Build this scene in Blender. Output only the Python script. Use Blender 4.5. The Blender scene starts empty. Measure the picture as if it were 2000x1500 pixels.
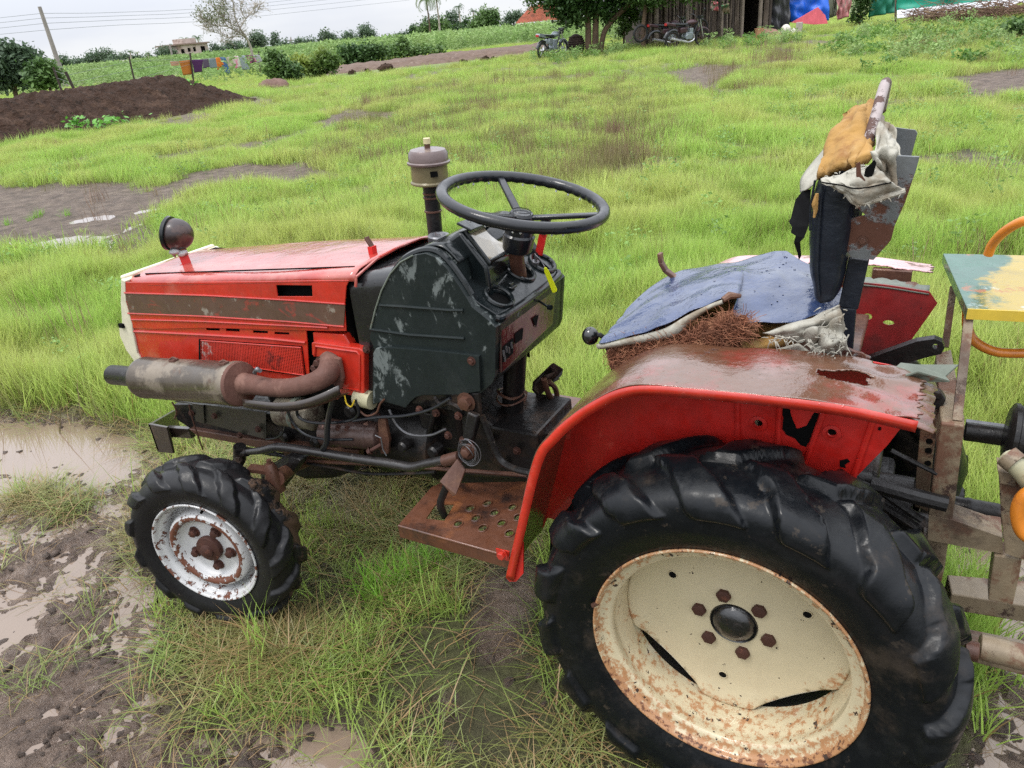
import bpy, math, random
import numpy as np
from mathutils import Vector, Matrix
from mathutils.geometry import tessellate_polygon
from math import sin, cos, pi, radians

# ------------------------------------------------------------------ camera, light, exposure
SC = bpy.context.scene
COL = SC.collection
CAM = np.array([0.228, -1.5581, 1.6126])
YAW, PITCH, ROLL, FPX = 0.5296, 0.4488, -0.0931, 1437.46
_f = np.array([-sin(YAW)*cos(PITCH), cos(YAW)*cos(PITCH), -sin(PITCH)])
_r = np.array([cos(YAW), sin(YAW), 0.0])
_u = np.cross(_r, _f)
CR = _r*cos(ROLL) + _u*sin(ROLL)
CU = -_r*sin(ROLL) + _u*cos(ROLL)
CF = _f
cd = bpy.data.cameras.new('camera')
cam = bpy.data.objects.new('camera', cd)
COL.objects.link(cam)
cd.sensor_width = 36.0
cd.lens = FPX*36/2000
cd.clip_start = 0.05
cd.clip_end = 4000
m = Matrix.Identity(4)
for i in range(3):
    m[i][0], m[i][1], m[i][2], m[i][3] = CR[i], CU[i], -CF[i], CAM[i]
cam.matrix_world = m
SC.camera = cam

SC.view_settings.view_transform = 'Standard'
SC.view_settings.look = 'None'
SC.view_settings.gamma = 1
SC.view_settings.use_curve_mapping = False
SC.view_settings.exposure = 0.38
SC.cycles.max_bounces = 6
SC.cycles.transparent_max_bounces = 8
SC.cycles.caustics_reflective = False
SC.cycles.caustics_refractive = False
SC.cycles.sample_clamp_indirect = 3
SC.cycles.use_denoising = False

SUN_EL, SUN_AZ = radians(62), radians(215)
world = bpy.data.worlds.new('World')
SC.world = world
world.use_nodes = True
wn, wl = world.node_tree.nodes, world.node_tree.links
wn.clear()
sky = wn.new('ShaderNodeTexSky'); sky.sky_type = 'NISHITA'; sky.sun_disc = False
sky.sun_elevation = SUN_EL; sky.sun_rotation = SUN_AZ
sky.dust_density = 3.0; sky.air_density = 1.2
bg1 = wn.new('ShaderNodeBackground'); bg1.inputs[1].default_value = 0.10
wl.new(sky.outputs[0], bg1.inputs[0])
# overcast layer: cloud deck brighter overhead than at the horizon
tc = wn.new('ShaderNodeTexCoord')
sep = wn.new('ShaderNodeSeparateXYZ'); wl.new(tc.outputs['Generated'], sep.inputs[0])
mx = wn.new('ShaderNodeMath'); mx.operation = 'MAXIMUM'; mx.inputs[1].default_value = 0.0
wl.new(sep.outputs[2], mx.inputs[0])
grad = wn.new('ShaderNodeMapRange'); grad.inputs[1].default_value = 0; grad.inputs[2].default_value = 1
grad.inputs[3].default_value = 0.74; grad.inputs[4].default_value = 2.65
wl.new(mx.outputs[0], grad.inputs[0])
mp = wn.new('ShaderNodeMapping'); mp.inputs['Scale'].default_value = (1, 1, 4.5)
wl.new(tc.outputs['Generated'], mp.inputs[0])
nz = wn.new('ShaderNodeTexNoise'); nz.inputs['Scale'].default_value = 2.6; nz.inputs['Detail'].default_value = 5
nz.inputs['Roughness'].default_value = 0.5
wl.new(mp.outputs[0], nz.inputs['Vector'])
cr = wn.new('ShaderNodeValToRGB')
cr.color_ramp.elements[0].position = 0.38; cr.color_ramp.elements[0].color = (0.80, 0.84, 0.93, 1)
cr.color_ramp.elements[1].position = 0.62; cr.color_ramp.elements[1].color = (0.98, 1.0, 1.03, 1)
wl.new(nz.outputs['Fac'], cr.inputs[0])
bg2 = wn.new('ShaderNodeBackground')
wl.new(cr.outputs[0], bg2.inputs[0]); wl.new(grad.outputs[0], bg2.inputs[1])
ms = wn.new('ShaderNodeMixShader'); ms.inputs[0].default_value = 0.93
wo = wn.new('ShaderNodeOutputWorld')
wl.new(bg1.outputs[0], ms.inputs[1]); wl.new(bg2.outputs[0], ms.inputs[2]); wl.new(ms.outputs[0], wo.inputs[0])

sl = bpy.data.lights.new('sun', 'SUN'); sl.energy = 1.4; sl.angle = radians(16); sl.color = (1, 0.96, 0.9)
so = bpy.data.objects.new('sun', sl); COL.objects.link(so)
so.rotation_euler = (radians(28), 0, radians(-35))

rng = random.Random(7)
NP = np.random.RandomState(11)

# ------------------------------------------------------------------ placing helpers (real 3D points)
def ray(px, py):
    return CF + CR*(px-1000)/FPX - CU*(py-750)/FPX
def U(px, py, **k):
    (a, v), = k.items(); i = 'xyz'.index(a); d = ray(px, py)
    return CAM + (v-CAM[i])/d[i]*d
def D(px, py, dist):
    d = ray(px, py)
    return CAM + dist/math.hypot(d[0], d[1])*d

# 2D gradient noise
_perm = np.random.RandomState(3).permutation(4096)
def _h(ix, iy):
    return _perm[(_perm[ix & 4095] + iy) & 4095]
def noise2(x, y):
    x = np.asarray(x, float); y = np.asarray(y, float)
    ix = np.floor(x).astype(int); iy = np.floor(y).astype(int)
    fx = x-ix; fy = y-iy
    u = fx*fx*fx*(fx*(fx*6-15)+10); v = fy*fy*fy*(fy*(fy*6-15)+10)
    def g(a, b, dx, dy):
        an = _h(a, b)/4096.0*2*pi
        return np.cos(an)*dx+np.sin(an)*dy
    n00 = g(ix, iy, fx, fy); n10 = g(ix+1, iy, fx-1, fy)
    n01 = g(ix, iy+1, fx, fy-1); n11 = g(ix+1, iy+1, fx-1, fy-1)
    return ((n00*(1-u)+n10*u)*(1-v)+(n01*(1-u)+n11*u)*v)*1.5
def fbm(x, y, o=4, g=0.5):
    s = 0; a = 1; t = 0
    for k in range(o):
        s = s+a*noise2(x*2**k+17.3*k, y*2**k-9.1*k); t += a; a *= g
    return s/t
def sstep(a, b, x):
    t = np.clip((x-a)/(b-a), 0, 1); return t*t*(3-2*t)

# ------------------------------------------------------------------ geometry helpers: a geo is (verts, faces)
def merge(*gs):
    V = []; F = []
    for v, f in gs:
        n = len(V); V += [tuple(map(float, p)) for p in v]; F += [tuple(i+n for i in q) for q in f]
    return V, F
def box(c, s, R=None):
    c = np.array(c, float); h = np.array(s, float)/2
    V = []
    for sx in (-1, 1):
        for sy in (-1, 1):
            for sz in (-1, 1):
                p = np.array([sx, sy, sz])*h
                if R is not None: p = np.array(R) @ p
                V.append(c+p)
    return V, [(0,1,3,2),(4,6,7,5),(0,4,5,1),(2,3,7,6),(0,2,6,4),(1,5,7,3)]
def frame(d, up=(0,0,1)):
    d = np.array(d, float); d /= np.linalg.norm(d)
    up = np.array(up, float)
    if abs(d@up/np.linalg.norm(up)) > 0.98: up = np.array([1.0, 0, 0])
    s = np.cross(d, up); s /= np.linalg.norm(s); u = np.cross(s, d)
    return d, s, u
def beam(a, b, w, h, up=(0,0,1)):
    a = np.array(a, float); b = np.array(b, float); d, s, u = frame(b-a, up)
    V = []
    for p in (a, b):
        for i, j in ((-1,-1),(1,-1),(1,1),(-1,1)): V.append(p+s*i*w/2+u*j*h/2)
    return V, [(3,2,1,0),(4,5,6,7),(0,1,5,4),(1,2,6,5),(2,3,7,6),(3,0,4,7)]
def spline(pts, n=6):
    P = [np.array(p, float) for p in pts]
    if len(P) < 3: return P
    Q = [2*P[0]-P[1]]+P+[2*P[-1]-P[-2]]; out = []
    for i in range(1, len(Q)-2):
        for k in range(n):
            t = k/n
            out.append(0.5*((2*Q[i])+(-Q[i-1]+Q[i+1])*t+(2*Q[i-1]-5*Q[i]+4*Q[i+1]-Q[i+2])*t*t+(-Q[i-1]+3*Q[i]-3*Q[i+1]+Q[i+2])*t**3))
    out.append(P[-1]); return out
def tube(pts, r, n=10, sm=0, cap=True):
    if sm:
        m = len(pts); rr = r
        if not np.isscalar(r):
            rr = []
            for i in range(m-1):
                for k in range(sm): rr.append(r[i]+(r[i+1]-r[i])*k/sm)
            rr.append(r[-1])
        pts = spline(pts, sm); r = rr
    P = [np.array(p, float) for p in pts]; m = len(P)
    R = [r]*m if np.isscalar(r) else list(r)
    V = []; F = []; s = None
    for i in range(m):
        d = P[min(i+1, m-1)]-P[max(i-1, 0)]; d = d/(np.linalg.norm(d)+1e-12)
        if s is None: _, s, _ = frame(d)
        s = s-d*(s@d); s /= np.linalg.norm(s)+1e-12; u = np.cross(s, d)
        for k in range(n):
            a = 2*pi*k/n; V.append(P[i]+(s*cos(a)+u*sin(a))*R[i])
    for i in range(m-1):
        for k in range(n):
            k2 = (k+1) % n; F.append((i*n+k, i*n+k2, (i+1)*n+k2, (i+1)*n+k))
    if cap:
        F.append(tuple(range(n))); F.append(tuple((m-1)*n+k for k in range(n-1, -1, -1)))
    return V, F
def lathe(prof, o, axis, n=32, cap=False, start=0.0):
    """prof: (radius, distance along the axis)"""
    o = np.array(o, float); d, s, u = frame(axis)
    V = []; F = []
    for (r, t) in prof:
        for k in range(n):
            a = 2*pi*k/n+start; V.append(o+d*t+(s*cos(a)+u*sin(a))*r)
    for i in range(len(prof)-1):
        for k in range(n):
            k2 = (k+1) % n; F.append((i*n+k, (i+1)*n+k, (i+1)*n+k2, i*n+k2))
    if cap:
        F.append(tuple(range(n))); F.append(tuple((len(prof)-1)*n+k for k in range(n-1, -1, -1)))
    return V, F
def sphere(c, r, n=20, sc=(1,1,1)):
    V, F = lathe([(max(1e-4, sin(pi*i/n)), -cos(pi*i/n)) for i in range(n+1)], (0,0,0), (0,0,1), n)
    return [np.array(c)+np.array(v)*r*np.array(sc) for v in V], F
def plate(outer, holes, fn, vec):
    """flat sheet with real holes, given thickness by vec"""
    loops = [outer]+list(holes)
    tris = tessellate_polygon([[Vector((a, b, 0)) for a, b in L] for L in loops])
    flat = [p for L in loops for p in L]
    T = [np.array(fn(a, b), float) for a, b in flat]; vec = np.array(vec, float)
    n = len(T); V = T+[p+vec for p in T]
    F = [tuple(t) for t in tris]+[(t[2]+n, t[1]+n, t[0]+n) for t in tris]
    k = 0
    for L in loops:
        m = len(L)
        for i in range(m):
            a = k+i; b = k+(i+1) % m; F.append((a, b, b+n, a+n))
        k += m
    return V, F
def ypoly(pix, y, t, holes=()):
    """polygon seen at those places, standing in the plane y"""
    f = lambda q: [(U(a, b, y=y)[0], U(a, b, y=y)[2]) for a, b in q]
    return plate(f(pix), [f(h) for h in holes], lambda x, z: (x, y, z), (0, t, 0))
def surf(fn, nu, nv, closed_u=False):
    V = [fn(i/(nu if closed_u else nu-1), j/(nv-1)) for i in range(nu) for j in range(nv)]
    F = []
    for i in range(nu if closed_u else nu-1):
        for j in range(nv-1):
            a = i*nv+j; b = ((i+1) % nu)*nv+j
            F.append((a, b, b+1, a+1))
    return V, F
def ring(cx, cy, rx, ry, n=20, a0=0.0):
    return [(cx+rx*cos(2*pi*k/n+a0), cy+ry*sin(2*pi*k/n+a0)) for k in range(n)]
def bolt(c, axis, r=0.010, h=0.008):
    a = np.array(axis, float); a /= np.linalg.norm(a)
    return merge(lathe([(r*1.45, 0), (r*1.45, 0.002), (0.0001, 0.002)], c, a, 14),
                 lathe([(r, 0.002), (r, h), (r*.85, h+.001), (0.0001, h+.001)], c, a, 6))

# ------------------------------------------------------------------ objects
def props(o, label=None, cat=None, group=None, kind=None):
    if label: o['label'] = label
    if cat: o['category'] = cat
    if group: o['group'] = group
    if kind: o['kind'] = kind
    return o
def obj(name, geo, mat, parent=None, smooth=35, bevel=0, solid=0, **kw):
    V, F = geo
    me = bpy.data.meshes.new(name)
    me.from_pydata([tuple(map(float, v)) for v in V], [], F)
    me.update()
    import bmesh
    bm = bmesh.new(); bm.from_mesh(me)
    bmesh.ops.recalc_face_normals(bm, faces=bm.faces); bm.to_mesh(me); bm.free()
    if smooth:
        me.shade_smooth(); me.set_sharp_from_angle(angle=radians(smooth))
    for mm in (mat if isinstance(mat, (list, tuple)) else [mat]): me.materials.append(mm)
    o = bpy.data.objects.new(name, me); COL.objects.link(o)
    if parent is not None: attach(o, parent)
    if solid:
        md = o.modifiers.new('s', 'SOLIDIFY'); md.thickness = solid; md.offset = 0
    if bevel:
        md = o.modifiers.new('b', 'BEVEL'); md.width = bevel; md.segments = 2; md.limit_method = 'ANGLE'
        md.angle_limit = radians(40)
    return props(o, **kw)
def rawmesh(name, V, F, mat, attrs=None, smooth=True):
    """numpy mesh (V n,3; F m,k)"""
    me = bpy.data.meshes.new(name)
    V = np.asarray(V, np.float32); F = np.asarray(F, np.int32); k = F.shape[1]
    me.vertices.add(len(V)); me.vertices.foreach_set('co', V.ravel())
    me.loops.add(F.size); me.loops.foreach_set('vertex_index', F.ravel())
    me.polygons.add(len(F)); me.polygons.foreach_set('loop_start', np.arange(0, F.size, k, dtype=np.int32))
    me.update(calc_edges=True)
    if smooth: me.shade_smooth()
    for n, a in (attrs or {}).items():
        at = me.attributes.new(n, 'FLOAT', 'POINT'); at.data.foreach_set('value', np.asarray(a, np.float32).ravel())
    me.materials.append(mat)
    o = bpy.data.objects.new(name, me); COL.objects.link(o)
    return o
LOC = {}
def empty(name, loc, **kw):
    o = bpy.data.objects.new(name, None); COL.objects.link(o); o.location = [float(v) for v in loc]
    o.empty_display_size = 0.1
    LOC[o.name] = Vector(o.location)
    return props(o, **kw)
def wloc(o):
    return LOC.get(o.name, Vector((0, 0, 0)))
def attach(o, parent):
    o.parent = parent
    o.matrix_parent_inverse = Matrix.Translation(-wloc(parent))
def sub(name, loc, parent, **kw):
    o = empty(name, loc, **kw)
    o.parent = parent; o.matrix_parent_inverse = Matrix.Translation(-wloc(parent))
    return o
def copy_tree(o, parent=None, shift=None, rot=None):
    c = o.copy(); COL.objects.link(c)
    if parent is not None: c.parent = parent
    for ch in list(o.children): copy_tree(ch, c)
    return c

# ------------------------------------------------------------------ materials
def inp(b, n, v): b.inputs[n].default_value = v
def mat(name, col, rough=0.5, metal=0.0, layers=(), bump=None, coat=0.0, drops=0.0, var=0.12, vscale=3.0, spec=0.5, trans=0.0, grime=0.10):
    mt = bpy.data.materials.new(name); mt.use_nodes = True
    nt = mt.node_tree; N = nt.nodes; L = nt.links
    b = N['Principled BSDF']
    tcn = N.new('ShaderNodeTexCoord')
    def noise(scale, detail=4, rgh=0.6, seed=0.0, stretch=None, dist=0.0):
        mpn = N.new('ShaderNodeMapping'); mpn.inputs['Location'].default_value = (seed, seed*1.7, -seed)
        if stretch: mpn.inputs['Scale'].default_value = stretch
        L.new(tcn.outputs['Object'], mpn.inputs[0])
        t = N.new('ShaderNodeTexNoise'); t.inputs['Scale'].default_value = scale; t.inputs['Detail'].default_value = detail
        t.inputs['Roughness'].default_value = rgh; t.inputs['Distortion'].default_value = dist
        L.new(mpn.outputs[0], t.inputs['Vector']); return t.outputs['Fac']
    def rng_(src, lo, hi, a=0.0, c=1.0):
        r = N.new('ShaderNodeMapRange'); r.interpolation_type = 'SMOOTHSTEP'
        r.inputs[1].default_value = lo; r.inputs[2].default_value = hi; r.inputs[3].default_value = a; r.inputs[4].default_value = c
        L.new(src, r.inputs[0]); return r.outputs[0]
    def mixc(f, a, c2):
        mxn = N.new('ShaderNodeMix'); mxn.data_type = 'RGBA'; L.new(f, mxn.inputs[0])
        L.new(a, mxn.inputs[6]); mxn.inputs[7].default_value = (*c2, 1); return mxn.outputs[2]
    def mixf(f, a, c2):
        mxn = N.new('ShaderNodeMix'); mxn.data_type = 'FLOAT'; L.new(f, mxn.inputs[0])
        L.new(a, mxn.inputs[2]); mxn.inputs[3].default_value = c2; return mxn.outputs[0]
    v = N.new('ShaderNodeHueSaturation'); v.inputs['Color'].default_value = (*col, 1)
    L.new(rng_(noise(vscale, 5, 0.65, 3.1), 0.25, 0.75, 1-var, 1+var), v.inputs['Value'])
    C = v.outputs[0]
    if grime:
        v2 = N.new('ShaderNodeHueSaturation'); L.new(C, v2.inputs['Color']); L.new(rng_(noise(38, 9, 0.75, 12.3), 0.30, 0.68, 1-grime, 1+grime*0.7), v2.inputs['Value'])
        v3 = N.new('ShaderNodeHueSaturation'); L.new(v2.outputs[0], v3.inputs['Color']); L.new(rng_(noise(16, 7, 0.7, 4.9, (1, 1, 0.16)), 0.42, 0.72, 1.0, 1-grime*1.5), v3.inputs['Value'])
        C = v3.outputs[0]
    R = rng_(noise(vscale*4, 3, 0.6, 8.2), 0.3, 0.7, max(0, rough-0.08), min(1, rough+0.1))
    hgt = None
    for ly in layers:
        f = noise(ly.get('scale', 8), ly.get('detail', 6), ly.get('rgh', 0.7), ly.get('seed', 1.3), ly.get('stretch'), ly.get('dist', 0))
        if 'attr' in ly:
            an = N.new('ShaderNodeAttribute'); an.attribute_name = ly['attr']
            ad = N.new('ShaderNodeMath'); ad.operation = 'MULTIPLY_ADD'
            L.new(an.outputs['Fac'], ad.inputs[0]); ad.inputs[1].default_value = ly.get('gain', 0.5); L.new(f, ad.inputs[2]); f = ad.outputs[0]
        f = rng_(f, ly['lo'], ly['hi'], 0, ly.get('amt', 1))
        C = mixc(f, C, ly['col'])
        if 'rough' in ly: R = mixf(f, R, ly['rough'])
        if 'h' in ly:
            k = N.new('ShaderNodeMath'); k.operation = 'MULTIPLY'; k.inputs[1].default_value = ly['h']; L.new(f, k.inputs[0])
            if hgt is None: hgt = k.outputs[0]
            else:
                s = N.new('ShaderNodeMath'); L.new(hgt, s.inputs[0]); L.new(k.outputs[0], s.inputs[1]); hgt = s.outputs[0]
    if grime:
        ra = N.new('ShaderNodeMath'); ra.use_clamp = True; L.new(R, ra.inputs[0]); L.new(rng_(noise(55, 8, 0.75, 2.2), 0.3, 0.7, -0.06, 0.14), ra.inputs[1]); R = ra.outputs[0]
    L.new(C, b.inputs['Base Color']); L.new(R, b.inputs['Roughness'])
    inp(b, 'Metallic', metal); inp(b, 'Specular IOR Level', spec)
    if coat: inp(b, 'Coat Weight', coat); inp(b, 'Coat Roughness', 0.06)
    last = None
    def addbump(h, dist, strength=1.0):
        nonlocal last
        bn = N.new('ShaderNodeBump'); bn.inputs['Distance'].default_value = dist; bn.inputs['Strength'].default_value = strength
        L.new(h, bn.inputs['Height'])
        if last is not None: L.new(last, bn.inputs['Normal'])
        last = bn.outputs[0]
    if bump:
        for (sc_, dd) in (bump if isinstance(bump, list) else [bump]): addbump(noise(sc_, 5, 0.6, 5.5), dd)
    if hgt is not None: addbump(hgt, 0.002)
    if drops:
        vo = N.new('ShaderNodeTexVoronoi'); vo.inputs['Scale'].default_value = 110; vo.inputs['Randomness'].default_value = 1
        L.new(tcn.outputs['Object'], vo.inputs['Vector'])
        d1 = rng_(vo.outputs['Distance'], 0.05, 0.28, 1, 0)
        g = rng_(noise(70, 2, 0.5, 4.4), 0.52, 0.62)
        k = N.new('ShaderNodeMath'); k.operation = 'MULTIPLY'; L.new(d1, k.inputs[0]); L.new(g, k.inputs[1])
        addbump(k.outputs[0], 0.0006*drops)
    if last is not None:
        L.new(last, b.inputs['Normal'])
        if coat: L.new(last, b.inputs['Coat Normal'])
    if trans:
        o = N['Material Output']; t = N.new('ShaderNodeBsdfTranslucent'); L.new(C, t.inputs[0])
        mxs = N.new('ShaderNodeMixShader'); mxs.inputs[0].default_value = trans
        L.new(b.outputs[0], mxs.inputs[1]); L.new(t.outputs[0], mxs.inputs[2]); L.new(mxs.outputs[0], o.inputs[0])
    return mt
RUST = (0.11, 0.035, 0.016); RUST2 = (0.22, 0.075, 0.025); RUSTD = (0.045, 0.018, 0.012); MUDC = (0.10, 0.068, 0.048)

# ------------------------------------------------------------------ tractor materials
def L_(col, lo, hi, **k): return dict(col=col, lo=lo, hi=hi, **k)
M_red = mat('red_paint', (0.46, 0.022, 0.010), 0.32, 0, [
    L_((0.44, 0.12, 0.085), 0.55, 0.68, scale=5, seed=2, amt=0.5, detail=9), L_((0.20, 0.028, 0.018), 0.52, 0.70, scale=3, seed=52, detail=9, amt=0.6),
    L_((0.30, 0.04, 0.02), 0.60, 0.75, scale=14, seed=9, amt=0.7, stretch=(1, 1, 2.2)),
    L_(RUST, 0.69, 0.75, scale=30, seed=4, rough=0.85, h=-0.2)], bump=(3, 0.004), coat=0.55, drops=0.6)
M_redtop = mat('faded_red_bonnet_top', (0.34, 0.026, 0.016), 0.22, 0, [
    L_((0.44, 0.15, 0.12), 0.45, 0.66, scale=4, seed=2, amt=0.6, stretch=(1, 2.5, 1)),
    L_(RUST, 0.62, 0.74, scale=5, seed=24, rough=0.6, amt=0.8),
    L_(RUSTD, 0.72, 0.77, scale=16, seed=14, rough=0.6)], bump=[(5, 0.006), (45, 0.0006)], coat=0.9, drops=1.0)
M_redin = mat('red_paint_under_fender', (0.52, 0.015, 0.010), 0.42, 0, [
    L_((0.26, 0.012, 0.01), 0.55, 0.75, scale=4, seed=12, amt=0.6),
    L_((0.03, 0.012, 0.01), 0.655, 0.68, scale=13, seed=31, detail=8, rough=0.9, h=-0.5),
    L_((0.72, 0.12, 0.08), 0.62, 0.70, scale=9, seed=8, amt=0.35)], bump=(4, 0.003), coat=0.25)
M_redold = mat('red_paint_dull', (0.33, 0.02, 0.02), 0.5, 0, [
    L_((0.14, 0.02, 0.018), 0.45, 0.7, scale=6, seed=12),
    L_((0.02, 0.01, 0.01), 0.66, 0.69, scale=12, seed=5, rough=0.9)], coat=0.3)
M_fendtop = mat('wet_rusty_fender_top', (0.20, 0.036, 0.024), 0.22, 0, [
    L_((0.095, 0.048, 0.025), 0.34, 0.50, scale=4.5, seed=6, detail=8, rough=0.28, amt=0.9),
    L_((0.19, 0.095, 0.08), 0.50, 0.66, scale=7, seed=16, amt=0.6, rough=0.16),
    L_(RUSTD, 0.60, 0.70, scale=12, seed=26, rough=0.5, h=-0.4),
    L_((0.16, 0.22, 0.16), 0.66, 0.72, scale=6, seed=36, amt=0.5)], bump=[(9, 0.006), (60, 0.001)], coat=0.8, drops=0.6)
M_pink = mat('faded_pinkish_fender_sheet', (0.55, 0.32, 0.32), 0.3, 0, [
    L_(RUST, 0.60, 0.68, scale=14, seed=5, rough=0.8, h=-0.3), L_((0.25, 0.3, 0.25), 0.62, 0.7, scale=5, seed=15)], bump=(12, 0.005), coat=0.7)
M_greylip = mat('grey_green_corroded_lip', (0.13, 0.15, 0.12), 0.6, 0, [
    L_(RUST, 0.54, 0.64, scale=16, seed=5, rough=0.8), L_((0.5, 0.1, 0.08), 0.64, 0.7, scale=5, seed=15)], bump=(12, 0.006), coat=0.1)
M_stripe = mat('faded_bonnet_stripe', (0.095, 0.050, 0.033), 0.42, 0, [
    L_((0.36, 0.035, 0.025), 0.56, 0.66, scale=14, seed=3, detail=10, amt=0.55, dist=1.8, stretch=(0.5, 1, 1)),
    L_((0.30, 0.27, 0.22), 0.62, 0.70, scale=11, seed=22, detail=9, amt=0.75, attr='wear', gain=0.12),
    L_((0.05, 0.03, 0.025), 0.6, 0.75, scale=6, seed=41, amt=0.6)], bump=(40, 0.0004), coat=0.25)
M_cream = mat('cream_grille_paint', (0.62, 0.58, 0.44), 0.4, 0, [
    L_((0.25, 0.2, 0.12), 0.60, 0.72, scale=12, seed=3, rough=0.6), L_(RUST, 0.68, 0.72, scale=25, seed=5, rough=0.8)], coat=0.3)
M_black = mat('wet_black_plastic', (0.007, 0.010, 0.011), 0.16, 0, [
    L_((0.045, 0.05, 0.048), 0.55, 0.8, scale=6, seed=2, amt=0.6, rough=0.35)], bump=[(7, 0.002), (70, 0.0003)], coat=0.1, drops=0.6, spec=0.4)
M_blackchalk = mat('chalked_black_plastic', (0.013, 0.018, 0.018), 0.3, 0, [
    L_((0.15, 0.17, 0.165), 0.67, 0.74, scale=14, seed=12, detail=10, rough=0.6, amt=0.8, dist=0.5, stretch=(1.4, 1, 0.8), attr='wear', gain=0.16),
    L_((0.035, 0.04, 0.038), 0.48, 0.7, scale=4, seed=22, amt=0.5)], bump=[(7, 0.002)], coat=0.0, drops=0.7, spec=0.25)
M_tank = mat('black_fuel_tank_paint', (0.008, 0.008, 0.009), 0.2, 0, [
    L_((0.07, 0.04, 0.025), 0.55, 0.75, scale=5, seed=7, amt=0.7, rough=0.4),
    L_((0.13, 0.09, 0.07), 0.68, 0.74, scale=24, seed=17, rough=0.6)], bump=(8, 0.003), coat=0.25, drops=1.0)
M_greasy = mat('greasy_black_casting', (0.012, 0.011, 0.011), 0.35, 0.1, [
    L_((0.06, 0.035, 0.022), 0.52, 0.7, scale=7, seed=7, amt=0.8, rough=0.6),
    L_((0.09, 0.075, 0.06), 0.66, 0.74, scale=18, seed=27, rough=0.7)], bump=[(25, 0.003), (90, 0.0008)], coat=0.08, drops=0.8, spec=0.3)
M_rusty = mat('rusty_steel', (0.085, 0.034, 0.020), 0.6, 0.15, [
    L_((0.16, 0.075, 0.04), 0.5, 0.66, scale=9, seed=7, amt=0.8), L_((0.03, 0.018, 0.015), 0.58, 0.7, scale=20, seed=17)],
    bump=[(40, 0.0015)], coat=0.3)
M_step = mat('rusty_footboard_steel', (0.115, 0.042, 0.020), 0.42, 0.2, [
    L_((0.24, 0.085, 0.028), 0.52, 0.68, scale=6, seed=7, amt=0.8), L_((0.030, 0.018, 0.015), 0.5, 0.66, scale=5, seed=19, rough=0.25)],
    bump=[(40, 0.001)], coat=0.45)
M_manif = mat('rusted_exhaust_casting', (0.115, 0.052, 0.038), 0.75, 0.1, [
    L_((0.19, 0.10, 0.075), 0.5, 0.66, scale=12, seed=7, amt=0.8), L_((0.06, 0.03, 0.02), 0.6, 0.7, scale=20, seed=17)],
    bump=[(60, 0.002)])
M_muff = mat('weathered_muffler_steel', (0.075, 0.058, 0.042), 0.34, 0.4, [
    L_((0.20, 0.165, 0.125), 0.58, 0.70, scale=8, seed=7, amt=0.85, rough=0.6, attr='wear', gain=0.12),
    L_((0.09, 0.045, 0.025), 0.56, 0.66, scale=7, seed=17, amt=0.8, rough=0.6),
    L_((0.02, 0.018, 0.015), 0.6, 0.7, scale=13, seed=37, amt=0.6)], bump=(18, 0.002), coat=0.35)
M_steel = mat('dull_bare_steel', (0.16, 0.16, 0.17), 0.35, 0.7, [L_(RUST, 0.6, 0.7, scale=20, seed=3, rough=0.8)], bump=(30, 0.001))
M_rubber = mat('wet_tyre_rubber', (0.0045, 0.0055, 0.007), 0.24, 0, [
    L_((0.045, 0.034, 0.026), 0.54, 0.70, scale=5, seed=3, rough=0.5, amt=0.7, detail=9), L_((0.05, 0.038, 0.028), 0.60, 0.66, scale=22, seed=63, rough=0.6, amt=0.6, detail=8),
    L_((0.010, 0.011, 0.012), 0.5, 0.7, scale=9, seed=13, rough=0.40)], bump=[(10, 0.0020), (150, 0.0003)], drops=0.15, spec=0.26)
M_muddyrub = mat('muddy_tyre_rubber', (0.010, 0.010, 0.011), 0.33, 0, [
    L_((0.075, 0.045, 0.028), 0.66, 0.74, scale=9, seed=3, rough=0.75, attr='mud', gain=0.24, h=1.0)], bump=[(12, 0.0020), (150, 0.0003)], spec=0.26)
M_creamrim = mat('cream_wheel_paint', (0.52, 0.45, 0.30), 0.30, 0, [
    L_((0.34, 0.15, 0.055), 0.74, 0.88, scale=60, seed=3, detail=9, rough=0.6, attr='wear', gain=0.36, amt=0.9),
    L_((0.13, 0.05, 0.022), 0.88, 0.93, scale=70, seed=13, detail=8, rough=0.8, attr='wear', gain=0.30),
    L_((0.035, 0.018, 0.012), 0.705, 0.72, scale=46, seed=23, detail=3, rough=0.7, attr='wear', gain=0.07, h=-0.5)],
    bump=(5, 0.002), coat=0.35, var=0.04, grime=0.03)
M_whiterim = mat('white_wheel_paint', (0.50, 0.50, 0.50), 0.35, 0, [
    L_(RUST, 0.87, 0.90, scale=42, seed=3, detail=9, rough=0.85, attr='wear', gain=0.45, h=-0.4),
    L_((0.40, 0.36, 0.33), 0.62, 0.75, scale=10, seed=14, amt=0.6)], bump=(9, 0.002), coat=0.3, var=0.06, grime=0.03)
M_hub = mat('oily_black_hub', (0.008, 0.008, 0.009), 0.22, 0, [L_((0.05, 0.02, 0.012), 0.6, 0.7, scale=30, seed=3, rough=0.7)], bump=(30, 0.002), coat=0.6)
M_bolt = mat('rusted_bolt', (0.06, 0.022, 0.015), 0.6, 0.2, [L_((0.14, 0.05, 0.03), 0.55, 0.7, scale=60, seed=3)], bump=(90, 0.0012))
M_plastic = mat('wet_black_steering_rim', (0.010, 0.011, 0.014), 0.22, 0, [], bump=[(60, 0.0004)], coat=0.1, drops=1.0, spec=0.4)
M_flap = mat('black_torn_vinyl', (0.004, 0.004, 0.005), 0.6, spec=0.15)
M_dark = mat('dark_void', (0.004, 0.004, 0.004), 0.9, spec=0.1)
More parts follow.
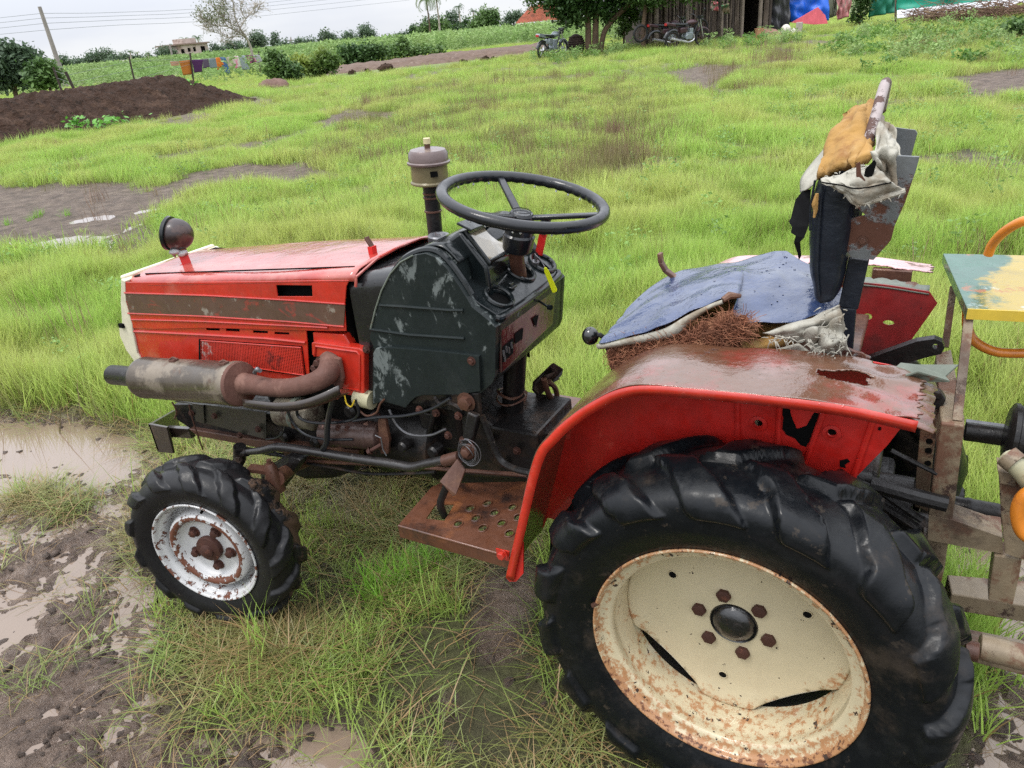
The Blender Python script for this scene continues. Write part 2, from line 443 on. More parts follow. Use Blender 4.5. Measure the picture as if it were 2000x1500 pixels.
M_blue = mat('wet_blue_vinyl', (0.026, 0.046, 0.115), 0.24, 0, [
    L_((0.10, 0.12, 0.17), 0.46, 0.66, scale=6, seed=3, amt=0.6, rough=0.3, detail=9), L_((0.010, 0.014, 0.022), 0.60, 0.68, scale=15, seed=73, amt=0.6, detail=9),
    L_((0.02, 0.03, 0.04), 0.64, 0.70, scale=10, seed=33, amt=0.8)], bump=[(9, 0.010), (60, 0.0006)], coat=0.6, drops=1.2)
M_navy = mat('black_vinyl_backrest', (0.010, 0.013, 0.020), 0.33, 0, [L_((0.05, 0.055, 0.065), 0.58, 0.75, scale=9, seed=3, amt=0.7)], bump=[(10, 0.006), (150, 0.0004)], spec=0.3)
M_white = mat('dirty_white_backing_cloth', (0.34, 0.325, 0.275), 0.85, 0, [
    L_((0.17, 0.13, 0.085), 0.48, 0.64, scale=9, seed=3, amt=0.8, detail=9), L_((0.05, 0.05, 0.04), 0.70, 0.74, scale=13, seed=6)], bump=[(14, 0.008), (200, 0.0006)])
M_foam = mat('old_yellow_foam', (0.32, 0.18, 0.052), 0.9, 0, [
    L_((0.19, 0.085, 0.025), 0.50, 0.66, scale=12, seed=3, amt=0.85, detail=9), L_((0.44, 0.31, 0.15), 0.55, 0.66, scale=7, seed=6, amt=0.45)], bump=[(16, 0.006), (60, 0.002)])
M_coir = mat('rust_brown_coir_fibre', (0.20, 0.075, 0.038), 0.8, 0, [L_((0.33, 0.15, 0.08), 0.5, 0.6, scale=40, seed=3)], var=0.3, vscale=40)
M_plate = mat('rusted_grey_steel_plate', (0.13, 0.14, 0.145), 0.45, 0.3, [
    L_((0.10, 0.038, 0.022), 0.485, 0.53, scale=6, seed=3, detail=8, rough=0.75, h=-0.5), L_((0.3, 0.3, 0.3), 0.62, 0.68, scale=16, seed=13)], bump=(40, 0.001), coat=0.3)
M_chip = mat('pipe_with_flaking_pale_paint', (0.33, 0.28, 0.27), 0.6, 0.1, [L_((0.07, 0.03, 0.02), 0.52, 0.57, scale=22, seed=3, h=-0.6)], bump=(30, 0.002))
M_impl = mat('rusted_cream_implement_paint', (0.22, 0.17, 0.11), 0.5, 0.1, [
    L_((0.13, 0.055, 0.03), 0.46, 0.56, scale=9, seed=3, detail=9, rough=0.7, amt=0.9),
    L_((0.05, 0.025, 0.018), 0.58, 0.66, scale=14, seed=13, rough=0.8, h=-0.5),
    L_((0.06, 0.04, 0.028), 0.50, 0.62, scale=4, seed=23, amt=0.75)], bump=(30, 0.002), coat=0.12)
M_table = mat('green_and_yellow_worn_paint', (0.03, 0.105, 0.07), 0.2, 0, [
    L_((0.33, 0.24, 0.03), 0.74, 0.84, attr='wear', gain=0.55, scale=5.5, seed=15, detail=7, rough=0.25),
    L_((0.30, 0.10, 0.04), 0.56, 0.62, scale=8, seed=3, rough=0.4, amt=0.8),
    L_((0.4, 0.45, 0.42), 0.60, 0.66, scale=11, seed=43, amt=0.7)], bump=(14, 0.003), coat=0.25, drops=0.6)
M_yell = mat('yellow_edge_paint', (0.60, 0.43, 0.05), 0.35, 0, [L_((0.06, 0.2, 0.14), 0.55, 0.62, scale=8, seed=3), L_(RUST, 0.66, 0.7, scale=20, seed=5, rough=0.7)], coat=0.4)
M_orange = mat('orange_hose_rubber', (0.62, 0.20, 0.02), 0.35, 0, [L_((0.4, 0.12, 0.02), 0.55, 0.7, scale=12, seed=3)], coat=0.4)
M_brass = mat('pale_dirty_hose', (0.36, 0.34, 0.22), 0.45, 0, [L_((0.1, 0.06, 0.03), 0.55, 0.65, scale=22, seed=3)])
M_olive = mat('olive_air_cleaner_paint', (0.135, 0.11, 0.055), 0.4, 0.2, [L_((0.07, 0.04, 0.025), 0.55, 0.68, scale=12, seed=3)], bump=(18, 0.002), coat=0.3)
M_brownlid = mat('brown_stained_lid', (0.10, 0.065, 0.06), 0.3, 0.2, [L_((0.2, 0.14, 0.12), 0.55, 0.68, scale=12, seed=3)], bump=(18, 0.002), coat=0.6)
M_glassy = mat('stained_gauge_glass', (0.34, 0.29, 0.20), 0.10, 0, [L_((0.16, 0.08, 0.035), 0.55, 0.64, scale=11, seed=8, rough=0.35), L_((0.45, 0.42, 0.36), 0.5, 0.6, scale=6, seed=18)], coat=1.0)
M_panel = mat('brown_wet_switch_panel', (0.035, 0.010, 0.010), 0.18, 0, [L_((0.12, 0.03, 0.025), 0.55, 0.7, scale=9, seed=3), L_((0.02, 0.03, 0.02), 0.5, 0.6, scale=5, seed=13)], bump=(14, 0.002), coat=0.6)
M_hy = mat('neon_yellow_tag', (0.78, 0.86, 0.02), 0.4, 0, [], var=0.03)
M_redlever = mat('red_lever_paint', (0.55, 0.02, 0.015), 0.4)
M_ywire = mat('yellow_wire', (0.7, 0.5, 0.03), 0.5)
M_creamcap = mat('cream_cap_plastic', (0.55, 0.48, 0.28), 0.5)
M_bumper = mat('dark_brown_bracket_paint', (0.035, 0.026, 0.022), 0.3, 0.1, [L_((0.09, 0.05, 0.03), 0.55, 0.7, scale=9, seed=3)], bump=(20, 0.001), coat=0.5)
M_olivepl = mat('dark_olive_splash_plate', (0.028, 0.027, 0.020), 0.4, 0.1, [L_((0.08, 0.045, 0.025), 0.58, 0.7, scale=6, seed=3)], bump=(10, 0.002), coat=0.3)

def setattr_(o, name, fn):
    me = o.data; at = me.attributes.new(name, 'FLOAT', 'POINT')
    for i, v in enumerate(me.vertices): at.data[i].value = fn(v.co)

# ------------------------------------------------------------------ tractor
T = empty('compact_tractor', (-0.7, 0, 0), label='small old red and black tractor with cream rear wheels and torn blue seat', cat='tractor')
W = 0.19
# bonnet
def zt(x):                      # height of the shoulder line along x
    return 1.004+(x+1.952)*(1.094-1.004)/0.95
def bonnet(i, j):
    x = -1.955+(0.953)*i
    w = W-0.012*max(0, 1-i*8)
    z = zt(x)
    # cross-section from near shoulder over the crown to the far shoulder
    t = j*2-1
    if abs(t) > 0.9:
        q = (abs(t)-0.9)/0.1; a = q*pi/2
        return (x, math.copysign(w-0.022+0.022*sin(a), t), z-0.022+0.022*cos(a)-0.002*0)
    return (x, (w-0.022)*t/0.9, z+0.010*(1-(t/0.9)**2)+0.0015*sin(9*x+3*t)+0.0015*sin(5*t+7*x))
top = surf(bonnet, 40, 41)
bon = obj('bonnet_top', top, M_redtop, T, smooth=60, solid=0.003)
# seam pressed along the near side of the top
obj('seam_strip', tube([U(283+k*41, 530.5-k*0.8, y=-0.152)*[1, 1, 0]+[0, 0, zt(U(283+k*41, 530.5-k*0.8, y=-0.152)[0])+0.0055] for k in range(11)], 0.0022, 6), M_dark, bon)
near = -W-0.001
outer = [(240, 551), (247, 600), (258, 641), (300, 643), (400, 641), (500, 643), (600, 646), (640, 647), (676, 647), (673, 600), (676, 560), (682, 547), (600, 548), (480, 550), (360, 551)]
side = ypoly(outer, near, 0.004, [[(539, 557), (609, 558), (610, 579), (542, 579)]])
obj('side_panel', side, M_red, T, smooth=0, bevel=0.0015, label='upper red bonnet side panel with a rectangular hole')
obj('hole_backing', ypoly([(528, 548), (620, 548), (620, 588), (530, 588)], near+0.03, 0.002), M_dark, T, smooth=0)
far = [(v[0], -v[1], v[2]) for v in merge(ypoly(outer, near, 0.004))[0]]
obj('side_panel', (far, ypoly(outer, near, 0.004)[1]), M_red, T, smooth=0)
st = obj('stripe_band', ypoly([(244, 573), (350, 576), (500, 583), (674, 595), (671, 637), (500, 624), (350, 615), (253, 611)], near-0.0022, 0.002), M_stripe, T, smooth=0)
setattr_(st, 'wear', lambda c: 1.0 if -1.5 < c.x < -1.1 else 0.2)
# crease lines pressed into the panels
for q in ([(250, 612), (400, 618), (560, 628), (672, 638)], [(256, 624), (400, 628), (560, 636), (640, 640)], [(243, 572), (400, 577), (560, 586), (674, 594)]):
    obj('pressed_crease', tube([U(a, b, y=near-0.002) for a, b in q], 0.0028, 6), M_red, T)
# lower panel with slots and mesh
slots = [[(402, 640), (429, 641), (429, 646), (403, 645)], [(441, 641.5), (468, 642.5), (468, 648), (441, 646.5)],
         [(494, 645), (523, 646.5), (523, 651.5), (494, 650)], [(536, 648), (565, 649.5), (565, 654), (536, 653)]]
lower = [(258, 633), (400, 633), (590, 641), (598, 647), (600, 668), (604, 730), (560, 760), (280, 770), (268, 705)]
lo = obj('side_panel', ypoly(lower, near+0.0045, 0.003, slots), M_red, T, smooth=0, label='lower red side panel with slots and mesh')
obj('slot_backing', ypoly([(395, 636), (575, 640), (575, 660), (395, 652)], near+0.016, 0.002), M_dark, T, smooth=0)
obj('pressed_crease', tube([U(a, b, y=near+0.003) for a, b in [(262, 647), (400, 654), (520, 661), (597, 669)]], 0.0042, 6), M_red, T)
# perforated mesh: real sheet of small staggered holes, as one part
A0, A1, A2, A3 = [U(a, b, y=near+0.001) for a, b in [(393, 665), (588, 679), (595, 733), (393, 703)]]
NU, NV = 62, 18
V = []; F = []
for i in range(NU):
    for j in range(NV):
        def q(a, b):
            a /= NU; b /= NV
            return (A0*(1-a)+A1*a)*(1-b)+(A3*(1-a)+A2*a)*b
        o = 0.25 if j % 2 else -0.25
        c = q(i+0.5+o*0.0, j+0.5); n0 = len(V)
        e = [q(i, j), q(i+1, j), q(i+1, j+1), q(i, j+1)]
        for p in e: V.append(p)
        for p in e: V.append(c+(p-c)*0.57)
        for k in range(4): F.append((n0+k, n0+(k+1) % 4, n0+4+(k+1) % 4, n0+4+k))
M_mesh = mat('red_mesh_sheet', (0.50, 0.035, 0.02), 0.4, 0, [L_((0.45, 0.36, 0.32), 0.55, 0.62, scale=8, seed=31, amt=0.9), L_((0.15, 0.02, 0.015), 0.6, 0.7, scale=6, seed=3)])
obj('mesh_panel', (V, F), M_mesh, T, smooth=0, kind='stuff', label='small-hole red mesh panel')
obj('mesh_backing', ypoly([(388, 662), (590, 676), (598, 736), (388, 706)], near+0.0036, 0.0006), M_dark, T, smooth=0)
obj('mesh_border', tube([A0, A1, A2, A3, A0], 0.0022, 6), M_red, T)
# core so nothing shows through
obj('radiator_core', box((-1.50, 0, 0.86), (0.86, 0.33, 0.30)), M_dark, T, smooth=0)
# cream nose
nose = [(236, 545), (244, 549), (246, 590), (258, 634), (259, 646), (268, 690), (280, 712), (274, 712), (262, 706), (246, 684), (233, 655), (232, 636), (238, 633), (235, 590)]
P = [(U(a, b, y=-W-0.003)[0], U(a, b, y=-W-0.003)[2]) for a, b in nose]
obj('nose_frame', plate(P, [], lambda x, z: (x, -W-0.003, z), (0, 2*W+0.006, 0)), M_cream, T, smooth=0, bevel=0.003)
obj('nose_top_trim', beam((-1.964, -W+0.004, 1.002), (-1.964, W-0.004, 1.002), 0.018, 0.024), M_cream, T, bevel=0.006)
obj('hinge_clip', box(U(238, 636, y=-W-0.006), (0.02, 0.01, 0.014)), M_dark, T)
# bonnet rear edge and bonnet handle
obj('edge_trim', tube([(-1.002, -W-0.001, 1.058), (-0.999, -W+0.003, 1.083), (-0.998, -0.1, 1.103), (-0.998, 0, 1.107), (-0.998, 0.1, 1.103), (-0.998, W-0.006, 1.088)], 0.004, 6), M_redtop, T)
h0 = U(728, 492, z=1.104); hd = obj('bonnet_catch', beam(h0+[0, 0, -0.004], h0+[0.0, 0, 0.016], 0.02, 0.014), M_redlever, T)
obj('catch_tab', beam(h0+[0.002, 0, 0.012], h0+[-0.014, 0, 0.040], 0.016, 0.006), M_rusty, hd, bevel=0.001)

# small red blocks beside the manifold
def pbox(name, pix, y, depth, m, parent=T, bev=0.004, **k):
    return obj(name, ypoly(pix, y, depth), m, parent, smooth=0, bevel=bev, **k)
pbox('small_cover', [(610, 649), (672, 654), (684, 676), (612, 670)], -W+0.003, 0.03, M_red)
sh = pbox('heat_guard', [(608, 670), (614, 668), (700, 680), (711, 686), (711, 768), (704, 776), (664, 768), (660, 762), (662, 720), (650, 700), (615, 697), (609, 694)], -W-0.012, 0.03, M_red, bev=0.006)
obj('guard_lip', tube([U(a, b, y=-W-0.013) for a, b in [(615, 695), (617, 676), (698, 687), (702, 692), (702, 762), (668, 757)]], 0.0035, 6), M_red, sh)
pbox('dark_gap', [(600, 640), (690, 640), (700, 790), (606, 770)], -W+0.03, 0.32, M_dark, bev=0)

# ---------------- muffler and exhaust
mx0 = np.array(U(280, 737, y=-0.292)); mx1 = np.array(U(470, 750, y=-0.285)); ax = mx1-mx0; Lm = np.linalg.norm(ax)
R = 0.066
mf = sub('muffler', mx0, T)
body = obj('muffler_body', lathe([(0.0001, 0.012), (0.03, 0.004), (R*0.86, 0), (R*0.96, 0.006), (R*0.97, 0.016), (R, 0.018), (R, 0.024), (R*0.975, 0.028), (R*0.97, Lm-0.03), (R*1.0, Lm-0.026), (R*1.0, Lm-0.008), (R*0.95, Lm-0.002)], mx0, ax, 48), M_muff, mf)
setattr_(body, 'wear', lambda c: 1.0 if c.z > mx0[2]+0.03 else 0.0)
obj('end_cap', lathe([(R*0.99, Lm-0.006), (R*0.985, Lm), (R*0.94, Lm+0.004), (R*0.5, Lm+0.012), (0.0001, Lm+0.012)], mx0, ax, 40), M_manif, mf)
a0 = mx0+ax/Lm*0.004; a1 = U(221, 732, y=-0.292)
tail = obj('tail_pipe', tube([a0+(a1-a0)*0.0, a0+(a1-a0)*0.18, a0+(a1-a0)*0.35, a1], [0.046, 0.042, 0.031, 0.031], 28, cap=False), M_greasy, mf, solid=0.003)
obj('pipe_cut_edge', lathe([(0.031, 0), (0.032, 0.003), (0.028, 0.003)], a1, a0-a1, 28), M_steel, mf)
for a, b in ((338, 700), (436, 706)):
    q = U(a, b, y=-0.292); q[2] = mx0[2]+R*0.97+(q[0]-mx0[0])/ax[0]*ax[2]
    obj('weld_tab', merge(beam(q+[-.012, 0, 0], q+[.012, 0, 0.004], 0.018, 0.008), tube([q+[-0.012, -0.004, 0.006], q+[0, 0, 0.012], q+[0.014, 0.004, 0.006]], 0.003, 6)), M_manif, mf)
e = [mx1+ax/Lm*0.0, U(492, 751, y=-0.285), U(530, 757, y=-0.285), U(570, 757, y=-0.283), U(610, 748, y=-0.272), U(636, 733, y=-0.25), U(646, 715, y=-0.22), U(644, 706, y=-0.20)]
mani = obj('exhaust_manifold', tube(e, [0.034, 0.029, 0.026, 0.026, 0.027, 0.029, 0.032, 0.032], 24, sm=4), M_manif, T)
fl = obj('manifold_flange', ypoly([(622, 700), (640, 696), (662, 702), (669, 740), (664, 762), (650, 752), (622, 735), (616, 715)], -0.222, 0.014), M_manif, T, smooth=0, bevel=0.004)
for a, b in ((625, 706), (650, 712), (619, 716)):
    obj('nut', bolt(U(a, b, y=-0.224), (0.1, -1, 0.1), 0.0095, 0.018), M_bolt, fl)
obj('flange_clamp', merge(tube([U(497, 728, y=-0.30), U(501, 722, y=-0.30), U(508, 724, y=-0.31)], 0.006, 8), sphere(U(503, 722, y=-0.305), 0.008, 8)), M_steel, mf)
# heat shield strap with mesh under the manifold
s0 = [U(474, 770, y=-0.315), U(505, 774, y=-0.318), U(545, 777, y=-0.318), U(590, 772, y=-0.31), U(630, 758, y=-0.29), U(664, 742, y=-0.26)]
sp = spline(s0, 5); V = []; F = []
sp = [p+np.array([0, -0.006, -0.012]) for p in sp]
for p in sp: V += [p, p+np.array([0.0, -0.002, -0.026])]
for i in range(len(sp)-1): F.append((2*i, 2*i+1, 2*i+3, 2*i+2))
hs = obj('heat_shield', (V, F), M_bumper, T, smooth=20, solid=0.0015)
gm = []
for i in range(2, len(sp)-1):
    a = sp[i]+np.array([0, -0.002, -0.026]); b = sp[i+1]+np.array([0, -0.002, -0.026])
    for k in range(3):
        d0 = np.array([0, 0.018, -0.006]); t = k/3
        p = a*(1-t)+b*t; q = a*(1-t-1/3)+b*(t+1/3)
        gm.append(tube([p, q+d0*1.0], 0.0011, 4)); gm.append(tube([q, p+d0*1.0], 0.0011, 4))
        gm.append(tube([p+d0, q+d0*2.0], 0.0011, 4)); gm.append(tube([q+d0, p+d0*2.0], 0.0011, 4))
obj('shield_mesh', merge(*gm), M_rusty, hs, smooth=0, kind='stuff')

# ---------------- fuel tank and cowl
def loft_arch(x0, x1, w, zb, zf, n=20, r=0.04, nx=6, slope=0.0):
    def fn(i, j):
        x = x0+(x1-x0)*i; zt_ = zf+slope*(x-x0)
        # section: near bottom, up, rounded, across, down
        L1 = zt_-r-zb; L2 = r*pi/2; L3 = 2*(w-r); tot = 2*L1+2*L2+L3; s = j*tot
        if s < L1: return (x, -w, zb+s)
        s -= L1
        if s < L2: a = s/r; return (x, -w+r-r*cos(a), zt_-r+r*sin(a))
        s -= L2
        if s < L3: return (x, -w+r+s, zt_)
        s -= L3
        if s < L2: a = s/r; return (x, w-r+r*sin(a), zt_-r+r*cos(a))
        s -= L2; return (x, w, zt_-r-s)
    return surf(fn, nx, 60)
tank = obj('fuel_tank', loft_arch(-1.035, -0.72, 0.181, 0.74, 1.080, slope=0.16, nx=12), M_tank, T, smooth=50)
fc = U(858, 468, z=1.118)
cap = obj('fuel_cap', lathe([(0.026, -0.02), (0.030, -0.002), (0.031, 0.010), (0.028, 0.014), (0.018, 0.015), (0.016, 0.011), (0.0001, 0.011)], fc, (0.08, 0, 1), 28), M_steel, T)
yc = -0.195
prof = [(722, 660), (725, 642), (733, 605), (745, 568), (762, 535), (782, 512), (806, 499), (830, 495), (850, 502), (872, 524), (895, 556), (912, 583), (922, 600), (958, 629), (968, 640), (967, 734), (962, 748), (940, 768), (900, 771), (855, 772), (828, 772), (813, 776), (803, 785), (792, 797), (780, 793), (750, 785), (728, 790), (728, 700), (731, 682)]
PC = [(U(a, b, y=yc)[0], U(a, b, y=yc)[2]) for a, b in prof]
DK0, DKS = 1.013, -0.62
dkz = lambda x: DK0+DKS*(x+0.609)
def UD(px, py, h=0.0):
    d = ray(px, py); n = np.array([-DKS, 0, 1.0]); c = DK0+h+DKS*0.609
    t = (c-n@CAM)/(n@d); return CAM+t*d
Uy = lambda a, b: (U(a, b, y=yc)[0], U(a, b, y=yc)[2])
k872 = prof.index((872, 524)); k968 = prof.index((968, 640))
main = PC[:k872+1]+[(-0.712, 1.11), (-0.705, dkz(-0.705)-0.014), (-0.613, dkz(-0.613)-0.014)]+PC[k968:]
main = [(a, b) for a, b in main]
cw = obj('dashboard_cowl', plate(main, [], lambda x, z: (x, yc+0.012, z), (0, -2*yc-0.024, 0)), M_blackchalk, T, smooth=30, bevel=0.006)
wing = obj('cowl_side', plate(PC, [], lambda x, z: (x, yc, z), (0, 0.026, 0)), M_blackchalk, cw, smooth=30, bevel=0.010)
wing2 = obj('cowl_side', plate(PC, [], lambda x, z: (x, -yc-0.026, z), (0, 0.026, 0)), M_blackchalk, cw, smooth=30, bevel=0.010)
setattr_(wing, 'wear', lambda c: 0.85 if c.z > 0.90 and c.x > -0.93 else 0.4)
# arch cover skin (glossy top) as its own piece, slightly proud
ar = [(733, 607), (745, 568), (762, 535), (782, 512), (806, 499), (830, 495), (850, 502), (872, 524), (895, 556), (912, 583)]
AR = [(U(a, b, y=yc)[0], U(a, b, y=yc)[2]) for a, b in ar]
ARs = spline([np.array([a, 0, b]) for a, b in AR], 5)
ARf = ARs; ARs = [p for p in ARs if p[0] < -0.708]
def arch(i, j):
    k = i*(len(ARs)-1); a = ARs[int(k)] if int(k) == k else ARs[int(k)]
    y = -0.150+0.34*j
    return (a[0], y, a[2]+0.006+0.018*math.exp(-((j-0.0)/0.12)**2)*0)
obj('cowl_top_skin', surf(arch, len(ARs), 12), M_black, T, smooth=60, solid=0.004)
rim = [tuple(p+np.array([0, -0.172, 0.002])) for p in ARf]
obj('arch_ridge', tube(rim, 0.009, 8), M_black, T)
obj('seam_line', tube([U(a, b, y=yc-0.002) for a, b in [(724, 642), (733, 605), (745, 568), (762, 535), (782, 512), (806, 499)]], 0.0022, 6), M_greylip, cw)
ck = []
for q in ([(723, 643), (800, 654), (907, 661)], [(742, 596), (790, 599), (880, 606), (905, 606)]):
    obj('pressed_crease', tube([U(a, b, y=yc-0.001) for a, b in q], 0.004, 8), M_blackchalk, cw)
pn = obj('lower_side_cover', ypoly([(729, 690), (734, 681), (760, 679), (830, 684), (897, 691), (935, 696), (938, 764), (900, 770), (856, 771), (828, 771), (812, 775), (802, 784), (792, 796), (780, 792), (750, 784), (729, 788)], yc-0.010, 0.010), M_blackchalk, cw, smooth=0, bevel=0.006)
obj('screw', bolt(U(921, 705, y=yc-0.010), (0, -1, 0), 0.008, 0.006), M_bolt, cw)
obj('screw', bolt(U(716, 682, y=-W-0.004), (0, -1, 0), 0.008, 0.008), M_bolt, cw)
setattr_(cw, 'wear', lambda c: 0.5)
setattr_(pn, 'wear', lambda c: 1.0 if c.x < -0.93 else 0.1)
# deck with round openings
zd = 1.03
def hole(px, py, rx, ry, n=20):
    c = UD(px, py); return [(c[0]+rx*cos(2*pi*k/n), c[1]+ry*sin(2*pi*k/n)) for k in range(n)]
H3 = [hole(975, 581, 0.026, 0.034), hole(1060, 515, 0.026, 0.034), hole(1014, 528, 0.034, 0.034)]
dk = [(-0.610, -0.166), (-0.606, -0.13), (-0.604, 0.0), (-0.606, 0.13), (-0.610, 0.168), (-0.64, 0.178), (-0.712, 0.176), (-0.718, 0.10), (-0.716, 0), (-0.718, -0.1), (-0.708, -0.166), (-0.65, -0.172)]
deck = obj('instrument_deck', plate(dk, H3, lambda x, y: (x, y, dkz(x)-0.010), (0, 0, 0.010)), M_black, T, smooth=30, bevel=0.003)
for hh in H3:
    c = np.mean(hh, axis=0); rx = max(p[0] for p in hh)-c[0]; ry = max(p[1] for p in hh)-c[1]
    obj('opening_rim', tube([(c[0]+(rx+.004)*cos(a), c[1]+(ry+.004)*sin(a), dkz(c[0]+(rx+.004)*cos(a))+0.003) for a in np.linspace(0, 2*pi, 25)], 0.006, 8), M_black, deck)
    obj('opening_well', plate([(c[0]+(p[0]-c[0])*1.1, c[1]+(p[1]-c[1])*1.1) for p in hh], [], lambda x, y: (x, y, dkz(x)-0.0115), (0, 0, 0.001)), M_dark, deck, smooth=0)
q = UD(998, 562); obj('rocker_switch', merge(box(q+[0, 0, 0.003], (0.022, 0.028, 0.006)), box(q+[0, 0, 0.009], (0.010, 0.015, 0.010))), M_black, deck, bevel=0.002)
q = UD(965, 553); obj('deck_symbol', merge(box(q+[0, 0, 0.002], (0.010, 0.003, 0.0016)), box(q+[-0.004, 0.008, 0.004], (0.008, 0.003, 0.0016)), box(q+[-0.008, -0.004, 0.006], (0.003, 0.010, 0.0016))), M_greylip, deck, smooth=0)
# instrument binnacle with stained glass
bA, bB, bC, bD = U(898, 450, y=-0.105), U(952, 522, y=-0.105), U(952, 430, y=0.105), U(1012, 488, y=0.105)
bz = lambda p: np.array([p[0]+0.004, p[1], 0.98])
V = [bA, bB, bD, bC, np.array([bA[0]-0.05, bA[1], bA[2]-0.03]), np.array([bC[0]-0.05, bC[1], bC[2]-0.03]), bz(bB), bz(bD), np.array([bA[0]-0.05, bA[1], zd]), np.array([bC[0]-0.05, bC[1], zd])]
bn = obj('instrument_binnacle', (V, [(0, 1, 2, 3), (4, 0, 3, 5), (1, 6, 7, 2), (4, 8, 6, 1, 0), (5, 3, 2, 7, 9), (8, 4, 5, 9), (8, 9, 7, 6)]), M_black, T, smooth=30, bevel=0.010)
def bq(s, t, h=0.0):
    nrm = np.cross(bB-bA, bC-bA); nrm /= np.linalg.norm(nrm)
    if nrm[2] < 0: nrm = -nrm
    return (bA*(1-s)+bB*s)*(1-t)+(bC*(1-s)+bD*s)*t+nrm*h
cn = [bq(.14, .12, .002), bq(.88, .12, .002), bq(.88, .88, .002), bq(.14, .88, .002)]
obj('gauge_glass', (cn, [(0, 1, 2, 3)]), M_glassy, bn, smooth=0, solid=0.001)
obj('glass_frame', tube([bq(.10, .08, .003), bq(.92, .08, .003), bq(.92, .92, .003), bq(.10, .92, .003), bq(.10, .08, .003)], 0.006, 8), M_black, bn)
obj('sun_hood', beam(bq(.0, .02, .012), bq(.0, .98, .012), 0.04, 0.006, up=(0.5, 0, 1)), M_black, bn, bevel=0.002)
# brown switch panel at the rear of the cowl
xr = -0.612
rp = [U(a, b, x=xr) for a, b in [(972, 640), (1082, 547), (1074, 632), (974, 728)]]
sw = obj('rear_switch_panel', (rp+[p+np.array([0.010, 0, 0]) for p in rp], [(0, 1, 2, 3), (4, 7, 6, 5), (0, 4, 5, 1), (1, 5, 6, 2), (2, 6, 7, 3), (3, 7, 4, 0)]), M_panel, T, smooth=0, bevel=0.004)
for pp in ([(982, 678), (1003, 660), (1002, 690), (982, 708)], [(1006, 652), (1022, 640), (1020, 662), (1006, 672)]):
    r4 = [U(a, b, x=xr+0.012) for a, b in pp]; obj('switch_opening', (r4, [(0, 1, 2, 3)]), M_dark, sw, smooth=0, solid=0.001)
for a, b in ((984, 690), (989, 682), (994, 684), (999, 674), (986, 700)):
    q = U(a, b, x=xr+0.014); obj('terminal_pin', beam(q+[0, 0, -0.008], q+[0, 0, 0.008], 0.004, 0.004), M_steel, sw)
r3 = [U(a, b, x=xr+0.013) for a, b in ((1040, 622), (1052, 614), (1047, 640))]
obj('triangle_mark', (r3, [(0, 1, 2)]), M_dark, sw, smooth=0, solid=0.001)
q = U(1052, 588, x=xr+0.012); q2 = U(1072, 600, x=xr+0.05)
obj('signal_lever', merge(tube([q, q2], 0.003, 8), tube([q2, q2+(q2-q)*0.2+np.array([0, 0, 0.002])], 0.007, 10)), M_black, sw)
# hood trim around the deck rim
obj('cowl_lip', tube([(-0.612, -0.176, dkz(-0.612)-0.006), (-0.602, -0.15, dkz(-0.602)-0.006), (-0.599, 0, dkz(-0.599)-0.006), (-0.602, 0.15, dkz(-0.602)-0.006), (-0.612, 0.178, dkz(-0.612)-0.006)], 0.009, 10, sm=4), M_black, T)

# ---------------- steering
SCn = np.array([-0.6056, 0.0, 1.2432]); ST, SR = -0.2166, -0.017
E1 = np.array([cos(ST), 0, sin(ST)]); E2 = np.array([0, cos(SR), sin(SR)]); EN = np.cross(E1, E2); EN /= np.linalg.norm(EN)
SRd = 0.1936
sw_ = sub('steering_wheel', SCn, T)
V = []; F = []; NA, NB = 168, 14
for i in range(NA):
    a = 2*pi*i/NA; d = E1*cos(a)+E2*sin(a)
    for k in range(NB):
        b = 2*pi*k/NB; rr = 0.0145
        lo_ = (1+cos(b+pi*0.62))/2 if True else 0
        wav = 0.0016*(sin(a*42))*max(0, -sin(b)*0.6-cos(b)*0.6)
        V.append(SCn+d*(SRd+(rr+wav)*cos(b))+EN*((rr*0.95+wav)*sin(b)))
for i in range(NA):
    for k in range(NB):
        F.append((i*NB+k, ((i+1) % NA)*NB+k, ((i+1) % NA)*NB+(k+1) % NB, i*NB+(k+1) % NB))
obj('wheel_rim', (V, F), M_plastic, sw_, smooth=80)
hubc = SCn-EN*0.052
sa = math.atan2(0.19, -0.10)
for k in range(3):
    a = radians(136)+k*2*pi/3
    d = E1*cos(a)+E2*sin(a)
    obj('spoke', beam(hubc+d*0.02+EN*0.012, SCn+d*(SRd-0.004)-EN*0.002, 0.020, 0.010, up=EN), M_plastic, sw_, bevel=0.003)
obj('wheel_hub', lathe([(0.026, -0.045), (0.036, -0.04), (0.036, -0.012), (0.031, -0.008), (0.031, 0.016), (0.027, 0.022), (0.0001, 0.023)], hubc, EN, 30), M_plastic, sw_, smooth=30)
obj('hub_ring', lathe([(0.021, 0.025), (0.0215, 0.027), (0.023, 0.025)], hubc, EN, 24), M_plastic, sw_)
drp = []
for a in np.linspace(0.2, 6.2, 26):
    a += rng.uniform(-.08, .08)
    drp.append(sphere(SCn+(E1*cos(a)+E2*sin(a))*(SRd-0.004)+EN*-0.0165, 0.0024, 6, (1, 1, 1.4)))
M_water = mat('water_drop', (0.8, 0.85, 0.9), 0.02, 0, coat=1.0)
obj('water_drops', merge(*drp), M_water, sw_, kind='stuff')
cb = UD(1014, 528)
obj('steering_column', tube([hubc-EN*0.03, hubc-EN*0.09, (cb[0], cb[1], dkz(cb[0])-0.02)], [0.022, 0.019, 0.0195], 18), M_rusty, T)
obj('column_collar', lathe([(0.034, -0.075), (0.037, -0.07), (0.040, -0.035), (0.036, -0.03)], hubc, EN, 26, cap=True), M_plastic, T)
q0 = UD(1052, 498, 0.004); q1 = U(1062, 452, y=q0[1]+0.005)
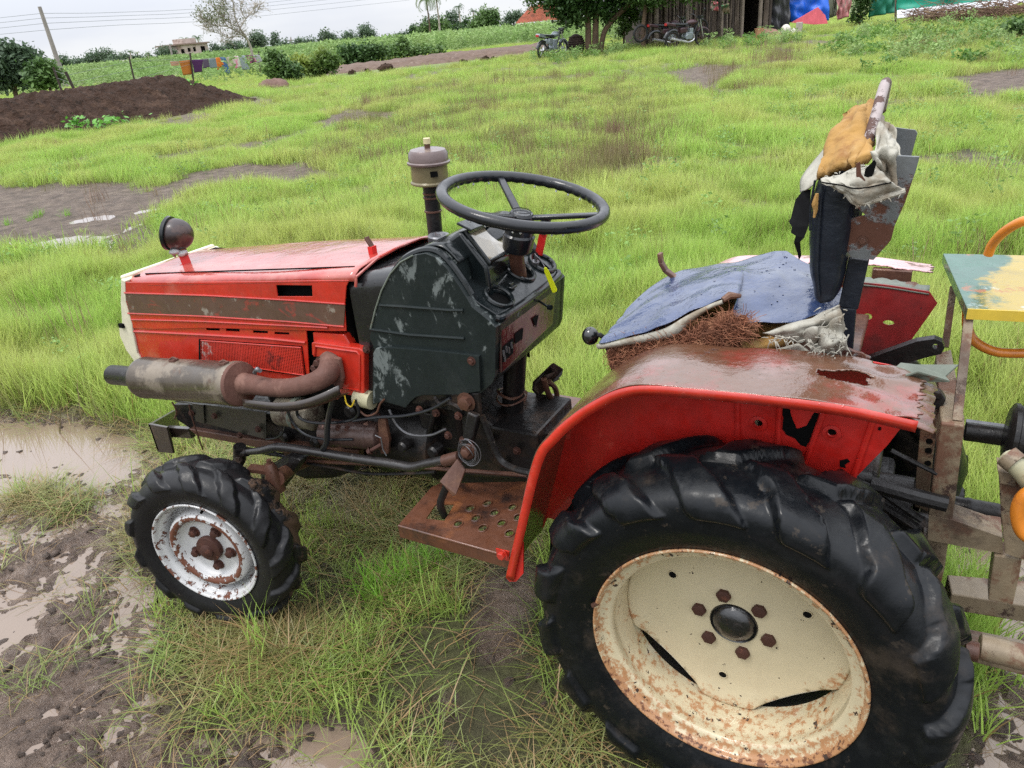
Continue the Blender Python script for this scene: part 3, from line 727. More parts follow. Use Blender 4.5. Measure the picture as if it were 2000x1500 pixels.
lv = obj('hand_throttle', beam(q0, q1, 0.022, 0.006, up=(0, 1, 0)), M_redlever, T, bevel=0.002)
obj('lever_knob', tube([q1+(q1-q0)*-0.05, U(1068, 422, y=q0[1]+0.008)], [0.013, 0.014], 14), M_black, lv, bevel=0.003)
# column below the dash
obj('lower_column', tube([(-0.70, 0.0, 0.60), (-0.66, 0, 0.86)], 0.030, 16), M_greasy, T)
obj('hose_clamp', merge(tube([(-0.69+0.036*cos(a), 0.036*sin(a), 0.72+0.006*sin(a*2)) for a in np.linspace(0, 2*pi, 25)], 0.004, 6), tube([(-0.69+0.04*cos(a), 0.04*sin(a), 0.70+0.004*cos(a*2)) for a in np.linspace(0, 2*pi, 25)], 0.003, 6)), M_rusty, T)

# ignition key with yellow tag: hangs from the dash, a thing of its own
kq = UD(1046, 512, 0.012)
K = empty('ignition_key', kq, label='ignition key with a neon yellow tag hanging from the black dashboard', cat='key')
obj('key_blade', merge(lathe([(0.010, -0.01), (0.010, 0.004), (0.0001, 0.005)], kq, (0.3, -0.2, 1), 16), beam(kq, kq+np.array([0.004, -0.004, 0.022]), 0.003, 0.016)), M_steel, K, bevel=0.001)
t0, t1 = U(1064, 522, x=-0.585), U(1084, 570, x=-0.575)
obj('key_ring', tube([kq+[0.004, -0.004, 0.02], (kq+t0)/2+[0.003, 0, 0.012], t0], 0.0018, 6), M_steel, K)
dd = (t1-t0)/np.linalg.norm(t1-t0); sd = np.cross(dd, CF); sd /= np.linalg.norm(sd)
tg = [t0-sd*0.003, t0+sd*0.003, t0+dd*0.012+sd*0.006, t1-dd*0.004+sd*0.0075, t1+sd*0.004, t1-sd*0.004, t1-dd*0.004-sd*0.0075, t0+dd*0.012-sd*0.006]
nn = np.cross(dd, sd)*0.003
obj('tag', (tg+[p+nn for p in tg], [tuple(range(8)), tuple(range(15, 7, -1))]+[(i, (i+1) % 8, (i+1) % 8+8, i+8) for i in range(8)]), M_hy, K, smooth=0, bevel=0.001)

# ---------------- air cleaner
ac = sub('air_cleaner', (-0.97, 0.13, 1.1), T)
pc = U(850, 455, y=0.13); pt = U(841, 357, y=0.13)
obj('intake_pipe', tube([(pc[0], 0.13, 0.98), pc, pc+(pt-pc)*0.55, pt], [0.021, 0.021, 0.0215, 0.023], 18), M_greasy, ac)
for f in (0.45, 0.72, 0.80): obj('pipe_band', lathe([(0.0225, -0.003), (0.0245, -0.002), (0.0245, 0.002), (0.0225, 0.003)], pc+(pt-pc)*f, pt-pc, 20), M_rusty, ac)
upv = (pt-pc)/np.linalg.norm(pt-pc)
obj('cleaner_bowl', lathe([(0.0001, -0.004), (0.046, -0.003), (0.054, 0.0), (0.054, 0.004), (0.050, 0.008), (0.0495, 0.05), (0.053, 0.053)], pt, upv, 36), M_olive, ac)
obj('cleaner_lid', lathe([(0.053, 0.050), (0.0585, 0.052), (0.0585, 0.057), (0.055, 0.060), (0.053, 0.080), (0.047, 0.088), (0.030, 0.092), (0.0001, 0.093)], pt, upv, 36), M_brownlid, ac)
obj('lid_nut', merge(lathe([(0.008, 0.09), (0.008, 0.104)], pt, upv, 12), ), M_rusty, ac)
obj('cap', lathe([(0.0001, 0.103), (0.0095, 0.103), (0.0095, 0.117), (0.0001, 0.118)], pt, upv, 14), M_creamcap, ac, smooth=30)
q = pt+upv*0.03+np.array([0.035, -0.036, 0]); obj('inlet_slot', beam(q+[-.006, -.002, 0], q+[.012, .004, 0], 0.006, 0.014), M_dark, ac)

# ---------------- work lamp on the bonnet nose
lb = U(366, 520, z=1.02); lp = U(341, 457, y=lb[1])
LMP = sub('work_lamp', lb, T)
obj('lamp_bracket', merge(tube([lb+[0, 0, -0.004], lb+[0, 0, 0.008]], [0.034, 0.020], 20), beam(lb+[0.002, 0, 0.0], lb+[-0.006, 0, 0.045], 0.030, 0.006)), M_redlever, LMP, smooth=30)
obj('lamp_neck', tube([lb+[-0.005, 0, 0.036], lp+np.array([0.012, 0, -0.03])], [0.016, 0.014], 14), M_rusty, LMP)
ad = np.array([-0.80, -0.35, 0.18]); ad /= np.linalg.norm(ad)
rl = 0.049
obj('lamp_shell', lathe([(max(1e-4, rl*sin(t)), -rl*cos(t)*1.05) for t in np.linspace(0, pi*0.62, 18)], lp-ad*0.006, ad, 32), mat('brown_lamp_shell', (0.020, 0.009, 0.009), 0.34, 0.0, [L_((0.05, 0.025, 0.018), 0.52, 0.64, scale=20)], coat=0.2, drops=1.0), LMP)
rr = rl*sin(pi*0.62); zz = -rl*cos(pi*0.62)*1.05
obj('lamp_bezel', lathe([(rr, zz-0.003), (rr+0.007, zz-0.001), (rr+0.008, zz+0.008), (rr+0.003, zz+0.012), (rr-0.003, zz+0.008)], lp-ad*0.006, ad, 32), M_black, LMP)
obj('lamp_glass', lathe([(rr, zz+0.004), (rr*0.6, zz+0.011), (0.0001, zz+0.014)], lp-ad*0.006, ad, 28), mat('lamp_glass', (0.3, 0.32, 0.33), 0.08, 0, coat=1), LMP)
cl = []
for k in range(9):
    a = rng.uniform(0, 6.28); c = lb+np.array([-0.012+0.014*cos(a), 0.014*sin(a)-0.008, 0.050+rng.uniform(-0.008, 0.012)])
    cl.append(sphere(c, rng.uniform(0.010, 0.016), 8, (1.2, 1, rng.uniform(0.5, 0.9))))
cl.append(tube([lb+[-0.02, -0.012, 0.058], lb+[-0.03, -0.016, 0.045], lb+[-0.026, -0.014, 0.032]], [0.010, 0.007, 0.003], 8))
obj('cloth_wrap', merge(*cl), mat('grey_rag', (0.42, 0.42, 0.42), 0.8, bump=[(50, 0.006)]), LMP, smooth=80)

# ---------------- chassis, engine and running gear
ch = []
obj('front_frame', merge(ypoly([(338, 790), (400, 790), (520, 808), (700, 830), (700, 880), (600, 880), (470, 862), (378, 842), (345, 820)], -0.13, 0.26)), M_greasy, T, smooth=0, bevel=0.004)
obj('splash_plate', ypoly([(338, 785), (360, 787), (395, 790), (398, 826), (520, 858), (519, 806), (450, 797), (345, 783)], -0.17, 0.004), M_olivepl, T, smooth=0)
obj('splash_plate', ypoly([(375, 788), (397, 791), (399, 828), (382, 822)], -0.176, 0.004), M_olivepl, T, smooth=0)
obj('lower_rail', ypoly([(368, 838), (480, 856), (620, 872), (700, 880), (700, 905), (600, 895), (470, 868), (385, 852)], -0.15, 0.03), M_rusty, T, smooth=0, bevel=0.003)
eb = obj('engine_block', box((-1.10, 0.0, 0.70), (0.62, 0.22, 0.30)), M_greasy, T, bevel=0.02)
obj('oil_sump', box((-1.12, 0.02, 0.52), (0.46, 0.17, 0.12)), M_greasy, T, bevel=0.03)
obj('engine_block', box((-1.35, 0.0, 0.66), (0.4, 0.20, 0.16)), M_greasy, T, bevel=0.02)
def cyl(name, c0, c1, r, m, parent=T, n=28, bands=(), **k):
    c0 = np.array(c0, float); c1 = np.array(c1, float); L = np.linalg.norm(c1-c0)
    pr_ = [(0.0001, 0), (r*0.9, 0), (r, r*0.08)]
    for b in bands: pr_ += [(r, L*b-0.006), (r*1.06, L*b-0.004), (r*1.06, L*b+0.004), (r, L*b+0.006)]
    pr_ += [(r, L-r*0.08), (r*0.9, L), (0.0001, L)]
    return obj(name, lathe(pr_, c0, c1-c0, n), m, parent, smooth=40, **k)
M_alt = mat('stained_alternator_case', (0.22, 0.19, 0.14), 0.5, 0.3, [L_((0.06, 0.035, 0.025), 0.47, 0.6, scale=11, seed=3, amt=0.95)], bump=(30, 0.002), coat=0.2)
M_start = mat('flaking_starter_case', (0.055, 0.028, 0.022), 0.5, 0.2, [L_((0.28, 0.15, 0.11), 0.58, 0.63, scale=20, seed=3, detail=9, amt=0.85)], bump=(30, 0.003), coat=0.3)
al = cyl('alternator', U(548, 802, y=-0.17), U(616, 812, y=-0.17), 0.045, M_alt, bands=(0.5,))
obj('mount_strap', lathe([(0.046, -0.008), (0.049, -0.008), (0.049, 0.008), (0.046, 0.008)], U(584, 807, y=-0.17), U(616, 812, y=-0.17)-U(548, 802, y=-0.17), 28), M_greylip, al)
stt = cyl('starter_motor', U(636, 845, y=-0.18), U(748, 852, y=-0.18), 0.040, M_start, bands=(0.15, 0.8))
obj('starter_bracket', ypoly([(738, 820), (752, 818), (760, 860), (758, 886), (744, 886), (740, 860)], -0.20, 0.01), M_rusty, stt, smooth=0)
bh = cyl('clutch_housing', U(762, 835, y=-0.06), U(880, 862, y=-0.06), 0.115, M_greasy, bands=(0.06,))
obj('flywheel_bell', lathe([(0.125, 0), (0.13, 0.006), (0.13, 0.016), (0.118, 0.03), (0.095, 0.14), (0.095, 0.16)], U(768, 838, y=-0.06), (1, 0, 0.04), 40), M_greasy, bh)
for k in range(7):
    a = radians(150+k*22); obj('housing_bolt', bolt(np.array(U(768, 838, y=-0.06))+np.array([0.018, -0.117*sin(a*0+radians(40+k*18)), 0.117*cos(radians(40+k*18))]), (1, 0, 0), 0.007, 0.008), M_bolt, bh)
gb = obj('gearbox', ypoly([(868, 800), (900, 785), (960, 832), (1050, 848), (1060, 930), (1030, 940), (880, 930), (866, 880)], -0.10, 0.22), M_greasy, T, smooth=0, bevel=0.008)
gt = [U(944, 832, z=0.635), U(975, 788, z=0.635), U(1120, 800, z=0.635), U(1090, 850, z=0.635)]
obj('gearbox_cover', (list(gt)+[p-np.array([0, 0, 0.02]) for p in gt], [(0, 1, 2, 3), (7, 6, 5, 4), (0, 4, 5, 1), (1, 5, 6, 2), (2, 6, 7, 3), (3, 7, 4, 0)]), mat('wet_brown_gearbox_lid', (0.05, 0.03, 0.024), 0.12, 0.1, [L_((0.12, 0.06, 0.04), 0.5, 0.65, scale=9, seed=3, rough=0.3)], bump=(30, 0.003), coat=0.9), T, smooth=0, bevel=0.004)
obj('gearbox_side', box((-0.60, 0.02, 0.53), (0.50, 0.22, 0.19)), M_greasy, T, bevel=0.015)
obj('rear_axle_housing', merge(box((-0.05, 0, 0.50), (0.62, 0.26, 0.28)), tube([(0, -0.24, 0.4355), (0, 0.24, 0.4355)], 0.07, 20), box((0.10, 0, 0.66), (0.26, 0.22, 0.12))), M_greasy, T, bevel=0.015)
obj('drive_shaft_guard', tube([(-1.45, 0, 0.42), (-0.7, 0, 0.46)], 0.035, 16), M_greasy, T)
# bracket column with steering drop arm
obj('side_bracket', ypoly([(880, 770), (935, 768), (938, 812), (920, 880), (905, 885), (902, 820), (880, 800)], -0.20, 0.012), M_greasy, T, smooth=0, bevel=0.003)
obj('big_bolt', bolt(U(911, 785, y=-0.205), (0, -1, 0), 0.018, 0.016), M_rusty, T)
da = obj('drop_arm', beam(U(926, 806, y=-0.215), U(912, 878, y=-0.225), 0.03, 0.02, up=(0, 1, 0)), M_greasy, T, bevel=0.005)
lk = [U(a, b, y=-0.235) for a, b in [(480, 883), (510, 880), (545, 873), (600, 880), (680, 893), (760, 905), (802, 912), (830, 906), (862, 900), (895, 892), (912, 884)]]
dl = obj('drag_link', tube(lk, [0.010, 0.012, 0.013, 0.0135, 0.0135, 0.0135, 0.013, 0.012, 0.013, 0.010, 0.009], 16, sm=4), mat('grey_black_drag_link', (0.022, 0.020, 0.020), 0.35, 0.2, [L_((0.10, 0.09, 0.085), 0.60, 0.68, scale=30, seed=3, rough=0.6)], bump=(60, 0.001), coat=0.5), T)
obj('link_sleeve', tube([U(868, 900, y=-0.238), U(898, 892, y=-0.238)], 0.016, 16), M_rusty, dl)
obj('ball_joint', merge(sphere(U(915, 882, y=-0.24), 0.020, 14), bolt(U(915, 880, y=-0.252), (0, -1, 0.1), 0.012, 0.02)), M_rusty, dl, smooth=50)
wr = []
for k in range(5):
    c = np.array(U(915+k*1.5, 882-k, y=-0.25)); r_ = 0.020+0.003*k
    wr.append(tube([c+np.array([r_*cos(a+k), -0.012-0.003*sin(a*2), r_*1.2*sin(a+k)]) for a in np.linspace(0, 5.6, 22)], 0.0012, 5))
obj('tie_wire', merge(*wr), M_steel, dl)
obj('ball_joint', merge(tube([U(484, 884, y=-0.236), U(466, 884, y=-0.236)], [0.012, 0.018], 12), tube([U(468, 872, y=-0.236), U(468, 898, y=-0.236)], 0.020, 14)), M_greasy, dl, smooth=40)
obj('steering_arm', merge(beam(U(468, 898, y=-0.24), U(452, 925, y=-0.30), 0.035, 0.02), tube([U(468, 890, y=-0.24), U(466, 905, y=-0.25)], 0.016, 10)), M_greasy, T, bevel=0.003)
obj('tie_rod', tube([U(466, 874, y=-0.15), U(560, 890, y=-0.12), U(700, 899, y=-0.1)], 0.008, 8, sm=4), M_greasy, T)
obj('long_rod', tube([U(560, 900, y=-0.17), U(700, 905, y=-0.17), U(850, 915, y=-0.17), U(1030, 928, y=-0.17)], 0.006, 8), M_rusty, T)
# front axle
obj('front_axle', merge(tube([U(600, 898, y=-0.14), U(572, 912, y=-0.20), U(541, 935, y=-0.30)], [0.022, 0.020, 0.024], 16), tube([(-1.46, -0.14, 0.45), (-1.46, 0.30, 0.45)], 0.03, 12)), M_rusty, T)
obj('axle_housing', merge(ypoly([(560, 905), (600, 893), (660, 895), (700, 900), (690, 925), (650, 938), (600, 940), (566, 925)], -0.10, 0.2), ypoly([(500, 925), (560, 890), (590, 900), (548, 958), (520, 968)], -0.24, 0.05)), M_greasy, T, smooth=0, bevel=0.02)
kn = np.array(U(533, 930, y=-0.30))
obj('steering_knuckle', merge(tube([kn+[0, 0, 0.045], kn+[0, 0, 0.03], kn, kn+[0, 0, -0.05]], [0.012, 0.018, 0.024, 0.028], 14), beam(kn+[0.01, 0, 0.02], kn+[-0.07, -0.02, 0.025], 0.03, 0.012), tube([kn+[0, 0, 0.04], kn+[0, 0, 0.058]], 0.007, 8)), M_rusty, T, smooth=40)
obj('front_axle', tube([(-1.48, -0.28, 0.33), (-1.497, -0.44, 0.29)], 0.04, 14), M_greasy, T)
obj('far_knuckle', tube([(-1.47, 0.28, 0.45), (-1.48, 0.34, 0.27)], 0.04, 14), M_greasy, T)
# front bracket (bumper)
br = merge(ypoly([(289, 829), (311, 832), (326, 836), (331, 862), (338, 886), (330, 887), (309, 884), (299, 858)], -0.20, 0.010),
           beam(U(296, 829, y=-0.196), U(342, 799, y=-0.10), 0.012, 0.05), )
FB = [U(289, 828, y=-0.21), U(325, 835, y=-0.21), U(338, 886, y=-0.21), U(308, 883, y=-0.21)]
FBi = [p+np.array([0, 0.010, 0]) for p in FB]
c1 = U(289, 828, y=-0.21); c2 = U(338, 800, y=0.0); dn = FB[3]-FB[0]
arm = [c1, c2, c2+dn*0.75, c1+dn*0.95]
arm2 = [p+np.array([0.012, 0, 0]) for p in arm]
qf = [(0, 1, 2, 3), (7, 6, 5, 4), (0, 4, 5, 1), (1, 5, 6, 2), (2, 6, 7, 3), (3, 7, 4, 0)]
obj('front_bumper', merge((FB+FBi, qf), (arm+arm2, qf), beam(U(330, 842, y=-0.10), U(375, 845, y=-0.10), 0.02, 0.04)), M_bumper, T, smooth=0, bevel=0.002)
obj('hanging_wire', tube([U(369, 790, y=-0.2), U(378, 825, y=-0.2), U(396, 878, y=-0.2)], 0.0028, 6, sm=3), M_rusty, T)
obj('hanging_wire', tube([U(336, 785, y=-0.2), U(345, 803, y=-0.2), U(341, 818, y=-0.2)], 0.003, 6, sm=3), M_rusty, T)
# hoses and wiring
def hose(pix, y, r, m=M_plastic, name='hose', n=8):
    ys = y if isinstance(y, (list, tuple)) else [y]*len(pix)
    return obj(name, tube([U(a, b, y=yy) for (a, b), yy in zip(pix, ys)], r, n, sm=6), m, T)
hose([(655, 768), (645, 800), (640, 830), (638, 862), (630, 878)], -0.24, 0.0085, name='coolant_hose')
obj('hose_end', tube([U(660, 762, y=-0.235), U(655, 776, y=-0.24)], 0.010, 10), mat('brick_red_hose_end', (0.35, 0.09, 0.07), 0.5), T)
hose([(580, 790), (584, 815), (620, 826), (680, 822), (700, 808), (695, 780)], -0.215, 0.0045, name='cable')
hose([(690, 822), (740, 815), (790, 812), (840, 800), (880, 778)], -0.215, 0.0045, name='cable')
hose([(581, 814), (560, 825), (553, 845), (540, 855), (520, 858)], -0.19, 0.003, name='cable')
hose([(673, 772), (677, 788), (686, 794), (692, 782)], -0.22, 0.0022, M_ywire, name='cable')
hose([(940, 812), (955, 850), (975, 895), (1000, 914), (1040, 925)], [-0.2, -0.2, -0.2, -0.21, -0.23], 0.009, M_greasy, name='brake_pipe')
hose([(530, 880), (560, 893), (600, 890), (612, 880)], -0.22, 0.004, name='cable')
hose([(560, 800), (575, 830), (600, 850), (640, 858), (690, 858)], -0.22, 0.004, name='cable')
hose([(760, 800), (775, 830), (800, 848), (840, 850), (870, 838)], -0.20, 0.0035, M_steel, name='fuel_pipe')
hose([(700, 800), (716, 812), (735, 806), (742, 790), (750, 780)], -0.21, 0.003, M_rusty, name='fuel_pipe')
hose([(600, 905), (660, 915), (720, 925), (800, 925), (850, 922)], -0.19, 0.005, M_greasy, name='tie_pipe')
for (a_, b_) in ((662, 836), (680, 838), (700, 866), (668, 868), (820, 800), (852, 806), (876, 850), (905, 860), (960, 860), (985, 905), (1010, 880), (560, 822), (505, 838), (420, 812), (375, 806), (896, 812), (540, 868), (470, 850)):
    obj('chassis_bolt', bolt(U(a_, b_, y=-0.178 if a_ < 560 else -0.2 if a_ < 880 else -0.208 if a_ < 940 else -0.112), (0, -1, 0), 0.008, 0.009), M_bolt, T)
hose([(848, 775), (860, 790), (880, 788), (905, 800)], -0.205, 0.006, M_greasy, name='cable')
obj('filter_bowl', tube([U(698, 775, y=-0.19), U(728, 782, y=-0.19)], 0.026, 18), M_brass, T, smooth=40)
obj('fuel_pump', merge(box(U(840, 818, y=-0.13), (0.05, 0.03, 0.05)), tube([U(848, 800, y=-0.15), U(838, 850, y=-0.15)], 0.01, 8)), M_greasy, T, bevel=0.004)
obj('adjust_bolt', merge(tube([U(724, 880, y=-0.235), U(745, 868, y=-0.22)], 0.0055, 8), bolt(U(724, 880, y=-0.235), U(722, 881, y=-0.24)-U(745, 868, y=-0.22), 0.008, 0.010)), M_bolt, T)
obj('bent_wire', tube([U(a, b, y=-0.225) for a, b in [(733, 850), (744, 855), (748, 878), (755, 890)]], 0.002, 6), M_steel, T)
for (a, b, yy, s) in ((690, 800, -0.15, 0.022), (790, 870, -0.19, 0.016), (850, 880, -0.18, 0.018), (620, 862, -0.15, 0.02), (560, 850, -0.14, 0.02)):
    obj('casting_boss', lathe([(0.0001, -s), (s*.7, -s), (s, -s*.6), (s, s)], U(a, b, y=yy), (0.1, 1, 0), 16), M_greasy, T)

# ---------------- footboard and pedals
zs = 0.505
fo = [U(a, b, z=zs)[:2] for a, b in [(778, 1026), (845, 950), (860, 944), (1050, 940), (1062, 960), (1000, 1088)]]
hl = []
for a, b, rx in [(895, 1023, 7), (919, 993, 7), (952, 983, 7), (930, 1012, 7), (966, 1002, 7), (943, 1032, 7), (980, 1022, 7), (1001, 991, 7), (995, 1042, 7), (1012, 1011, 6)]:
    c = U(a, b, z=zs); hl.append([(c[0]+0.0105*cos(2*pi*k/14), c[1]+0.0135*sin(2*pi*k/14)) for k in range(14)])
hl.append([tuple(U(a, b, z=zs)[:2]) for a, b in [(832, 1013), (851, 985), (888, 984), (868, 1017)]])
fb = obj('footboard', plate([tuple(p) for p in fo], hl, lambda x, y: (x, y, zs), (0, 0, -0.004)), M_step, T, smooth=0)
for hh in hl[:-1]:
    c = np.mean(hh, axis=0)
    obj('hole_lip', tube([(c[0]+0.0115*cos(a), c[1]+0.0145*sin(a), zs+0.001) for a in np.linspace(0, 2*pi, 15)], 0.002, 5), M_step, fb)
f0, f1 = U(778, 1026, z=zs), U(1000, 1088, z=zs)
obj('front_lip', merge(beam(f0+[0, 0, -0.018], f1+[0, 0, -0.018], 0.005, 0.036), tube([f0+[0, 0, -.001], f1+[0, 0, -.001]], 0.004, 8)), M_step, fb, bevel=0.001)
f2 = U(845, 950, z=zs)
obj('side_lip', beam(f0+[0, 0, -0.018], f2+[0, 0, -0.018], 0.004, 0.034), M_step, fb)
pst = [U(868, 1008, z=zs-0.01), U(860, 985, y=-0.315), U(868, 960, y=-0.31), U(875, 942, y=-0.31)]
pd = obj('clutch_pedal', tube(pst, 0.010, 10, sm=4), M_greasy, T)
pq = [(858, 941), (893, 896), (909, 918), (890, 966), (884, 970), (866, 948)]
PP = [U(a, b, y=-0.325+0.04*(k in (1, 2))) for k, (a, b) in enumerate(pq)]
nv = np.cross(PP[1]-PP[0], PP[3]-PP[0]); nv /= np.linalg.norm(nv); nv *= 0.010
obj('pedal_pad', (PP+[p+nv for p in PP], [tuple(range(6)), tuple(range(11, 5, -1))]+[(i, (i+1) % 6, (i+1) % 6+6, i+6) for i in range(6)]), M_rusty, pd, smooth=0, bevel=0.002)
# pedals on the far side
for pix, stem in (([(1040, 745), (1077, 710), (1096, 722), (1093, 735), (1050, 775), (1038, 762)], [(1062, 740), (1072, 770), (1095, 800)]),
                  ([(1060, 735), (1078, 728), (1090, 742), (1078, 748), (1062, 750)], [(1072, 745), (1085, 760), (1092, 792), (1108, 800)])):
    PP = [U(a, b, x=-0.62-0.05*(b > 740)) for a, b in pix]; n_ = len(PP)
    nv = np.array([0.008, 0, 0.004])
    pdl = obj('far_pedal', (PP+[p+nv for p in PP], [tuple(range(n_)), tuple(range(2*n_-1, n_-1, -1))]+[(i, (i+1) % n_, (i+1) % n_+n_, i+n_) for i in range(n_)]), M_greasy, T, smooth=0, bevel=0.002)
    obj('pedal_stem', tube([U(a, b, x=-0.62) for a, b in stem], 0.008, 8, sm=4), M_rusty, pdl)
obj('far_lever', tube([U(1010, 800, y=0.02), U(1022, 780, y=0.06), U(1025, 765, y=0.08)], 0.009, 8, sm=4), M_rusty, T)
obj('floor_plate', box((-0.62, 0.31, 0.50), (0.34, 0.20, 0.004)), M_step, T)

# ---------------- fenders
YO = 0.41; YI = 0.215
tp = [(988, 1128), (1008, 1040), (1042, 899), (1075, 850), (1116, 812), (1160, 783), (1207, 761), (1263, 753), (1377, 761), (1547, 778), (1660, 794), (1794, 823)]
TP = [U(a, b, y=-YO) for a, b in tp]
TPs = spline(TP, 10)
def fender(sgn, mt_top, full=True):
    Fd = sub('fender', (0.0, sgn*0.3, 1.0), T, label=('near rear fender, bright red with rusted through top' if sgn < 0 else 'far rear fender, faded pink top over a dull red inner wall'))
    mo, mi = (M_red, M_redin) if sgn < 0 else (M_redold, M_redold)
    n = len(TPs)
    # skirt
    V = []; F = []
    cen = np.array([0.05, 0, 0.52])
    for i, p in enumerate(TPs):
        d = TPs[min(i+1, n-1)]-TPs[max(i-1, 0)]; nn_ = np.array([d[2], 0, -d[0]]); nn_ /= np.linalg.norm(nn_)
        if (p-cen)@nn_ > 0: nn_ = -nn_
        V += [(p[0], sgn*YO, p[2]), (p[0]+nn_[0]*0.020, sgn*(YO-0.0015), p[2]+nn_[2]*0.020)]
    for i in range(n-1): F.append((2*i, 2*i+1, 2*i+3, 2*i+2))
    obj('outer_skirt', (V, F), mo, Fd, smooth=40, solid=0.003)
    # top sheet
    V = []; F = []; m_ = 64; TQ = spline(TP, 26); nq = len(TQ)
    for i, p in enumerate(TQ):
        for j in range(m_):
            t = j/(m_-1); y = YO-(YO-YI)*t; x_ = p[0]
            w = 0.003*noise2(x_*8, y*9)+(0.004*sin(t*pi))
            if sgn < 0 and x_ > 0.10: w += 0.010*noise2(x_*17, y*22)*min(1, (x_-0.10)/0.1)
            V.append((p[0]+(0.012*noise2(j*.4, 3.3) if i == nq-1 else 0), sgn*y, p[2]+float(w)))
    for i in range(nq-1):
        for j in range(m_-1):
            x_ = TQ[i][0]; y_ = YO-(YO-YI)*j/(m_-1)
            if TQ[i][2] > 0.95:
                if sgn < 0 and ((x_-0.150)/0.052)**2+((y_-0.315)/0.024)**2+1.0*float(fbm(x_*30, y_*42, 4, 0.65)) < 0.72: continue
                if sgn < 0 and x_ > 0.19 and y_ < YI+0.016+0.012*float(fbm(x_*25, 3, 3)): continue
                if sgn > 0 and x_ > 0.0 and y_ < YO-0.075+0.022*float(fbm(x_*18, 1.0, 4, 0.65)): continue
            F.append((i*m_+j, i*m_+j+1, (i+1)*m_+j+1, (i+1)*m_+j))
    obj('top_sheet', (V, F), mt_top, Fd, smooth=60, solid=0.003)
    # inner wall
    ip = [(p[0], p[2]) for p in TPs]
    k0 = next(i for i, p in enumerate(TPs) if p[2] > 0.60)
    up = ip[k0:]
    low = [(0.290, 0.99), (0.235, 0.86), (0.178, 0.757), (0.10, 0.73), (0.0, 0.75), (-0.12, 0.72), (-0.23, 0.66), (-0.30, 0.58), (-0.36, 0.52), (-0.44, 0.50), (-0.49, 0.50)]
    up2 = [(a, b-0.002) for a, b in ip]
    hol = [[(0.20+0.012*cos(a), 0.935+0.006*sin(a)) for a in np.linspace(0, 5.6, 8)], [(0.155+0.010*cos(a), 0.945+0.008*sin(a)) for a in np.linspace(0, 5.6, 8)], [(0.10+0.008*cos(a), 0.90+0.008*sin(a)) for a in np.linspace(0, 5.6, 8)]] if sgn > 0 else [[(U(a_, b_, y=-YI)[0]+0.008*cos(a), U(a_, b_, y=-YI)[2]+0.008*sin(a)) for a in np.linspace(0, 5.6, 10)] for a_, b_ in ((1482, 825), (1625, 843))]
    wl_ = plate(up2[:]+low, hol, lambda x, z: (x, sgn*YI, z), (0, sgn*0.003, 0))
    obj('inner_wall', wl_, mi, Fd, smooth=0)
    if sgn < 0:
        for (a0_, b0_, a1_, b1_) in ((1440, 775, 1441, 880), (1523, 785, 1518, 890), (1612, 795, 1572, 905), (1708, 812, 1664, 938)):
            obj('stiffening_rib', tube([U(a0_, b0_, y=-YI-0.004), U(a1_, b1_, y=-YI-0.004)], 0.006, 8), mi, Fd)
        for hc in [(U(a, b, y=-YI)[0], U(a, b, y=-YI)[2]) for a, b in ((1482, 825), (1625, 843))]:
            obj('hole_rim', lathe([(0.010, -0.002), (0.017, -0.001), (0.017, 0.004), (0.010, 0.005)], (hc[0], -YI-0.003, hc[1]), (0, -1, 0), 16), mi, Fd)
        obj('tall_dark_hole', ypoly([(1523, 795), (1542, 796), (1545, 812), (1556, 838), (1575, 832), (1590, 806), (1600, 808), (1592, 835), (1584, 858), (1574, 873), (1564, 870), (1552, 856), (1536, 850), (1528, 838), (1530, 815)], -YI-0.0045, 0.001), M_dark, Fd, smooth=0)
        for q_ in ([(1640, 900), (1655, 896), (1660, 902), (1650, 908), (1652, 914), (1640, 912)], [(1716, 834), (1722, 835), (1720, 841), (1714, 840)]):
            obj('rust_hole', ypoly(q_, -YI-0.0045, 0.001), M_dark, Fd, smooth=0)
        obj('mount_tab', merge(ypoly([(968, 1072), (994, 1078), (994, 1096), (972, 1090)], -YO+0.004, 0.004), bolt(U(981, 1083, y=-YO), (0, -1, 0), 0.010, 0.010)), M_red, Fd, smooth=30)
        obj('fender_foot', ypoly([(988, 1128), (1006, 1050), (1022, 1060), (1022, 1120), (1008, 1136), (995, 1136)], -YO+0.006, 0.004), M_redin, Fd, smooth=0)
        # torn green-grey tongue at the rear inner corner
        Z = TPs[-1][2]
        tq = [(0.21, -0.262), (0.235, -0.232), (0.262, -0.222), (0.29, -0.206), (0.322, -0.209), (0.305, -0.226), (0.312, -0.243), (0.283, -0.252), (0.262, -0.268), (0.236, -0.270)]
        obj('torn_sheet', plate(tq, [], lambda x, y: (x, y, Z+0.004+0.012*sin(x*60+y*30)+0.02*(x-0.2)), (0, 0, 0.003)), M_greylip, Fd, smooth=0)
        Vt = []; 
        for k in range(41):
            t = k/40; y = -YO+(YO-YI)*t; Vt += [(TPs[-1][0]-0.03, y, Z), (TPs[-1][0]+0.022+0.010*float(fbm(k*0.16, 5, 3)), y, Z-0.018-0.010*float(fbm(k*0.13, 9, 3)))]
        obj('curled_edge', (Vt, [(2*i, 2*i+1, 2*i+3, 2*i+2) for i in range(40)]), M_fendtop, Fd, solid=0.003)
    else:
        # grey corroded lip along the top of the inner wall and a dark lamp bracket behind
        Vt = []
        sel = TPs[-66:]
        for i, p in enumerate(sel):
            Vt += [(p[0], YI-0.002, p[2]-0.008), (p[0]+0.004*float(noise2(i, 2)), YI+0.045+0.016*float(noise2(i*0.8, 4.4)), p[2]-0.004)]
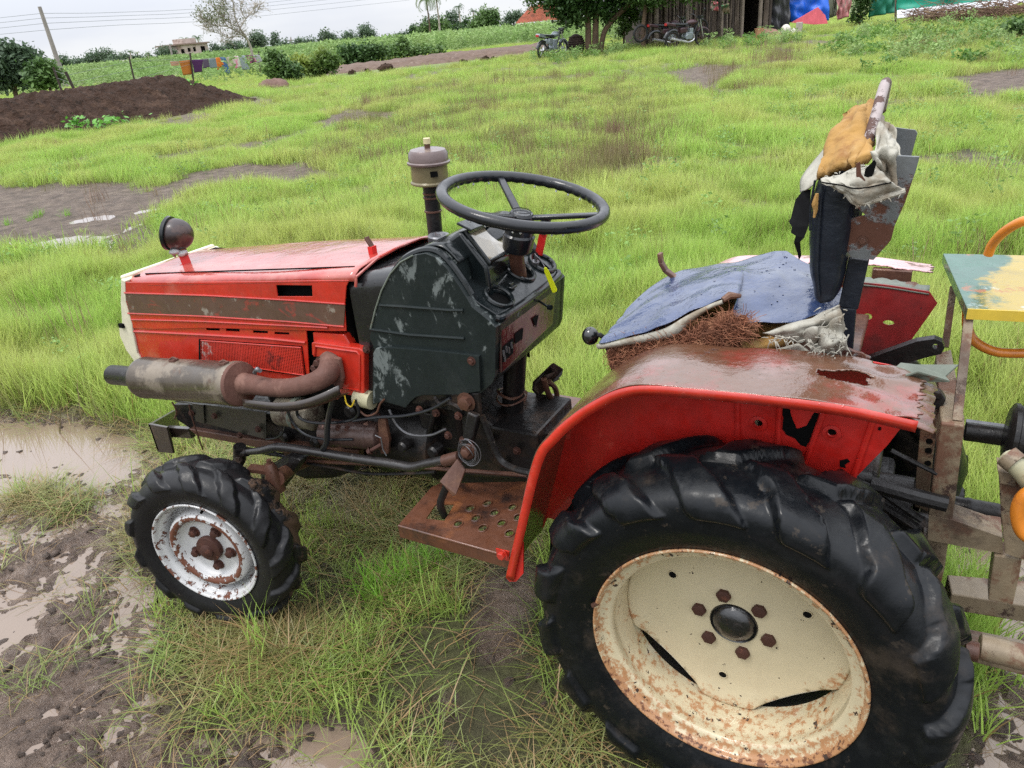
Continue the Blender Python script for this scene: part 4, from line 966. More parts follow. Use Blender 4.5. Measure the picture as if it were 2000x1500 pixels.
        obj('corroded_lip', (Vt, [(2*i, 2*i+1, 2*i+3, 2*i+2) for i in range(len(sel)-1)]), M_greylip, Fd, solid=0.003)
        obj('rear_lamp_bracket', merge(box((0.19, 0.335, 1.0), (0.085, 0.02, 0.05)), box((0.20, 0.29, 0.985), (0.05, 0.10, 0.02))), M_rusty, Fd, bevel=0.003)
    return Fd
fender(-1, M_fendtop); fender(1, M_pink)

# ---------------- wheels
def tyre(half, N, ctr, R2, name, m, parent, lug, sweep, NA=540, seed=0, flatten=None, mud=None):
    """half: profile (offset from centre, radius) from centre line to bead"""
    hp = spline([np.array([a, b, 0]) for a, b in half], 7)
    hp = np.array([[p[0], p[1]] for p in hp]); K = len(hp)
    seg = np.r_[0, np.cumsum(np.hypot(*np.diff(hp, axis=0).T))]; w = seg/seg[-1]
    tg_ = np.gradient(hp, axis=0); nrm = np.stack([-tg_[:, 1], tg_[:, 0]], 1); nrm /= np.linalg.norm(nrm, axis=1)[:, None]
    nrm = np.where((nrm[:, 1:2] < 0) & (hp[:, 1:2] > 0.39*0), nrm*1, nrm)
    # outward normal: away from the section centre
    sc_ = np.array([0, (hp[0, 1]+hp[-1, 1])/2]); s_ = np.sign(((hp-sc_)*nrm).sum(1)); nrm = nrm*s_[:, None]
    th = np.linspace(0, 2*pi, NA, endpoint=False)
    rows = []; muds = []
    wend = lug['end']
    for side in (1, -1):
        ks = range(K-1, -1, -1) if side == 1 else range(1, K)
        for k in ks:
            ph = (th/(2*pi)*N + sweep*(w[k]**0.9)*N/(2*pi)*1.0 + (0 if side == 1 else 0.5))
            wob = 0.05*noise2(th*N*0.7+seed, np.full_like(th, w[k]*6+side*3))
            fr = (ph+wob) % 1.0
            width = lug['w0']+(lug['w1']-lug['w0'])*min(1, w[k]/wend)
            dd_ = np.abs(fr-0.5); e_ = lug['soft']
            msk = 1-sstep(width/2-e_, width/2+e_, dd_)
            fade = (1-sstep(wend-0.015, wend+0.012, w[k]))
            cen = 1.0 if w[k] > 0.04 else 0.85
            wear = 1-0.18*(noise2(th*N*0.5+9+seed, np.full_like(th, w[k]*3))+0.3)
            hh = lug['h']*msk*fade*cen*wear*(1.0 if w[k] < wend*0.72 else 1-0.35*(w[k]-wend*0.72)/(wend*0.28))
            # chipped edges
            hh = hh*(1-0.5*sstep(0.35, 0.6, noise2(th*40+seed, np.full_like(th, w[k]*30)))*sstep(width/2-0.10, width/2, dd_))
            off = hp[k, 0]+nrm[k, 0]*hh; r = hp[k, 1]+nrm[k, 1]*hh
            rows.append((side*off, r)); muds.append(np.full(NA, 1-w[k]))
    Vv = []
    axn, e1, e2 = R2            # outward axis, forward dir, up
    for off, r in rows:
        P_ = ctr[None, :]+axn[None, :]*np.asarray(off)[:, None]+e1[None, :]*(r*np.cos(th))[:, None]+e2[None, :]*(r*np.sin(th))[:, None]
        Vv.append(P_)
    Vv = np.concatenate(Vv); nr = len(rows)
    i, k = np.meshgrid(np.arange(nr-1), np.arange(NA), indexing='ij'); k2 = (k+1) % NA
    Fq = np.stack([i*NA+k, (i+1)*NA+k, (i+1)*NA+k2, i*NA+k2], -1).reshape(-1, 4)
    at = {'mud': mud(Vv) if mud is not None else np.concatenate(muds)*0}
    o = rawmesh(name, Vv, Fq, m, at); attach(o, parent); return o
ZR = 0.4355
rear_half = [(0.0, 0.411), (0.045, 0.409), (0.080, 0.400), (0.104, 0.384), (0.113, 0.355), (0.112, 0.326), (0.102, 0.296), (0.090, 0.270)]
def rear_wheel(sgn, lab):
    Wl = sub('rear_wheel', (0, sgn*0.4468, ZR), T, label=lab)
    axn = np.array([0, sgn*1.0, 0]); e1 = np.array([1.0, 0, 0]); e2 = np.array([0, 0, 1.0])
    def P(t): return np.array([0, sgn*(0.4468+t), ZR])
    tyre(rear_half, 15, P(-0.09), (axn, e1, e2), 'tyre', M_rubber, Wl, dict(h=0.022, w0=0.40, w1=0.62, soft=0.055, end=0.60), 0.46, 760)
    pr_ = [(0.268, -0.004), (0.272, 0.0), (0.2735, 0.004), (0.2705, 0.007), (0.266, 0.004), (0.262, -0.006), (0.256, -0.012), (0.244, -0.016), (0.238, -0.024), (0.240, -0.045), (0.238, -0.055), (0.236, -0.066), (0.2345, -0.080), (0.2345, -0.110), (0.2345, -0.122)]
    pr_ = [(p[0], p[1]) for p in spline([np.array([a, b, 0]) for a, b in pr_], 3)]
    # barrel with wear attribute
    rm = obj('rim', lathe(pr_, P(0), axn, 144), M_creamrim, Wl, smooth=50)
    def wr_(c):
        r = math.hypot(c.x, c.z-ZR); t = sgn*c.y-0.4468
        return (1.0 if r > 0.262 else 0.7 if r > 0.245 else 0.5 if r > 0.225 else 0.3)+(0.25 if c.z < ZR-0.1 else 0)
    setattr_(rm, 'wear', wr_)
    obj('inner_barrel', lathe([(0.2345, -0.122), (0.240, -0.135), (0.2445, -0.165), (0.262, -0.172), (0.272, -0.18)], P(0), axn, 72), M_greasy, Wl)
    # dished disc: three lobes pressed out to the barrel with crescent openings between them
    def rout(a):
        R_ = 0.2345
        for c_, hw in ((-132, 29), (-50, 28), (88, 29)):
            d = math.degrees((a-radians(c_)+pi) % (2*pi)-pi)
            if abs(d) < hw:
                chord = 0.2345*cos(radians(hw))/cos(radians(d)); R_ = min(R_, chord-0.004*cos(radians(d/hw*90)))
        return R_
    rr_k = [0.03, 0.05, 0.09, 0.13, 0.152, 0.168, 0.182, 0.195, 0.207, 0.218, 0.229, 1.0]
    NTH = 216; V = []; F = []
    for ia in range(NTH):
        a = 2*pi*ia/NTH; Ro = rout(a)
        for r in rr_k:
            rr_a = min(r, Ro); cut = sstep(0.004, 0.02, 0.2345-Ro)
            dz_ = -0.120+0.003*(1-float(sstep(0.09, 0.14, rr_a)))+float(0.012*sstep(0.175, 0.232, rr_a)*(1-0.6*cut))
            V.append((rr_a*cos(a), sgn*(0.4468+dz_), ZR+rr_a*sin(a)))
    nk = len(rr_k)
    for ia in range(NTH):
        for k in range(nk-1):
            F.append((ia*nk+k, ia*nk+k+1, ((ia+1) % NTH)*nk+k+1, ((ia+1) % NTH)*nk+k))
    dsc = obj('wheel_disc', (V, F), M_creamrim, Wl, smooth=50, solid=0.005)
    setattr_(dsc, 'wear', lambda c: 0.10+0.5*max(0, (math.hypot(c.x, c.z-ZR)-0.19)/0.045) if c.z > ZR-0.05 else 0.22+0.6*max(0, (math.hypot(c.x, c.z-ZR)-0.17)/0.06))
    for c in (147, 28, -96):
        p_ = P(-0.117)+np.array([0.160*cos(radians(c)), 0, 0.160*sin(radians(c))])
        obj('disc_hole', lathe([(0.0001, 0.0012), (0.0085, 0.001), (0.0088, -0.002)], p_, axn, 16), M_dark, Wl)
        obj('hole_lip', tube([p_+np.array([0.0095*cos(q), sgn*0.001, 0.0095*sin(q)]) for q in np.linspace(0, 2*pi, 17)], 0.0012, 5), M_creamrim, Wl)
    obj('hub', lathe([(0.052, -0.125), (0.052, -0.116), (0.049, -0.111), (0.046, -0.114), (0.043, -0.110), (0.036, -0.101), (0.022, -0.096), (0.0001, -0.094)], P(0), axn, 40), M_hub, Wl)
    for k in range(6):
        a = radians(108+60*k); obj('wheel_bolt', bolt(P(-0.121)+np.array([0.075*cos(a), 0, 0.075*sin(a)]), axn, 0.0155, 0.015), M_bolt, Wl)
    for (a, r) in ((5, 0.083), (-105, 0.078)):
        a = radians(a); obj('small_bolt', lathe([(0.005, 0), (0.005, 0.004), (0.0001, 0.005)], P(-0.120)+np.array([r*cos(a), 0, r*sin(a)]), axn, 10), M_bolt, Wl)
    obj('valve_stem', tube([P(0.0)+np.array([-0.262, 0, 0.06]), P(0.014)+np.array([-0.268, 0, 0.063])], 0.005, 8), M_rusty, Wl)
    obj('brake_drum', lathe([(0.0001, -0.19), (0.13, -0.19), (0.13, -0.15), (0.06, -0.135), (0.0001, -0.13)], P(0), axn, 36), M_dark, Wl)
    return Wl
rear_wheel(-1, 'near cream rear wheel with worn wet lugged tyre'); rear_wheel(1, 'far rear wheel')
FZ = 0.2904
front_half = [(0.0, 0.268), (0.028, 0.267), (0.050, 0.258), (0.066, 0.243), (0.072, 0.226), (0.070, 0.208), (0.064, 0.190), (0.056, 0.172)]
def front_wheel(sgn, cx, cy, st_, lab):
    Wl = sub('front_wheel', (cx, cy, FZ), T, label=lab)
    if sgn < 0: axn = np.array([sin(st_), -cos(st_), 0]); e1 = np.array([cos(st_), sin(st_), 0])
    else: axn = np.array([-sin(st_), cos(st_), 0]); e1 = np.array([cos(st_), sin(st_), 0])
    e2 = np.array([0, 0, 1.0]); C0 = np.array([cx, cy, FZ])
    P = lambda t: C0+axn*t
    tyre(front_half, 13, P(-0.058), (axn, e1, e2), 'tyre', M_muddyrub, Wl, dict(h=0.017, w0=0.36, w1=0.52, soft=0.07, end=0.58), 0.55, 480, seed=5,
         mud=lambda V: ((V-C0)@e1 > 0.17)*1.0*np.clip(-(((V-C0)@axn)+0.02)*18, 0, 1))
    q = [(0.172, -0.005), (0.1754, 0.0), (0.1765, 0.003), (0.174, 0.006), (0.169, 0.003), (0.165, -0.010), (0.158, -0.018), (0.152, -0.032), (0.150, -0.058), (0.142, -0.068), (0.136, -0.058), (0.134, -0.028), (0.129, -0.012), (0.121, -0.006), (0.113, -0.006), (0.106, -0.012), (0.100, -0.026), (0.092, -0.034), (0.080, -0.036), (0.060, -0.034), (0.0001, -0.034)]
    q = [(p[0], p[1]) for p in spline([np.array([a, b, 0]) for a, b in q], 3)]
    rm = obj('rim', lathe([(max(a, 1e-4), b) for a, b in q], C0, axn, 96), M_whiterim, Wl, smooth=50)
    def wr_(c):
        r = (Vector(c)-Vector(C0)); t = r.dot(Vector(axn)); r = math.sqrt(max(0, r.length_squared-t*t))
        a = 0.18
        if 0.104 < r < 0.123: a = 1.0
        elif 0.098 < r < 0.131: a = 0.66
        elif r > 0.146: a = 0.72
        return a
    setattr_(rm, 'wear', wr_)
    obj('hub', lathe([(0.040, -0.034), (0.042, -0.022), (0.040, -0.016), (0.022, -0.012), (0.020, -0.004), (0.012, 0.0), (0.0001, 0.0)], C0, axn, 32), M_bolt, Wl)
    for k in range(5):
        a = radians(60+72*k); obj('wheel_bolt', bolt(P(-0.034)+e1*0.066*cos(a)+e2*0.066*sin(a), axn, 0.0125, 0.016), M_bolt, Wl)
    obj('valve_stem', tube([P(-0.02)+e1*0.03+e2*0.150, P(-0.004)+e1*0.03+e2*0.145], 0.004, 8), M_dark, Wl)
    return Wl
front_wheel(-1, -1.4995, -0.4976, 0.2176, 'near white front wheel with rust ring, turned slightly')
front_wheel(1, -1.4995, 0.4976, 0.2176, 'far front wheel')

# ---------------- seat
S = sub('seat', (-0.1, 0, 1.0), T, label='torn driver seat with blue vinyl cover')
zsf = lambda x: 1.06+0.10*(x+0.30)
# vinyl cover top: pixel grid onto a gently domed sheet
near_edge = [(1167, 671), (1215, 660), (1262, 648), (1300, 634), (1345, 610), (1385, 592), (1440, 581), (1432, 612), (1455, 632), (1500, 634), (1548, 632), (1590, 615), (1652, 590)]
far_edge = [(1228, 602), (1262, 570), (1300, 541), (1335, 528), (1372, 521), (1410, 515), (1447, 509), (1478, 499), (1508, 489), (1530, 492), (1545, 497), (1570, 508), (1640, 540)]
ynr = [-0.21, -0.20, -0.195, -0.19, -0.17, -0.16, -0.15, -0.17, -0.18, -0.18, -0.18, -0.15, -0.06]
NE = spline([U(a, b, y=y) for (a, b), y in zip(near_edge, ynr)], 4)
yfr = [-0.02, 0.06, 0.13, 0.16, 0.17, 0.18, 0.18, 0.18, 0.18, 0.16, 0.14, 0.10, 0.05]
FE = spline([U(a, b, y=y) for (a, b), y in zip(far_edge, yfr)], 4)
def cover(i, j):
    k = min(int(round(i*(len(NE)-1))), len(NE)-1)
    p = NE[k]*(1-j)+FE[k]*j
    z = 0.013*sin(pi*min(1, j*1.15))*sin(pi*min(1, max(0.03, i)))+0.006*float(noise2(i*7, j*5))+0.005*float(noise2(i*16+4*j, j*6))*(1-j)+0.010*math.exp(-((i-0.72)/0.07)**2)*math.exp(-((j-0.35)/0.3)**2)
    return (p[0], p[1], p[2]+z)
cv = obj('seat_cover', surf(cover, len(NE), 22), M_blue, S, smooth=80, solid=0.003)
md = cv.modifiers.new('sub', 'SUBSURF'); md.levels = 1; md.render_levels = 1
dp = []
for k in range(70):
    i = rng.uniform(0.05, 0.95); j = rng.uniform(0.08, 0.9); p = np.array(cover(i, j))+[0, 0, 0.0022]; r_ = rng.uniform(0.001, 0.0026)
    dp.append(sphere(p, r_, 6, (1.2, 1.2, 0.5)))
obj('water_drops', merge(*dp), mat('clear_bluish_drop', (0.02, 0.03, 0.08), 0.03, 0, coat=1), S, kind='stuff')
# torn flap end and white backing lip
bl = [(1165, 673), (1215, 663), (1262, 652), (1302, 640), (1340, 618), (1385, 596), (1412, 586)]
b2 = [(1172, 681), (1220, 674), (1262, 668), (1318, 656), (1350, 628), (1384, 604), (1412, 592)]
A_ = spline([U(a, b, y=-0.203+0.012*k/2) for k, (a, b) in enumerate(bl)], 4); B_ = spline([U(a, b, y=-0.198+0.010*k/2) for k, (a, b) in enumerate(b2)], 4)
obj('cover_backing', surf(lambda i, j: tuple(A_[int(round(i*(len(A_)-1)))]*(1-j)+B_[int(round(i*(len(A_)-1)))]*j+np.array([0, -0.006*sin(j*pi), 0])), len(A_), 6), M_white, S, smooth=80, solid=0.003)
obj('rolled_edge', tube([U(a, b, y=-0.19+0.01*k) for k, (a, b) in enumerate([(1412, 586), (1425, 577), (1447, 578)])], [0.006, 0.008, 0.004], 8), M_rusty, S)
# foam block
fm = spline([U(a, b, y=-0.165) for a, b in [(1400, 672), (1440, 668), (1480, 662), (1520, 650), (1560, 640), (1592, 640)]], 4)
fm2 = spline([U(a, b, y=-0.165) for a, b in [(1400, 684), (1440, 690), (1480, 690), (1520, 682), (1560, 672), (1592, 655)]], 4)
def foam(i, j):
    k = int(round(i*(len(fm)-1))); a = fm[k]; b = fm2[k]
    if j < 0.5: p = a*(1-j*2)+b*(j*2); return (p[0], p[1]-0.012*sin(j*2*pi), p[2])
    return (b[0], b[1]+(j-0.5)*0.6, b[2])
obj('foam_pad', surf(foam, len(fm), 16), M_foam, S, smooth=80)
obj('foam_core', merge(box((-0.08, 0.0, 1.0), (0.26, 0.24, 0.055)), box((-0.06, 0.02, 1.035), (0.20, 0.16, 0.03))), M_foam, S, bevel=0.012)
# coir: a mat of thin fibres over a core
cq = [(1178, 690), (1260, 676), (1330, 662), (1378, 640), (1420, 622), (1462, 634), (1450, 655), (1400, 672), (1395, 690), (1330, 690), (1250, 700), (1215, 722), (1185, 714)]
CP = [(U(a, b, y=-0.19)[0], U(a, b, y=-0.19)[2]) for a, b in cq]
obj('coir_core', plate(CP, [], lambda x, z: (x, -0.178, z), (0, 0.06, 0)), M_coir, S, smooth=0, bevel=0.008)
obj('coir_core', box((-0.24, -0.06, 0.975), (0.12, 0.18, 0.04)), M_coir, S, bevel=0.01)
def inpoly(x, z, P_):
    c = False; j = len(P_)-1
    for i in range(len(P_)):
        if ((P_[i][1] > z) != (P_[j][1] > z)) and (x < (P_[j][0]-P_[i][0])*(z-P_[i][1])/(P_[j][1]-P_[i][1])+P_[i][0]): c = not c
        j = i
    return c
fb_ = []; cnt = 0
xs = [p[0] for p in CP]; zs_ = [p[1] for p in CP]
while cnt < 2600:
    x = rng.uniform(min(xs), max(xs)); z = rng.uniform(min(zs_), max(zs_))
    if not inpoly(x, z, CP): continue
    cnt += 1; a = rng.gauss(0.15, 0.8); L = rng.uniform(0.015, 0.05); yb = -0.180-rng.random()**1.5*0.018; k_ = rng.uniform(-80, 80)
    pts = []; px_, pz_ = x, z
    for s in range(5):
        pts.append((px_, yb-0.004*sin(s*1.3+cnt), pz_)); px_ += cos(a)*L/4; pz_ += sin(a)*L/4; a += k_*L/4
    fb_.append(tube(pts, 0.00055, 3, cap=False))
obj('coir_fibres', merge(*fb_), M_coir, S, smooth=0, kind='stuff', label='mass of rust brown coconut fibre')
# frayed white lining at the rear of the cushion
def rag(pix, y0, m, parent, name, seed, amp=0.012, depth=0.02, nx=16, nz_=10):
    """crumpled cloth patch through a 4-corner pixel quad"""
    q = [U(a, b, y=y0+dy) for (a, b, dy) in pix]
    def fn(i, j):
        p = (q[0]*(1-i)+q[1]*i)*(1-j)+(q[3]*(1-i)+q[2]*i)*j
        n1 = float(noise2(i*2.6+seed, j*2.0)); n2 = 0.45*float(noise2(i*5+seed*2+2*j, j*3+3))
        e = 0.3+0.7*sin(pi*i)*sin(pi*j)
        return (p[0]+amp*n2*0.8, p[1]-depth*(n1*1.2+0.3)*e-amp*n2, p[2]+amp*n1*0.8+0.004*n2)
    return obj(name, surf(fn, nx, nz_), m, parent, smooth=80, solid=0.002)
rag([(1490, 650, -.0), (1640, 598, 0.02), (1655, 640, 0), (1560, 668, 0)], -0.19, M_white, S, 'torn_lining', 1.0, 0.016, 0.03, 26, 16)
rag([(1570, 650, 0), (1650, 612, 0), (1656, 690, 0), (1590, 700, 0)], -0.20, M_white, S, 'torn_lining', 5.0, 0.020, 0.035, 26, 22)
rag([(1465, 690, -.0), (1560, 672, 0.0), (1610, 702, 0), (1490, 702, 0)], -0.20, M_white, S, 'torn_lining', 9.0, 0.006, 0.01, 20, 10)
fr_ = []
for k in range(90):
    a, b = rng.choice([(rng.uniform(1570, 1655), rng.uniform(655, 700)), (rng.uniform(1600, 1658), rng.uniform(600, 690)), (rng.uniform(1500, 1560), rng.uniform(655, 668))])
    p = U(a, b, y=-0.215-rng.random()*0.02); d = np.array([rng.uniform(-1, 1), -0.3, rng.uniform(-1.3, 0.4)])*0.013
    fr_.append(tube([p, p+d*0.5+[0, -0.003, 0.002], p+d], [0.0014, 0.001, 0.0005], 4, cap=False))
obj('frayed_threads', merge(*fr_), M_white, S, smooth=0, kind='stuff')
obj('seat_pan', box((-0.08, 0, 0.955), (0.48, 0.36, 0.02)), M_rusty, S, bevel=0.004)
obj('seat_mount', merge(box((-0.05, 0, 0.88), (0.22, 0.22, 0.14)), box((0.08, 0, 0.80), (0.2, 0.2, 0.14))), M_greasy, T, bevel=0.01)
# ---------------- backrest
B = sub('backrest', (0.12, 0, 1.1), T, label='torn backrest with bare foam, cloth and rusty plates')
yb = -0.15
pl = [(1690, 420), (1662, 395), (1700, 340), (1750, 305), (1757, 304), (1796, 306), (1790, 330), (1768, 395), (1748, 440), (1740, 470), (1706, 508), (1662, 503), (1648, 480), (1655, 430)]
hp_ = [(1742, 350), (1752, 345), (1750, 358), (1743, 366)]
obj('side_plate', ypoly(pl, yb, 0.005, [hp_]), M_plate, B, smooth=0, bevel=0.001)
obj('side_plate', ypoly([(1725, 258), (1740, 248), (1788, 254), (1792, 260), (1778, 312), (1768, 350), (1730, 345), (1720, 300)], 0.13, 0.005), M_plate, B, smooth=0, bevel=0.001)
obj('rivet', bolt(U(1685, 470, y=yb-0.001), (0, -1, 0), 0.006, 0.005), M_rusty, B)
obj('back_sheet', (lambda q: (q+[p+np.array([0.006, 0, -0.002]) for p in q], qf))([U(1700, 500, y=-0.14), U(1772, 330, y=-0.14), U(1755, 300, y=0.12), U(1690, 470, y=0.12)]), M_plate, B, smooth=0)
# dark vinyl side column, rounded
lf = [(1590, 352), (1578, 400), (1574, 450), (1572, 500), (1576, 555), (1588, 590), (1612, 592)]
rt = [(1672, 372), (1672, 400), (1668, 450), (1660, 500), (1650, 540), (1640, 575), (1628, 592)]
LF = spline([U(a, b, y=-0.165) for a, b in lf], 4); RT = spline([U(a, b, y=-0.165) for a, b in rt], 4)
def colm(i, j):
    k = int(round(i*(len(LF)-1))); a, b = LF[k], RT[k]; c = (a+b)/2; h = (b-a)/2
    t = 2*pi*j; s1 = math.copysign(abs(cos(t))**0.6, cos(t)); s2 = math.copysign(abs(sin(t))**0.6, sin(t))
    f = 1 if i < 0.9 else 1-(i-0.9)*3
    p = c-h*s1*f
    return (p[0]+0.002*float(noise2(i*8, j*6)), p[1]+0.12+0.13*s2*f*-1*-1-0.0+0.003*float(noise2(i*5, j*9)), p[2]+0.05*(p[1]*0))
o_ = obj('vinyl_cover', surf(colm, len(LF), 41), M_navy, B, smooth=80)
for q in ([(1592, 352), (1584, 400), (1582, 450)], [(1606, 362), (1600, 430), (1596, 520), (1600, 580)]):
    obj('stitched_seam', tube([U(a, b, y=-0.178) for a, b in q], 0.0022, 6, sm=4), M_navy, B)
obj('peeled_strip', tube([U(a, b, y=-0.182) for a, b in [(1596, 378), (1592, 398), (1593, 410), (1590, 425)]], [0.003, 0.006, 0.004, 0.002], 6, sm=3), M_foam, B)
# hanging black flap in front
fp = [(1582, 372), (1566, 375), (1552, 392), (1545, 425), (1541, 432), (1548, 442), (1546, 452), (1556, 458), (1552, 470), (1558, 492), (1560, 509), (1565, 500), (1564, 470), (1572, 462), (1580, 440)]
fp = [(1582, 368)]+fp
Pf = [U(a, b, y=-0.13) for a, b in fp]
obj('torn_flap', plate([(p[0], p[2]) for p in Pf], [], lambda x, z: (x, -0.13+0.01*sin(z*40), z), (0, 0.003, 0)), M_flap, B, smooth=0)
# yellow foam sheet
ff = [(1704, 204), (1685, 212), (1660, 228), (1642, 262), (1630, 290), (1617, 318), (1602, 340), (1640, 330), (1675, 322), (1698, 310), (1704, 280), (1708, 240)]
qF = [U(1712, 204, y=0.05), U(1655, 222, y=0.05), U(1598, 346, y=-0.155), U(1700, 312, y=-0.165)]
def foamf(i, j):
    p = (qF[0]*(1-i)+qF[1]*i)*(1-j)+(qF[3]*(1-i)+qF[2]*i)*j
    bulge = 0.02*sin(pi*i)*sin(pi*j)
    ed_ = 0.010*(float(fbm(i*7, 2.2, 3))*(1-min(1, j*5)) + float(fbm(i*7+9, 5.2, 3))*(1-min(1, (1-j)*5))); return (p[0]-bulge*0.3+0.010*float(noise2(i*3, j*3))+0.008*float(fbm(j*6, i*2, 3)), p[1]-bulge+0.014*float(noise2(i*3+3, j*4))+0.004*float(noise2(i*9, j*11)), p[2]+ed_+0.008*float(noise2(i*4, j*3+9))+0.010*sin(pi*j)*sin(pi*i))
obj('foam_sheet', surf(foamf, 22, 26), M_foam, B, smooth=80, solid=0.016)
# bent pipe hoop, seen nearly edge on
obj('hoop_pipe', tube([U(1693, 290, y=-0.10), U(1700, 262, y=-0.09), U(1712, 222, y=-0.05), U(1722, 185, y=0.0), U(1729, 163, y=0.04), U(1731, 168, y=0.10), U(1722, 215, y=0.16)], [0.0085, 0.0095, 0.0095, 0.0095, 0.009, 0.009, 0.0085], 14, sm=5), M_chip, B)
# white cloth wrapped round: back panel, collar, left hem
rag([(1716, 218, 0.10), (1744, 248, 0.06), (1760, 300, -0.02), (1706, 300, -0.05)], -0.12, M_white, B, 'white_cloth', 3.0, 0.010, 0.02, 22, 22)
rag([(1700, 296, 0.0), (1752, 282, 0.0), (1752, 372, 0.0), (1716, 350, 0.0)], -0.175, M_white, B, 'white_cloth', 13.0, 0.012, 0.02, 22, 22)
col_ = [U(a, b, y=y) for a, b, y in [(1604, 350, -0.180), (1640, 338, -0.190), (1680, 322, -0.19), (1712, 326, -0.185)]]
co2 = [U(a, b, y=y) for a, b, y in [(1612, 352, -0.185), (1650, 372, -0.200), (1680, 396, -0.205), (1768, 372, -0.19)]]
cA = spline(col_, 8); cB = spline(co2, 8)
obj('white_cloth', surf(lambda i, j: tuple(cA[int(round(i*(len(cA)-1)))]*(1-j)+cB[int(round(i*(len(cA)-1)))]*j+np.array([0, -0.018*sin(pi*j)+0.006*float(noise2(i*6, j*5)), 0.006*float(noise2(i*5+7, j*6))-0.004*sin(pi*i)])), len(cA), 16), M_white, B, smooth=80, solid=0.003)
cM = [c*(0.45)+d*0.55+np.array([0, -0.021, 0]) for c, d in zip(cA, cB)]
obj('hem_line', tube(cM, 0.0012, 4), M_dark, B)
fr2 = []
for k in range(60):
    t_ = rng.random(); c = cB[int(t_*(len(cB)-1))] if k % 3 else cA[int(t_*(len(cA)-1))]; c = c+np.array([rng.uniform(-.004, .004), -0.006, rng.uniform(-.003, .003)]); d = np.array([rng.uniform(-1, 1), -0.3, rng.uniform(-1.2, 0.5)])*0.006
    fr2.append(tube([c, c+d*0.5, c+d+np.array([0, 0, -0.002])], [0.0012, 0.0009, 0.0004], 4, cap=False))
obj('frayed_edge', merge(*fr2), M_white, B, smooth=0, kind='stuff')
obj('hem_roll', tube([c+np.array([0, -0.003, 0]) for c in cB[3:]], [0.005]*(len(cB)-3), 8), M_white, B)
le = [U(a, b, y=y) for a, b, y in [(1660, 226, 0.06), (1632, 262, 0.03), (1602, 300, 0.0), (1577, 330, -0.04), (1564, 352, -0.06), (1563, 376, -0.08)]]
li = [U(a, b, y=y) for a, b, y in [(1664, 230, 0.0), (1640, 265, -0.03), (1615, 305, -0.08), (1602, 340, -0.13), (1590, 358, -0.15), (1580, 368, -0.15)]]
lA = spline(le, 6); lB = spline(li, 6)
obj('white_cloth', surf(lambda i, j: tuple(lA[int(round(i*(len(lA)-1)))]*(1-j)+lB[int(round(i*(len(lA)-1)))]*j+np.array([0, -0.006*sin(pi*j)+0.003*float(noise2(i*6+20, j*5)), 0])), len(lA), 6), M_white, B, smooth=80, solid=0.002)
obj('dark_tear', ypoly([(1690, 330), (1708, 312), (1712, 318), (1706, 340), (1694, 356), (1686, 352)], -0.207, 0.001), M_dark, B, smooth=0)
obj('torn_strap', ypoly([(1672, 320), (1680, 316), (1682, 340), (1690, 352), (1684, 358), (1672, 344)], -0.212, 0.002), M_plate, B, smooth=0)
obj('backrest_post', merge(beam(U(1678, 505, y=-0.13), U(1657, 600, y=-0.13), 0.034, 0.012, up=(0, 1, 0)), beam(U(1657, 600, y=-0.13), U(1650, 690, y=-0.13), 0.028, 0.012, up=(0, 1, 0))), M_navy, B, smooth=0, bevel=0.002)
obj('backrest_post', beam(U(1612, 588, y=-0.05), U(1625, 640, y=-0.05), 0.05, 0.02, up=(0, 1, 0)), M_rusty, B, bevel=0.002)
obj('pivot_bracket', merge(ypoly([(1600, 680), (1640, 676), (1700, 700), (1690, 712), (1610, 702)], -0.19, 0.01), lathe([(0.007, 0), (0.012, 0), (0.012, 0.006), (0.007, 0.006)], U(1678, 698, y=-0.20), (0, -1, 0), 14)), M_plate, B, smooth=0)

# ---------------- levers around the seat
kb = U(1153, 656, y=-0.12); k2 = U(1185, 672, y=-0.11)
gl = obj('gear_lever', tube([kb, k2, (k2[0]+0.02, -0.05, 0.7)], 0.006, 8, sm=5), M_greasy, T)
obj('gear_knob', sphere(kb, 0.0195, 20, (1, 1, 1.1)), mat('black_ball_knob', (0.008, 0.009, 0.010), 0.15, coat=0.7, drops=1.5), gl)
q = [U(a, b, y=0.12) for a, b in [(1289, 494), (1291, 512), (1300, 528), (1316, 540), (1335, 548)]]
obj('hand_brake_lever', merge(*[beam(q[i], q[i+1]+(q[i+1]-q[i])*0.06, 0.010, 0.018, up=(0, 1, 0)) for i in range(4)]), M_rusty, T, smooth=30, bevel=0.002)
# black three-point lift arm
la = [(1640, 722), (1690, 702), (1790, 667), (1825, 662), (1840, 668), (1845, 680), (1838, 692), (1815, 697), (1700, 730), (1650, 740)]
obj('lift_arm', ypoly(la, 0.02, 0.022, [[(U_[0], U_[1]) for U_ in ring(1827, 677, 6, 5, 12)]]), M_greasy, T, smooth=0, bevel=0.004)
obj('top_hook', merge(ypoly([(1790, 770), (1815, 760), (1838, 766), (1848, 782), (1840, 798), (1822, 802), (1822, 790), (1830, 782), (1820, 776), (1800, 790)], -0.05, 0.02), ), M_greasy, T, smooth=0, bevel=0.004)
for pts, r in (([(1660, 935), (1720, 960), (1800, 1015)], 0.008), ([(1740, 880), (1800, 910), (1830, 925)], 0.005), ([(1640, 905), (1720, 985), (1790, 1030)], 0.010)):
    obj('stabiliser_rod', tube([U(a, b, y=-0.12) for a, b in pts], r, 8), M_greasy, T)
obj('lower_link', tube([U(1700, 945, y=-0.16), U(1790, 970, y=-0.16), U(1850, 985, y=-0.16)], 0.016, 10), M_greasy, T)
